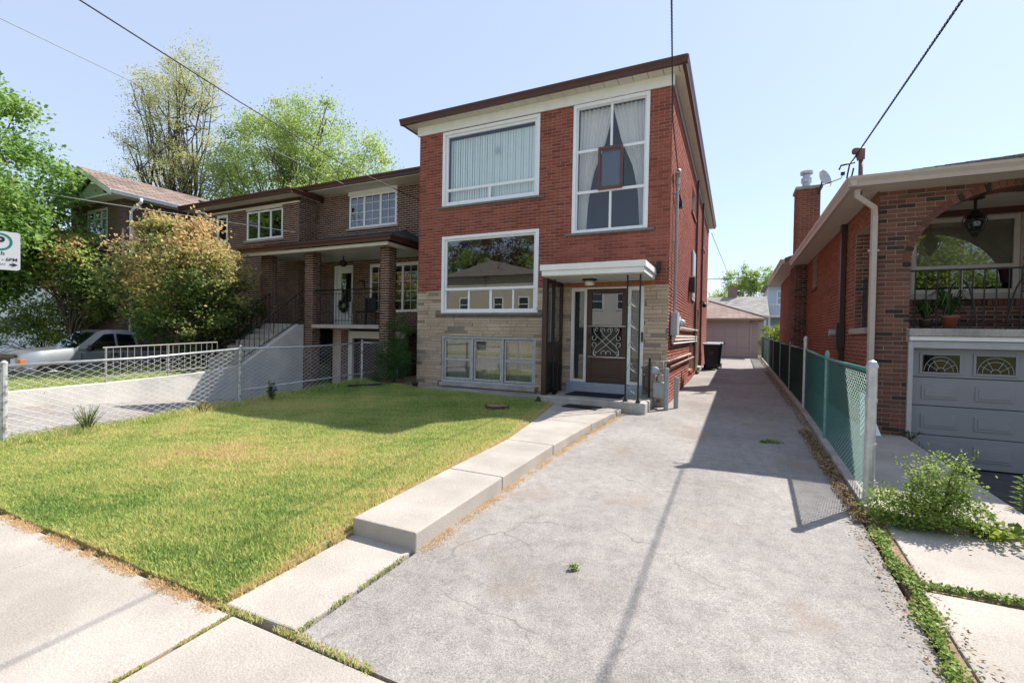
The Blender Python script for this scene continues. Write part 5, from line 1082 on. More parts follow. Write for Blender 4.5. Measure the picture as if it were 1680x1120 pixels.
m = MB(); m.add([(NR,NY-0.02,ez-0.02),(ax,NY-0.02,az-0.25),(NL-0.1,NY-0.02,ez-0.02)],[(0,1,2)]); m.build('pediment', M_gsof, gr_)
bw = 0.16
for (x0, x1, z0, z1) in ((er,ax,ez,az),(el_,ax,ez,az)):
    m = MB(); m.add([(x0,fy,z0-bw),(x1,fy,z1-bw),(x1,fy,z1),(x0,fy,z0),(x0,fy+0.04,z0-bw),(x1,fy+0.04,z1-bw),(x1,fy+0.04,z1),(x0,fy+0.04,z0)],[(0,1,2,3),(7,6,5,4),(0,4,5,1),(3,2,6,7),(0,3,7,4),(1,5,6,2)]); m.build('barge_board', M_gsof, gr_)
    m = MB(); m.add([(x0,fy+0.04,z0-0.06),(x1,fy+0.04,z1-0.06),(x1,NY-0.02,z1-0.06),(x0,NY-0.02,z0-0.06)],[(0,1,2,3)]); m.build('soffit', plain('green_soffit',(0.42,0.47,0.38),0.6), gr_)
m = MB(); m.box(NL-0.1,er-0.02,fy+0.05,NY-0.021,ez-0.12,ez-0.07); m.build('soffit', M_gsof, gr_); m = MB(); m.box(NR+0.01,er,NY-0.02,20,ez-0.09,ez-0.07); m.build('soffit', M_gsof, gr_)
M_wg = plain('white_gutter',(0.70,0.72,0.74),0.4); gutter_bar((er,fy,ez+0.03),(er,20.2,ez+0.03),(1,0,0),gr_,M_wg,h=0.13)
m = MB(); m.tube([(er+0.06,NY+0.35,ez-0.08),(er+0.05,NY+0.35,ez-0.2),(NR+0.07,NY+0.25,ez-0.5),(NR+0.07,NY+0.25,-0.4)],0.055,8); m.build('downspout', M_wg, gab, smooth=True)
m = MB(); m.add([(-19.45,14,6.15),(-24,14,6.15),(-21.7,17.5,7.75),(-19.45,21,6.15)],[(0,2,1),(0,3,2)]); m.build('rear_roof', MATS['pink_shingle_base'], gr_)
for yv in (12.3,17.5): m = MB(); m.add([(x,y,z) for x,y,z in ((-20.75,yv,6.76),(-20.75,yv+0.45,6.76),(-21.05,yv+0.45,6.91),(-21.05,yv,6.91),(-20.75,yv,6.86),(-20.75,yv+0.45,6.86),(-21.05,yv+0.45,6.98),(-21.05,yv,6.98))],[(4,5,6,7),(0,1,5,4),(1,2,6,5),(3,0,4,7)]); m.build('roof_vent', M_darkbr, gr_)
# white house further left
wh = thing('white_house', (-31,10,-0.2), 'white clapboard house glimpsed between the trees at far left', 'house')
m = MB(); z = -0.2
while z < 5.5: m.prism([(10.0,z),(9.965,z),(9.985,z+0.16),(10.0,z+0.16)],'x',-38,-26); m.prism([(0,0)]*0 or [(-26.0,z),(-25.965,z),(-25.985,z+0.16),(-26.0,z+0.16)],'y',10.0,19); z += 0.16
m.build('siding', plain('white_siding',(0.70,0.73,0.76),0.5,var=0.06), wh, kind='stuff'); m = MB(); m.box(-38,-26.01,10.01,19,-0.3,5.5); m.build('wall', MATS['white_siding'], wh); m = MB(); m.add([(-38.4,9.5,5.4),(-25.5,9.5,5.4),(-25.5,19.5,5.4),(-38.4,19.5,5.4),(-38.4,14.5,7.6),(-25.5,14.5,7.6)],[(0,1,5,4),(3,4,5,2),(1,2,5),(0,4,3),(0,3,2,1)]); m.build('roof', MATS['grey_shingle'], wh)
# ------------------------------------------------------------------ rear garage and houses behind it
gar = thing('rear_garage', (-1.6,29.5,0.3), 'pale pink garage with hipped shingle roof at the end of the driveway', 'garage')
M_pink = plain('pink_siding',(0.46,0.39,0.37),0.55,var=0.06,scale=4); gz0 = 0.30
m = MB(); m.box(-4.3,1.20,29.52,35,gz0-0.3,2.50); m.build('wall', M_pink, gar)
z = gz0; 
while z < 2.45:
    m = MB(); m.prism([(29.515,z),(29.49,z),(29.505,z+0.19),(29.515,z+0.19)],'x',0.86,1.205); m.build('siding_board', M_pink, gar); z += 0.195
gdr = MB(); gdr.box(-1.8,0.78,29.47,29.50,gz0+0.04,2.32); gdr = gdr.build('garage_door', plain('pink_door',(0.45,0.375,0.36),0.5,var=0.05), gar)
for j in range(4):
    for i in range(4):
        m = MB(); m.box(-1.75+0.63*i,-1.75+0.63*i+0.60,29.458,29.469,gz0+0.07+0.565*j,gz0+0.07+0.565*j+0.535); m.build('door_panel', MATS['pink_door'], gdr, bevel=0.008)
m = MB(); m.box(0.785,0.86,29.44,29.515,gz0,2.42); m.box(-1.9,0.86,29.44,29.515,2.33,2.44); m.build('door_trim', plain('pink_trim',(0.52,0.45,0.42),0.5), gar); m = MB(); m.box(-1.8,0.8,29.40,29.47,gz0-0.02,gz0+0.035); m.build('door_seal', M_iron, gar)
m = MB(); m.box(-0.52,-0.48,29.42,29.457,gz0+0.80,gz0+0.90); m.build('door_handle', M_iron, gdr)
rg = MB(); rg.add([(-4.7,29.1,2.55),(1.62,29.1,2.55),(1.62,35.4,2.55),(-4.7,35.4,2.55),(-1.54,32.2,3.75),(-1.54,32.3,3.75)],[(0,1,4),(1,2,5,4),(2,3,5),(3,0,4,5),(0,3,2,1)]); rg = rg.build('roof', MATS['pink_shingle_base'], gar)
shingled(rg,(-4.7,29.1,2.56),(1.62,29.1,2.56),(-1.53,32.2,3.76),(-1.55,32.2,3.76),piece_mat('tan_shingles',[(0,(0.26,0.19,0.16)),(1,(0.37,0.28,0.24))],'attr'),name='shingles',row=0.16,tab=0.33)
m = MB(); m.tube([(1.62,29.1,2.58),(-1.54,32.2,3.78)],0.05,6); m.build('hip_ridge', MATS['pink_shingle_base'], rg); gutter_bar((-4.7,29.1,2.56),(1.66,29.1,2.56),(0,-1,0),rg,M_beige,h=0.11,w=0.1)
hb = thing('grey_roofed_house', (-3,41,0.2), 'low house with a wide grey shingle roof behind the garage', 'house')
m = MB(); m.box(-9,2.0,40.3,47,0,3.15); m.build('wall', plain('tan_wall',(0.42,0.35,0.29),0.8), hb); r_ = MB(); r_.add([(-9.4,39.9,3.15),(2.35,39.9,3.15),(2.35,44,4.95),(-9.4,44,4.95),(2.35,48,3.15),(-9.4,48,3.15)],[(0,1,2,3),(3,2,4,5),(1,4,2),(0,3,5)]); r_ = r_.build('roof', C('far_grey_shingle',(0.32,0.29,0.27),(0.25,0.23,0.22),6,0.95), hb)
shingled(r_,(-9.4,39.9,3.17),(2.35,39.9,3.17),(2.35,44,4.97),(-9.4,44,4.97),piece_mat('light_grey_shingles',[(0,(0.25,0.23,0.22)),(1,(0.38,0.35,0.33))],'attr'),name='shingles',row=0.16,tab=0.33); m = MB(); m.box(-9.4,2.35,39.85,39.9,3.0,3.16); m.build('fascia', M_cream, r_); m = MB(); m.box(-0.6,0.1,43.8,44.4,4.6,5.8); m.build('chimney', C('far_chimney',(0.26,0.17,0.14)), r_)
bh = thing('pale_blue_house', (5,46,0.2), 'pale blue two storey house with balcony behind the fence', 'house')
M_pb = plain('pale_blue',(0.50,0.58,0.64),0.6,var=0.06); m = MB(); m.box(2.55,9,46,52,0,6.0); m.build('wall', M_pb, bh); m = MB(); m.prism([(2.2,6.0),(9.4,6.0),(5.8,7.2)],'y',45.4,52.4); m.build('roof', MATS['far_grey_shingle'], bh)
bfc = Face((0,46,0),(1,0,0),(0,-1,0)); w_ = add_window(bh, bfc, 3.2,4.4,4.3,5.6,[('h',4.95,3.25,4.35,0.06)],M_vinyl,gw,fw=0.08,setback=-0.05,room=False)
m = MB(); m.box(2.5,6,44.6,46,3.25,3.45); m.build('balcony', M_vinyl, bh)
for i in range(30): m = MB(); m.box(2.52+i*0.115,2.55+i*0.115,44.6,44.63,3.45,4.3); m.build('baluster', M_vinyl, bh)
m = MB(); m.box(2.5,6,44.58,44.65,4.3,4.38); m.build('balcony_rail', M_vinyl, bh); m = MB(); m.box(3.2,4.1,45.93,46,0.2,2.4); m.build('door', plain('brown_far_door',(0.22,0.15,0.11),0.6), bh)
for xp in (2.6,4.3): m = MB(); m.box(xp-0.09,xp+0.09,44.65,44.83,0.2,3.25); m.build('balcony_post', M_vinyl, bh)

# ------------------------------------------------------------------ across the street (seen in the windows)
def opposite(x, y, w, h, label, wallc, roofc, name):
    t = thing(name, (x,y,-0.2), label, 'house'); f = Face((0,y,0),(1,0,0),(0,1,0)); wc = plain(name+'_siding',wallc,0.6,var=0.08); x0, x1 = x-w/2, x+w/2
    m = MB(); m.box(x0,x1,y-8,y-0.02,-0.3,h); m.build('wall', wc, t); m = MB(); z = -0.2
    while z < h: f.slab(m, x0, x1, z, z+0.2, -0.02, 0.012+0.012*((z*5) % 1)); z += 0.205
    m.build('siding', wc, t, kind='stuff')
    m = MB(); m.prism([(x0-0.4,h),(x1+0.4,h),(x,h+w*0.13)],'y',y-8.3,y+0.5); m.build('roof', plain(name+'_roof',roofc,0.9), t)
    for u in (x-w*0.3,x+w*0.05,x+w*0.3):
        for z0 in (0.9,3.4):
            if z0+1.3 > h: continue
            add_window(t, f, u-0.5,u+0.5,z0,z0+1.3,[('h',z0+0.65,u-0.45,u+0.45,0.06)],M_vinyl,M_glass_d,fw=0.10,setback=-0.06,room=False)
    m = MB(); f.slab(m, x-w*0.16,x-w*0.16+0.95,0,2.1,0.0,0.06); m.build('door', M_darkbr, t)
opposite(-19.5,-17,10,6.6,'cream clapboard house across the street mirrored in the picture window',(0.52,0.47,0.38),(0.27,0.24,0.22),'cream_house')
opposite(-10,-15.5,8,6.2,'white clapboard house across the street mirrored in the front door',(0.66,0.65,0.62),(0.11,0.11,0.11),'clapboard_house')
opposite(5,-17,9,4.8,'tan house across the street behind the camera',(0.38,0.28,0.21),(0.14,0.12,0.11),'tan_house')

# ------------------------------------------------------------------ pickup truck
tx0, tx1, ty = -19.72, -18.0, 5.75                    # left and right flank, nose
tz = -0.42
tk = thing('pickup_truck', ((tx0+tx1)/2, ty+2.4, tz), 'silver grey pickup truck parked nose to the street in the next driveway', 'truck')
def carpaint(name, c):
    m, nt, n, l, b = _nt(name); b.inputs['Base Color'].default_value = (*c,1); b.inputs['Metallic'].default_value = 0.55; b.inputs['Roughness'].default_value = 0.35; b.inputs['Coat Weight'].default_value = 0.6; b.inputs['Coat Roughness'].default_value = 0.08
    p = _pos(n); t = _noise(n, l, p, 8, 4); r = _ramp(n, l, t.outputs[0], [(0.3,tuple(x*0.9 for x in c)),(0.7,c)]); l.new(r.outputs[0], b.inputs['Base Color']); return m
M_car = carpaint('silver_paint',(0.36,0.38,0.40))
Y = lambda a: ty+a
Zt = lambda h: tz+h
def loft(sections, mat, name, parent, bevel=0.0, smooth=True):
    """sections along y: (y, [(x,z)...]) closed rings of the same count"""
    m = MB(); n = len(sections[0][1]); vs = []
    for y_, ring in sections: vs += [(x,y_,z) for x,z in ring]
    k = len(sections); fs = [(i*n+j, i*n+(j+1) % n, (i+1)*n+(j+1) % n, (i+1)*n+j) for i in range(k-1) for j in range(n)] + [tuple(range(n-1,-1,-1)), tuple(range((k-1)*n,k*n))]
    m.add(vs, fs); o = m.build(name, mat, parent, smooth=True); o.data.set_sharp_from_angle(angle=rad(38)); return o
xc = (tx0+tx1)/2
def ring(hw, zb, zs, zt, tw):          # half width, bottom, shoulder, top, top half width
    return [(xc-hw*0.93,Zt(zb)),(xc+hw*0.93,Zt(zb)),(xc+hw,Zt(zb+0.15)),(xc+hw,Zt(zs)),(xc+tw,Zt(zt)),(xc-tw,Zt(zt)),(xc-hw,Zt(zs)),(xc-hw,Zt(zb+0.15))]
hw = 0.86
body = loft([(Y(0.02),ring(0.74,0.42,0.80,0.95,0.62)),(Y(0.12),ring(0.82,0.36,0.86,1.03,0.68)),(Y(0.5),ring(hw,0.34,0.93,1.10,0.72)),(Y(1.15),ring(hw,0.34,0.97,1.16,0.76)),(Y(1.3),ring(hw,0.34,0.99,1.17,0.80)),(Y(1.32),ring(hw,0.34,1.02,1.06,0.84)),(Y(2.95),ring(hw,0.34,1.02,1.06,0.84)),(Y(2.98),ring(hw,0.34,1.02,1.04,0.84)),(Y(4.8),ring(hw,0.38,1.02,1.04,0.84)),(Y(4.84),ring(0.83,0.42,0.98,1.02,0.80))], M_car, 'body', tk, smooth=False, bevel=0.03)
cab = loft([(Y(1.22),ring(0.80,1.00,1.05,1.10,0.76)),(Y(1.85),ring(0.82,1.00,1.10,1.66,0.62)),(Y(2.1),ring(0.83,1.00,1.12,1.735,0.62)),(Y(2.65),ring(0.83,1.00,1.12,1.735,0.62)),(Y(2.9),ring(0.83,1.00,1.12,1.66,0.62)),(Y(2.97),ring(0.83,1.00,1.12,1.15,0.74))], M_car, 'cab', tk, smooth=False, bevel=0.025)
cgl = glass('car_glass',(0.12,0.14,0.15),2.0)
def patch(pts, mat, name, parent, off=(0,0,0), r=0): m = MB(); m.add([Vector(p)+Vector(off) for p in pts],[tuple(range(len(pts)))]); return m.build(name, mat, parent)
sd = 1
for s_ in (-1,1):
    xs_ = lambda h: xc + s_*(0.835-(h-1.10)*0.335)
    patch([(xs_(1.13),Y(1.48),Zt(1.13)),(xs_(1.13),Y(2.26),Zt(1.13)),(xs_(1.62),Y(2.26),Zt(1.62)),(xs_(1.60),Y(2.0),Zt(1.60))], cgl, 'side_window', cab, (s_*0.03,0,0))
    patch([(xs_(1.13),Y(2.33),Zt(1.13)),(xs_(1.13),Y(2.84),Zt(1.13)),(xs_(1.58),Y(2.78),Zt(1.58)),(xs_(1.62),Y(2.33),Zt(1.62))], cgl, 'side_window', cab, (s_*0.03,0,0))
    m = MB(); m.box(xc+s_*0.98-0.10,xc+s_*0.98+0.10,Y(1.50),Y(1.62),Zt(1.10),Zt(1.26)); m.build('mirror', M_iron, cab, bevel=0.03)
    m = MB(); m.box(min(xc+s_*0.862,xc+s_*0.89),max(xc+s_*0.862,xc+s_*0.89),Y(2.12),Y(2.30),Zt(0.93),Zt(0.98)); m.build('door_handle', M_iron, body, bevel=0.008)
    m = MB(); m.box(min(xc+s_*0.858,xc+s_*0.864),max(xc+s_*0.858,xc+s_*0.864),Y(1.37),Y(1.385),Zt(0.40),Zt(1.02)); m.box(min(xc+s_*0.858,xc+s_*0.864),max(xc+s_*0.858,xc+s_*0.864),Y(2.45),Y(2.465),Zt(0.40),Zt(1.02)); m.build('door_seam', M_iron, body)
    for yw in (0.72,3.85):
        m = MB(); ring_ = [(Y(yw)+0.43*math.cos(t),Zt(0.36)+0.43*math.sin(t)) for t in np.linspace(-0.25,3.39,20)]; m.prism(ring_,'x',xc+s_*0.80,xc+s_*0.868); m.build('wheel_arch', M_iron, body)
        w_ = MB(); w_.tube([(xc+s_*0.64,Y(yw),Zt(0.345)),(xc+s_*0.66,Y(yw),Zt(0.345)),(xc+s_*0.84,Y(yw),Zt(0.345)),(xc+s_*0.86,Y(yw),Zt(0.345))],[0.30,0.345,0.345,0.31],24); wl_ = w_.build('wheel', plain('tyre_rubber',(0.018,0.018,0.018),0.85), tk)
        m = MB(); m.tube([(xc+s_*0.85,Y(yw),Zt(0.345)),(xc+s_*0.874,Y(yw),Zt(0.345))],[0.21,0.17],20); m.build('rim', M_alu, wl_)
    m = MB(); m.add([(xc+s_*0.36,Y(-0.005),Zt(0.70)),(xc+s_*0.80,Y(0.09),Zt(0.70)),(xc+s_*0.80,Y(0.10),Zt(0.88)),(xc+s_*0.36,Y(0.0),Zt(0.88))],[(0,1,2,3)]); m.v = [(a,b-0.02,c) for a,b,c in m.v]; m.build('headlight', plain('lamp_clear',(0.62,0.65,0.67),0.1), body)
    m = MB(); m.box(min(xc+s_*0.70,xc+s_*0.855),max(xc+s_*0.70,xc+s_*0.855),Y(0.02),Y(0.14),Zt(0.71),Zt(0.87)); m.build('turn_signal', plain('amber_lens',(0.70,0.20,0.05),0.25), body, bevel=0.01)
patch([(xc-0.72,Y(1.27),Zt(1.13)),(xc+0.72,Y(1.27),Zt(1.13)),(xc+0.60,Y(1.83),Zt(1.645)),(xc-0.60,Y(1.83),Zt(1.645))], cgl, 'windshield', cab, (0,-0.03,0.012))
m = MB(); m.box(xc-0.36,xc+0.36,Y(-0.03),Y(0.05),Zt(0.66),Zt(0.90)); m.build('grille', M_iron, body); m = MB(); m.box(xc-0.84,xc+0.84,Y(-0.10),Y(0.10),Zt(0.40),Zt(0.60)); m.build('bumper', plain('dark_bumper',(0.03,0.03,0.033),0.5), tk, bevel=0.03)
m = MB(); m.box(xc-0.66,xc+0.66,Y(-0.035),Y(0.03),Zt(0.92),Zt(1.00)); m.build('bug_deflector', plain('maroon_deflector',(0.05,0.015,0.012),0.3), body, bevel=0.01)
m = MB(); m.box(xc-0.76,xc+0.76,Y(3.05),Y(4.78),Zt(1.03),Zt(1.047)); m.build('bed_floor', M_iron, body)

# ------------------------------------------------------------------ parking sign
def text_mesh(name, body_, size, O, U, N, mat, parent, bold=0.0):
    c = bpy.data.curves.new(name, 'FONT'); c.body = body_; c.size = size; c.align_x = 'CENTER'; c.align_y = 'CENTER'; c.offset = bold
    t = bpy.data.objects.new(name, c); col.objects.link(t); bpy.context.view_layer.update()
    me = bpy.data.meshes.new_from_object(t.evaluated_get(bpy.context.evaluated_depsgraph_get())); col.objects.unlink(t); bpy.data.objects.remove(t)
    U, N = Vector(U), Vector(N); Z = Vector((0,0,1)); me.transform(Matrix((U,Z,N)).transposed().to_4x4()); me.materials.clear(); me.materials.append(mat)
    o = bpy.data.objects.new(name, me); _link(o, parent, Vector(O)); return o
sgc = Vector((-7.98,2.40,2.30)); sn = (Vector((0.0,0.0,2.3))-sgc); sn.z = 0; sn = Vector((0.93,-0.37,0)).normalized(); su = Vector((0,0,1)).cross(sn).normalized()
sg = thing('parking_sign', (sgc.x,sgc.y,-0.1), 'white parking sign with green ring and arrow at the left edge', 'sign')
def on(u, v, d): return sgc + su*u + Vector((0,0,v)) + sn*d
m = MB(); w2, h2, c = 0.15, 0.23, 0.03; out = []
for (cx_, cz_, a0) in ((w2-c,h2-c,0),(-w2+c,h2-c,90),(-w2+c,-h2+c,180),(w2-c,-h2+c,270)):
    for i in range(5): a = rad(a0+90*i/4); out.append((cx_+c*math.cos(a), cz_+c*math.sin(a)))
n = len(out); m.add([on(a,b,0) for a,b in out]+[on(a,b,-0.004) for a,b in out],[tuple(range(n)),tuple(range(2*n-1,n-1,-1))]+[(i,n+i,n+(i+1) % n,(i+1) % n) for i in range(n)]); m.build('sign_plate', plain('sign_white',(0.62,0.63,0.66),0.4,var=0.05), sg)
blk = plain('sign_black',(0.02,0.02,0.022),0.5); grn = plain('sign_green',(0.01,0.20,0.17),0.5)
m = MB(); R0, R1 = 0.082, 0.106; nn = 40; m.add([on(-0.02+R0*math.cos(t),0.105+R0*math.sin(t),0.0015) for t in np.linspace(0,6.2832,nn,endpoint=False)]+[on(-0.02+R1*math.cos(t),0.105+R1*math.sin(t),0.0015) for t in np.linspace(0,6.2832,nn,endpoint=False)],[(i,nn+i,nn+(i+1) % nn,(i+1) % nn) for i in range(nn)]); m.build('ring', grn, sg)
text_mesh('letter', 'P', 0.15, on(-0.02,0.105,0.002), su, sn, blk, sg, 0.006); text_mesh('lettering', '1 h', 0.065, on(-0.02,-0.035,0.002), su, sn, blk, sg, 0.001)
text_mesh('lettering', '8AM - 6PM', 0.055, on(-0.0,-0.105,0.002), su, sn, blk, sg, 0.001); text_mesh('lettering', 'MON-SAT', 0.032, on(-0.04,-0.165,0.002), su, sn, blk, sg)
m = MB(); m.add([on(a,b,0.002) for a,b in ((0.055,-0.155),(0.09,-0.155),(0.075,-0.135),(0.13,-0.165),(0.075,-0.195),(0.09,-0.175),(0.055,-0.175),(0.065,-0.165))],[tuple(range(8))]); m.build('arrow', blk, sg)
m = MB(); m.tube([on(-0.185,-2.55,-0.03),on(-0.185,0.30,-0.03)],0.025,8); m.tube([on(-0.185,0.14,-0.015),on(-0.05,0.14,-0.015)],0.012,6); m.tube([on(-0.185,-0.14,-0.015),on(-0.05,-0.14,-0.015)],0.012,6); m.build('sign_post', M_galv, sg)
# ------------------------------------------------------------------ foliage
def leaf_cards(P, size, aspect=0.62, up=0.35, seed=0, droop=0.0):
    """a folded diamond-shaped leaf at every point: two triangles"""
    rg = np.random.default_rng(seed); n = len(P)
    nrm = rg.normal(0,1,(n,3)); nrm[:,2] = np.abs(nrm[:,2])+up; nrm /= np.linalg.norm(nrm,axis=1)[:,None]
    t = rg.normal(0,1,(n,3)); t[:,2] -= droop; t -= nrm*np.sum(t*nrm,axis=1)[:,None]; t /= np.linalg.norm(t,axis=1)[:,None]+1e-9
    b = np.cross(nrm,t); s = size*rg.uniform(0.6,1.3,(n,1))
    V = np.empty((n,4,3)); V[:,0] = P; V[:,1] = P+t*s*0.45+b*s*aspect*0.5+nrm*s*0.12; V[:,2] = P+t*s; V[:,3] = P+t*s*0.45-b*s*aspect*0.5+nrm*s*0.12
    k = np.arange(n)*4; F = np.empty((n,2,3),dtype=int); F[:,0] = np.stack([k,k+1,k+2],1); F[:,1] = np.stack([k,k+2,k+3],1)
    return V.reshape(-1,3), F.reshape(-1,3)
def crown_points(blobs, n, clump=0.35, nclump=60, seed=0, shell=0.75):
    rg = np.random.default_rng(seed); out = []; wts = np.array([b[2] for b in blobs],float); wts /= wts.sum(); tips = []
    for (c, r, _), w in zip(blobs, wts):
        k = max(3, int(nclump*w)); d = rg.normal(0,1,(k,3)); d /= np.linalg.norm(d,axis=1)[:,None]
        rr = rg.uniform(shell**3,1,(k,1))**(1/3); inner = rg.random(k) < 0.25; rr[inner] *= rg.uniform(0.3,0.9,(inner.sum(),1))
        C_ = np.array(c)+d*rr*np.array(r); tips.append(C_)
        m = int(n*w/k)+1; cs = clump*rg.uniform(0.5,1.25,(k,1,1)); off = rg.normal(0,1,(k,m,3))*cs*np.array([1,1,0.62]); out.append((C_[:,None,:]+off).reshape(-1,3))
    return np.concatenate(out), np.concatenate(tips)
def make_tree(name, label, cat, base, fork, blobs, n, size, mat, bark, r0, clump=0.35, nclump=60, seed=1, limbs=26, group=None, aspect=0.62, shell=0.75, twig=0.012, crown_name='crown', keep=None):
    t = thing(name, base, label, cat, group); P, tips = crown_points(blobs, n, clump, nclump, seed, shell)
    if keep is not None: P = P[keep(P)]
    rg = np.random.default_rng(seed+50); V, F = leaf_cards(P, size, aspect, seed=seed)
    # one tone per leaf, loosely shared by its clump
    hz = (P[:,2]-P[:,2].mean())/(P[:,2].std()+1e-6)
    R = np.clip(np.repeat(0.5+(0.17*hz-0.07 if 'photinia' in mat.name else 0.0)+0.28*np.sin(P[:,0]*2.3+P[:,1]*1.7)*np.sin(P[:,2]*2.1+seed)+rg.normal(0,0.17,len(P)),2),0,1)
    fast_mesh(crown_name, V, F, R, mat, t)
    m = MB(); B = Vector(base); K = Vector(fork); mid = B.lerp(K,0.55)+Vector((0.04*r0/0.1*rg.normal(),0.04*rg.normal(),0))
    m.tube([B-Vector((0,0,0.3)),B+Vector((0,0,0.15)),mid,K],[r0*1.25,r0,r0*0.85,r0*0.7],9)
    pick = tips[rg.permutation(len(tips))[:limbs]]
    for q in pick:
        q = Vector(q); f = rg.uniform(0.55,1.0); S = B.lerp(K,f); L = (q-S).length; a = S.lerp(q,0.35)+Vector(np.clip(rg.normal(0,1,3),-1.2,1.2)*0.05*L)+Vector((0,0,0.05*L)); b = S.lerp(q,0.72)+Vector(np.clip(rg.normal(0,1,3),-1.2,1.2)*0.035*L)
        m.tube([S,a,b,q],[r0*0.42,r0*0.26,r0*0.13,twig],6)
        for _ in range(4):
            s_ = a.lerp(q,rg.uniform(0.1,0.9)); e_ = s_+Vector(np.clip(rg.normal(0,1,3),-1.3,1.3)*min(0.16*L,0.9))+Vector((0,0,0.06*L)); m.tube([s_,s_.lerp(e_,0.5)+Vector(rg.normal(0,0.03*L,3)),e_],[r0*0.10+twig*0.4,r0*0.06+twig*0.3,twig*0.5],4)
    m.build('trunk', bark, t, smooth=True); return t
M_bark = C('grey_bark',(0.15,0.125,0.10),(0.09,0.075,0.06),6,0.95,bump=0.8,bscale=30); M_bark_d = C('dark_bark',(0.07,0.055,0.045),(0.045,0.035,0.03),6,0.95,bump=0.8,bscale=30)
L_maple = leaf_mat('maple_leaf',[(0,(0.08,0.17,0.035)),(0.4,(0.16,0.30,0.06)),(0.8,(0.26,0.42,0.09)),(1,(0.38,0.45,0.12))],0.5)
L_spring = leaf_mat('spring_leaf',[(0,(0.17,0.27,0.065)),(0.5,(0.33,0.45,0.11)),(1,(0.50,0.56,0.17))],0.5)
L_young = leaf_mat('young_leaf',[(0,(0.24,0.29,0.11)),(0.5,(0.44,0.45,0.18)),(1,(0.60,0.55,0.26))],0.5)
L_photinia = leaf_mat('photinia_leaf',[(0,(0.07,0.13,0.035)),(0.35,(0.17,0.24,0.06)),(0.5,(0.38,0.36,0.12)),(0.75,(0.56,0.40,0.16)),(1,(0.64,0.45,0.22))],0.45)
L_dark = leaf_mat('dark_green_leaf',[(0,(0.015,0.04,0.012)),(0.6,(0.04,0.09,0.02)),(1,(0.08,0.14,0.03))],0.3)
L_cedar = leaf_mat('cedar_leaf',[(0,(0.018,0.055,0.016)),(0.6,(0.04,0.11,0.025)),(1,(0.09,0.17,0.035))],0.3)
L_ivy = leaf_mat('ivy_leaf',[(0,(0.07,0.13,0.015)),(0.5,(0.17,0.25,0.025)),(1,(0.30,0.34,0.04))],0.4)
L_shrub = leaf_mat('weed_leaf',[(0,(0.09,0.17,0.03)),(0.5,(0.20,0.30,0.055)),(1,(0.36,0.42,0.11))],0.45)
L_red = leaf_mat('reddish_leaf',[(0,(0.07,0.05,0.03)),(0.6,(0.16,0.10,0.06)),(1,(0.22,0.15,0.08))],0.35)

make_tree('maple_tree','large leafy green maple at the far left edge','tree',(-23.2,5.2,-0.2),(-23.2,5.4,2.6),[((-23.2,5.2,6.2),(4.0,3.4,3.2),5),((-22.6,6.9,4.3),(2.6,1.8,1.6),2),((-23.4,4.6,9.0),(2.4,2.2,1.5),1.6),((-22.4,5.6,3.0),(2.2,1.8,1.0),1.3)],60000,0.155,L_maple,M_bark,0.24,clump=0.42,nclump=190,seed=3,limbs=40)
make_tree('tall_tree','tall half bare tree with thin yellow green foliage behind the houses','tree',(-39.5,22,0),(-39.8,22,7),[((-41.5,22,16),(4.5,3,4.0),3),((-42.5,22,20.5),(2.8,2.2,2.6),1.6),((-38.6,22,20.5),(2.2,2,3.4),1.6),((-46.5,22,12.5),(4.2,3,2.8),1.6),((-38.5,22,13),(3.2,3,4),1.4)],42000,0.125,L_young,M_bark_d,0.34,clump=0.5,nclump=330,seed=5,limbs=75,shell=0.5,twig=0.03)
make_tree('broad_tree','broad bright green tree rising behind the brown brick house','tree',(-30.5,25,0),(-30.5,25,6),[((-33.0,25,14),(5.6,3.6,4.4),4),((-29.5,25,15.5),(4.2,3.4,3.2),2.6),((-25.0,25,11.6),(4.4,3.4,3.8),2.8),((-36.5,25,12),(3.5,3,4),1.8),((-31,25,9),(6,3.4,2.6),1.6)],80000,0.16,L_spring,M_bark,0.4,clump=0.6,nclump=330,seed=8,limbs=70,shell=0.55,twig=0.03)
make_tree('photinia_shrub','large round shrub with orange new leaves by the brown brick house','shrub',(-14.3,7.8,0.25),(-14.3,7.8,1.6),[((-14.3,7.7,3.05),(1.7,1.35,1.35),4),((-14.2,8.7,2.6),(1.3,1.2,1.1),2),((-14.4,7.1,2.4),(1.2,0.9,0.9),1.5),((-14.1,8.0,1.5),(1.2,1.3,0.7),1.0),((-14.0,8.3,4.1),(0.4,0.35,0.55),0.35),((-14.4,7.35,4.15),(0.4,0.35,0.5),0.35)],26000,0.10,L_photinia,M_bark,0.09,clump=0.17,nclump=330,seed=12,limbs=40,twig=0.006)
make_tree('photinia_shrub','smaller orange leaved shrub in front of the gabled house','shrub',(-21.2,8.1,-0.2),(-21.2,8.1,1.6),[((-21.4,7.9,3.6),(1.5,0.95,1.05),3),((-20.7,8.5,2.6),(1.2,0.5,0.9),2),((-21.7,7.5,4.3),(0.7,0.6,0.5),0.8)],14000,0.12,L_photinia,M_bark,0.08,clump=0.2,nclump=170,seed=14,limbs=30,twig=0.008)
make_tree('dark_bush','dark leafy bush in deep shade beside the porch stairs','bush',(-15.0,9.3,0.3),(-15.0,9.3,0.9),[((-15.0,9.3,1.35),(1.5,0.9,1.1),3),((-14.0,9.2,1.8),(0.8,0.7,1.2),1.5)],7000,0.08,L_dark,M_bark_d,0.06,clump=0.2,nclump=140,seed=16,limbs=20)
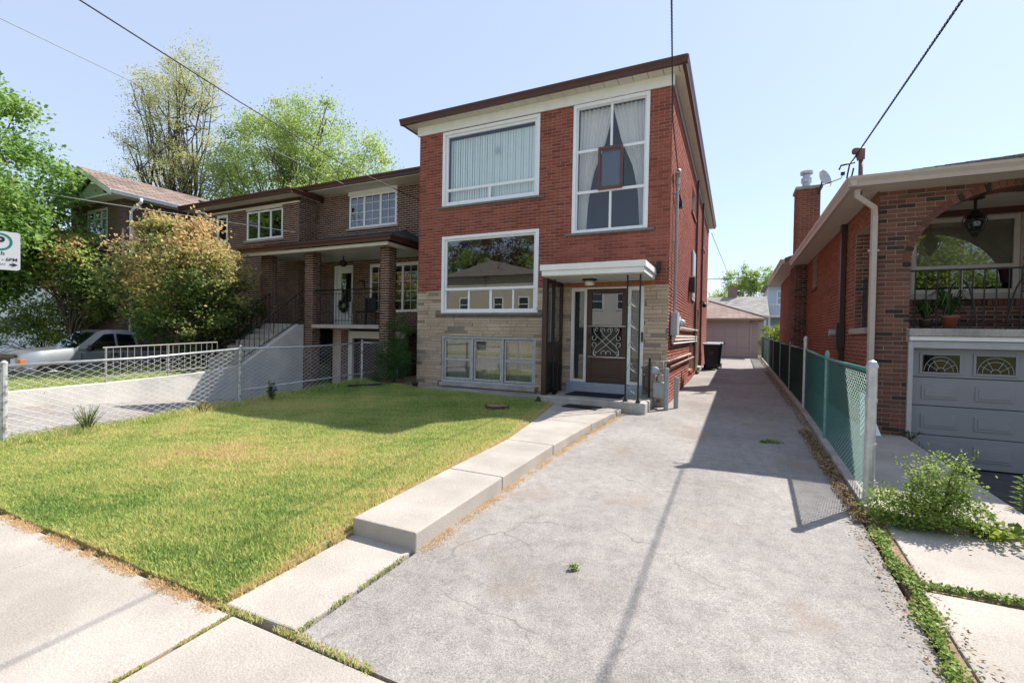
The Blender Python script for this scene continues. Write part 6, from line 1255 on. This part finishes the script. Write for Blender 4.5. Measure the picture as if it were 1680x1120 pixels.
make_tree('yew_bush','bright green conifer bush behind the truck hood','bush',(-23.0,8.0,-0.2),(-23.0,8.0,0.5),[((-23.0,8.0,1.6),(1.6,0.9,0.9),2),((-22.0,8.3,1.2),(1.0,0.6,0.7),1),((-25.0,7.0,1.2),(1.8,1.0,0.6),1.2)],8000,0.10,L_shrub,M_bark_d,0.05,clump=0.22,nclump=120,seed=18,limbs=14)
make_tree('cedar_shrub','feathery green cedar shrub at the left corner of the red brick house','shrub',(-7.95,9.55,0.1),(-7.95,9.55,0.8),[((-7.9,9.5,0.75),(0.46,0.40,0.55),3),((-7.85,9.6,1.35),(0.30,0.28,0.50),1.6),((-7.6,9.35,0.8),(0.28,0.22,0.22),0.8),((-7.9,9.3,0.3),(0.45,0.3,0.2),0.8)],9000,0.055,L_cedar,M_bark_d,0.03,clump=0.075,nclump=170,seed=21,limbs=24,aspect=0.3,twig=0.004)
make_tree('rear_tree','round green tree behind the garage roofs','tree',(1.6,56,0.2),(1.6,56,4),[((0.4,56,7.6),(1.5,1.4,1.7),2),((2.9,56,7.6),(1.5,1.4,1.6),2),((1.7,56,6.6),(2.4,1.5,1.3),1.4)],7000,0.22,L_spring,M_bark,0.16,clump=0.32,nclump=110,seed=24,limbs=22)
make_tree('hedge_shrub','sunlit yellow green shrub beside the pink garage','shrub',(2.2,30.5,0.2),(2.2,30.5,0.9),[((2.1,30.5,1.5),(0.9,0.8,0.8),2),((3.4,30.8,1.3),(0.9,0.7,0.7),1.5)],4500,0.11,L_ivy,M_bark,0.05,clump=0.18,nclump=70,seed=26,limbs=14)
make_tree('distant_tree','small green tree top far behind the garage','tree',(-2.2,75,0.2),(-2.2,75,4),[((-2.0,75,7.6),(1.2,1.2,0.9),1)],900,0.3,L_spring,M_bark,0.15,clump=0.4,nclump=26,seed=27,limbs=8)
for (x,y,h,mm,lab,sd) in ((-20.5,-21,14,L_red,'reddish brown street tree behind the camera',31),(-26,-20.5,14,L_spring,'green street tree behind the camera mirrored in the windows',33),(-15.5,-22,13,L_spring,'tall green tree behind the clapboard house across the street',35),(-32,-13,10,L_maple,'dark green street tree far down the opposite side',37),(9,-13,9,L_spring,'green street tree opposite the bungalow',39)):
    make_tree('street_tree', lab, 'tree', (x,y,-0.2), (x,y,h*0.35), [((x,y,h*0.66),(h*0.36,h*0.34,h*0.30),3),((x-1.5,y,h*0.5),(h*0.25,h*0.25,h*0.2),1),((x+1.6,y,h*0.52),(h*0.25,h*0.25,h*0.2),1)], 14000, 0.22, mm, M_bark, 0.2, clump=0.5, nclump=80, seed=sd, limbs=20, group='street trees behind the camera')

# weeds by the gate post
make_tree('weed_bush','sprawling light green weed bush at the end of the green fence','bush',(1.45,4.92,-0.12),(1.45,4.92,0.08),[((1.42,4.86,0.05),(0.40,0.18,0.16),3),((1.55,4.95,0.26),(0.22,0.18,0.22),1.6),((1.25,4.80,0.0),(0.26,0.14,0.10),1.0)],7000,0.028,L_shrub,leaf_mat('weed_stem',[(0,(0.14,0.17,0.05)),(1,(0.14,0.17,0.05))]),0.008,clump=0.045,nclump=150,seed=41,limbs=26,twig=0.002,crown_name='leaves')
def stems(name, label, cat, base, spec, mat, leaf, seed, n_leaf=9, spread=1.0, aspect=0.45):
    t = thing(name, base, label, cat); rg = np.random.default_rng(seed); m = MB(); P = []; B = Vector(base)
    for i in range(spec[0]):
        a = rg.uniform(0,6.28); h = spec[1]*rg.uniform(0.6,1.1); l = spec[2]*rg.uniform(0.3,1.0)*spread; tip = B+Vector((l*math.cos(a),l*math.sin(a),h)); mid = B.lerp(tip,0.5)+Vector((0,0,0.12*h)); m.tube([B-Vector((0,0,0.03)),mid,tip],[0.004,0.003,0.0015],4)
        for j in range(n_leaf): s_ = rg.uniform(0.15,1.0); q = (B.lerp(mid,s_*2) if s_ < 0.5 else mid.lerp(tip,s_*2-1)); P.append(np.array(q)+rg.normal(0,0.008,3))
    P = np.array(P); V, F = leaf_cards(P, leaf, aspect, up=0.6, seed=seed); fast_mesh('leaves', V, F, np.repeat(rg.random(len(P)),2), mat, t); m.build('stems', leaf_mat('weed_stem',[(0,(0.14,0.17,0.05)),(1,(0.14,0.17,0.05))]), t)
stems('tall_weeds','upright pale weed shoots rising out of the weed bush','weeds',(1.55,4.98,-0.1),(26,0.62,0.34),L_shrub,0.032,43,16)
stems('ivy_patch','yellow green ivy spreading along the edge of the neighbour walk','ivy',(1.85,4.90,-0.10),(30,0.10,0.36),L_ivy,0.055,45,9,1.0,0.8)
stems('ivy_patch','yellow green ivy at the right edge of the picture','ivy',(2.35,4.88,-0.10),(26,0.10,0.36),L_ivy,0.055,46,9,1.0,0.8)
t = thing('lily_weed', (2.38,5.75,-0.1), 'single upright weed with narrow whorled leaves on the garage ramp', 'weed'); m = MB(); m.tube([(2.38,5.75,-0.28),(2.38,5.75,0.20)],[0.006,0.003],5); m.build('stem', MATS['weed_stem'], t)
for i in range(46):
    z = -0.12+0.33*i/46; a = i*2.4; l = 0.115*(1-0.35*i/46); dx, dy = math.cos(a), math.sin(a); m = MB(); c0 = Vector((2.38,5.75,z)); d = Vector((dx,dy,0.35)); s_ = Vector((-dy,dx,0))*0.011; m.add([c0,c0+d*l*0.5+s_,c0+d*l-Vector((0,0,0.02)),c0+d*l*0.5-s_],[(0,1,2),(0,2,3)],random.random()); m.build('leaf', L_shrub, t)
stems('fence_weed','leafy weed growing at the middle post of the chain link fence','weed',(-8.15,6.15,-0.02),(16,0.42,0.12),L_dark,0.06,48,12)
stems('tall_grass_tuft','pale wispy grass tuft against the chain link fence','grass',(-8.3,3.35,-0.14),(60,0.40,0.22),L_shrub,0.03,49,5)
stems('dry_grass_tuft','dry straw coloured grass tuft near the fence shadow','grass',(-8.2,4.9,-0.05),(40,0.22,0.16),leaf_mat('straw',[(0,(0.30,0.23,0.10)),(1,(0.40,0.32,0.16))],0.3),0.03,50,5)
stems('ramp_weed','small weed at the foot of the garage door frame','weed',(2.36,8.62,-0.02),(10,0.12,0.14),L_dark,0.04,51,8)
# potted plant on the bungalow porch
pp = thing('potted_plant', (2.86,8.98,1.6), 'strap leaved plant in a terracotta pot on the bungalow porch', 'plant'); m = MB(); m.lathe(2.86,8.98,[(0.07,1.602),(0.10,1.76),(0.115,1.76),(0.115,1.80),(0.09,1.80)],16); m.build('pot', plain('terracotta',(0.22,0.07,0.04),0.8), pp, smooth=True)
m = MB(); rg = np.random.default_rng(60)
for i in range(70):
    a = rg.uniform(0,6.28); l = rg.uniform(0.22,0.42); h = rg.uniform(0.2,0.5); d = Vector((math.cos(a),math.sin(a),0)); s_ = Vector((-d.y,d.x,0))*0.014; B = Vector((2.86,8.98,1.79)); p1 = B+d*l*0.4+Vector((0,0,h*0.8)); p2 = B+d*l+Vector((0,0,h*rg.uniform(0.1,0.9))); m.add([B-s_,B+s_,p1+s_,p1-s_,p2],[(0,1,2,3),(3,2,4)],rg.random())
m.build('leaves', L_dark, pp)
pp2 = thing('potted_plant', (2.58,8.98,1.6), 'darker strap leaved plant at the left end of the bungalow porch', 'plant'); m = MB(); m.lathe(2.58,8.98,[(0.06,1.602),(0.08,1.72),(0.09,1.74),(0.07,1.74)],14); m.build('pot', M_darkbr, pp2, smooth=True); m = MB()
for i in range(50):
    a = rg.uniform(0,6.28); l = rg.uniform(0.15,0.34); h = rg.uniform(0.15,0.42); d = Vector((math.cos(a),math.sin(a),0)); s_ = Vector((-d.y,d.x,0))*0.012; B = Vector((2.58,8.98,1.73)); p1 = B+d*l*0.4+Vector((0,0,h*0.8)); p2 = B+d*l+Vector((0,0,h*rg.uniform(0.0,0.8))); m.add([B-s_,B+s_,p1+s_,p1-s_,p2],[(0,1,2,3),(3,2,4)],rg.random())
m.build('leaves', L_dark, pp2)

# ------------------------------------------------------------------ grass
def grass(name, X, Y_, Z, H, W, R, mat, seed, lean=0.6):
    rg = np.random.default_rng(seed); n = len(X); a = rg.uniform(0,2*np.pi,n); l = H*lean*rg.uniform(0.2,1.2,n); b = rg.uniform(0,2*np.pi,n)
    P = np.stack([X,Y_,Z-0.004],1); s = np.stack([np.cos(b),np.sin(b),np.zeros(n)],1)*(W/2)[:,None]; mid = P+np.stack([np.cos(a)*l*0.35,np.sin(a)*l*0.35,H*0.62],1); tip = P+np.stack([np.cos(a)*l,np.sin(a)*l,H],1)
    V = np.empty((n,5,3)); V[:,0] = P-s; V[:,1] = P+s; V[:,2] = mid+s*0.8; V[:,3] = mid-s*0.8; V[:,4] = tip; k = np.arange(n)*5
    F = np.empty((n,3,3),dtype=int); F[:,0] = np.stack([k,k+1,k+2],1); F[:,1] = np.stack([k,k+2,k+3],1); F[:,2] = np.stack([k+3,k+2,k+4],1)
    return fast_mesh(name, V.reshape(-1,3), F.reshape(-1,3), np.repeat(R,3), mat, None, 'stuff')
M_grass = leaf_mat('grass_blade',[(0,(0.11,0.22,0.05)),(0.3,(0.25,0.38,0.09)),(0.5,(0.48,0.53,0.15)),(0.72,(0.66,0.60,0.25)),(0.9,(0.70,0.54,0.30)),(1,(0.66,0.44,0.24))],0.45,0.55)
def field(x, y, s, seed):
    rg = np.random.default_rng(seed); v = np.zeros_like(x)
    for i in range(9): k = rg.normal(0,1,2)*s; v += np.sin(k[0]*x+k[1]*y+rg.uniform(0,6.28))
    return v/3.0
rg = np.random.default_rng(70); N = 330000
X = rg.uniform(-8.6,-2.6,N*2); Yg = 1.70+ (9.0-1.70)*rg.random(N*2)**1.35
lr = np.interp(Yg,[1.7,2.7,4.08,5.5,7.05,8.68,9.0],[-2.66,-2.66,-2.67,-2.70,-2.92,-3.22,-3.42])
ok = X < lr-0.01*rg.random(N*2); ok &= ~(((X+3.95)/0.55)**2+((Yg-7.6)/0.35)**2 < rg.random(N*2)*1.3)
de = np.minimum(lr-X, 9); ok &= ~((de < 0.12) & (rg.random(N*2) < 0.6) & (Yg > 2.9))
X, Yg = X[ok][:N], Yg[ok][:N]; de = np.minimum(np.interp(Yg,[1.7,2.7,4.08,5.5,7.05,8.68,9.0],[-2.66,-2.66,-2.67,-2.70,-2.92,-3.22,-3.42])-X,9)
f1 = field(X,Yg,1.3,71); f2 = field(X,Yg,4.5,72); f3 = field(X,Yg,14,73)
front = np.clip(1-(Yg-1.7)/2.6,0,1)          # greener towards the sidewalk
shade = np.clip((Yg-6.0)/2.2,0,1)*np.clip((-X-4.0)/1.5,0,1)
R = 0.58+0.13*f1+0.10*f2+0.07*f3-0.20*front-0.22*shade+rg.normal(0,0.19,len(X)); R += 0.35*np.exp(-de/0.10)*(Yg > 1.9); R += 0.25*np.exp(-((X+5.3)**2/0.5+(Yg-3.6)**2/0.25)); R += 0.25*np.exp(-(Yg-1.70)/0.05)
H = (0.030+0.018*rg.random(len(X))+0.010*np.clip(f2,-1,1))*(1+0.35*front); H *= np.where(R > 0.75,0.75,1.0); edge = np.exp(-(Yg-1.7)/0.06); H *= 1-0.25*edge
tall = (X < -8.1) & (rg.random(len(X)) < 0.5); H = np.where(tall,H*rg.uniform(1.2,3.0,len(X)),H)
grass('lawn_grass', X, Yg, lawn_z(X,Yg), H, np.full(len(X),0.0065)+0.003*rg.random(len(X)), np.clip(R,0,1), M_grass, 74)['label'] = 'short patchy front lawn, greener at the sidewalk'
def strip(name, label, pts, n, width, h, rc, rs, seed, zoff=0.005, zf=None, mat=None):
    rg = np.random.default_rng(seed); P = np.array(pts,float); seg = np.linalg.norm(np.diff(P,axis=0),axis=1); cum = np.concatenate([[0],np.cumsum(seg)]); s = rg.random(n)*cum[-1]
    x = np.interp(s,cum,P[:,0])+rg.normal(0,width,n); y = np.interp(s,cum,P[:,1])+rg.normal(0,width,n); clump = (np.sin(s*9+seed)+np.sin(s*23+1)) > -0.8; x, y = x[clump], y[clump]
    z = np.array([ (zf(a,b) if zf else gz(b))+zoff for a,b in zip(x,y)]); o = grass(name, x, y, z, h*rg.uniform(0.4,1.2,len(x)), np.full(len(x),0.005), np.clip(rg.normal(rc,rs,len(x)),0,1), mat or M_grass, seed+1, 0.9); o['label'] = label; return o
strip('joint_grass','grass growing in the sidewalk joint',[(-2.50,0.6),(-2.50,1.66)],1100,0.006,0.016,0.65,0.25,80)
strip('joint_grass','grass tufts between sidewalk and front walk',[(-2.68,1.68),(-2.05,1.69),(-1.4,1.675)],1600,0.013,0.02,0.62,0.27,82)
strip('joint_grass','grass tufts along the walk beside the driveway',[(-2.05,1.72),(-2.05,2.6)],600,0.008,0.02,0.5,0.25,84)
strip('dry_edge_grass','dry grass strewn along the sidewalk edge',[(-9,1.645),(-2.6,1.645)],14000,0.026,0.018,0.97,0.05,86)
strip('dry_edge_grass','dry grass fringe beside the low walk slab',[(-2.655,1.75),(-2.655,2.72)],3500,0.018,0.05,0.8,0.15,87,zoff=0.0)
strip('dry_edge_grass','dry grass fringe along the lawn side of the walk',[(-2.70,2.75),(-2.74,5.5),(-2.96,7.05),(-3.26,8.6)],7000,0.03,0.03,0.9,0.1,89,zf=lambda a,b: float(lawn_z(a,b)),zoff=0.0)
strip('dry_edge_grass','dry grass clippings along the driveway edge of the walk',[(-2.00,2.75),(-1.99,5.5),(-1.93,7.05),(-1.82,8.6)],9000,0.035,0.016,0.97,0.05,88)
strip('yard_grass','grass strip above the retaining wall',[(-12.6,2.0),(-12.6,8.0)],9000,0.30,0.06,0.4,0.2,90,zf=lambda a,b: float(I(b,[1.69,3.5,6.5,10],[-0.15,0.12,0.22,0.35])))
strip('yard_grass','grass further back in the neighbour yard',[(-14.4,2.0),(-14.4,8.0)],14000,0.8,0.07,0.4,0.2,92,zf=lambda a,b: float(I(b,[1.69,3.5,6.5,10],[-0.15,0.12,0.22,0.35])))
# low green ground cover in the joints of the right hand apron
def cover(name, label, pts, n, width, seed, size=0.022):
    rg = np.random.default_rng(seed); P = np.array(pts,float); seg = np.linalg.norm(np.diff(P,axis=0),axis=1); cum = np.concatenate([[0],np.cumsum(seg)]); s = rg.random(n)*cum[-1]; wv = width*(0.65+0.35*np.sin(s*11+seed))
    x = np.interp(s,cum,P[:,0])+rg.normal(0,1,n)*wv; y = np.interp(s,cum,P[:,1])+rg.normal(0,1,n)*wv; z = np.array([gz(b) for b in y])+0.01+0.035*rg.random(n)*np.exp(-((rg.normal(0,1,n)))**2*0.3); V, F = leaf_cards(np.stack([x,y,z],1), size, 0.8, up=0.8, seed=seed)
    o = fast_mesh(name, V, F, np.repeat(rg.random(n),2), L_shrub, None, 'stuff'); o['label'] = label
cover('ground_cover','low green weeds in the joint between driveway and apron',[(1.06,4.62),(1.02,4.1),(1.05,3.65),(0.99,3.2),(0.97,2.75),(0.96,2.3)],5200,0.032,94)
cover('ground_cover','low green weeds in the cross joint of the apron',[(1.08,3.74),(1.6,3.77),(2.2,3.80)],1500,0.022,96)
cover('ground_cover','small weed patch in the middle of the driveway',[(-0.95,2.95),(-0.90,2.98)],70,0.022,98,0.02)
cover('ground_cover','weed patch in the shaded part of the driveway',[(0.35,7.4),(0.6,7.5)],160,0.035,99,0.03)
# leaf litter along the fence
def litter(name, label, box, n, seed, dens=None, zf=None, size=0.03):
    rg = np.random.default_rng(seed); x = rg.uniform(box[0],box[1],n); y = rg.uniform(box[2],box[3],n); z = np.array([(zf(a,b) if zf else gz(b))+0.022 for a,b in zip(x,y)])+0.02*rg.random(n)
    V, F = leaf_cards(np.stack([x,y,z],1), size, 0.6, up=1.2, seed=seed); o = fast_mesh(name, V, F, np.repeat(rg.random(n),2), piece_mat('dead_leaves',[(0,(0.13,0.07,0.035)),(0.5,(0.28,0.18,0.09)),(1,(0.42,0.31,0.18))],'attr',bump=0), None, 'stuff'); o['label'] = label
litter('leaf_litter','dry brown leaves gathered along the foot of the green fence',(0.93,1.08,4.7,8.5),2600,101)
litter('leaf_litter','scattered dry leaves further along the fence',(1.02,1.17,8.5,20),1500,102)
litter('leaf_litter','dry leaves on the soil at the joint of driveway and apron',(0.86,1.16,2.2,4.6),700,103,size=0.02)
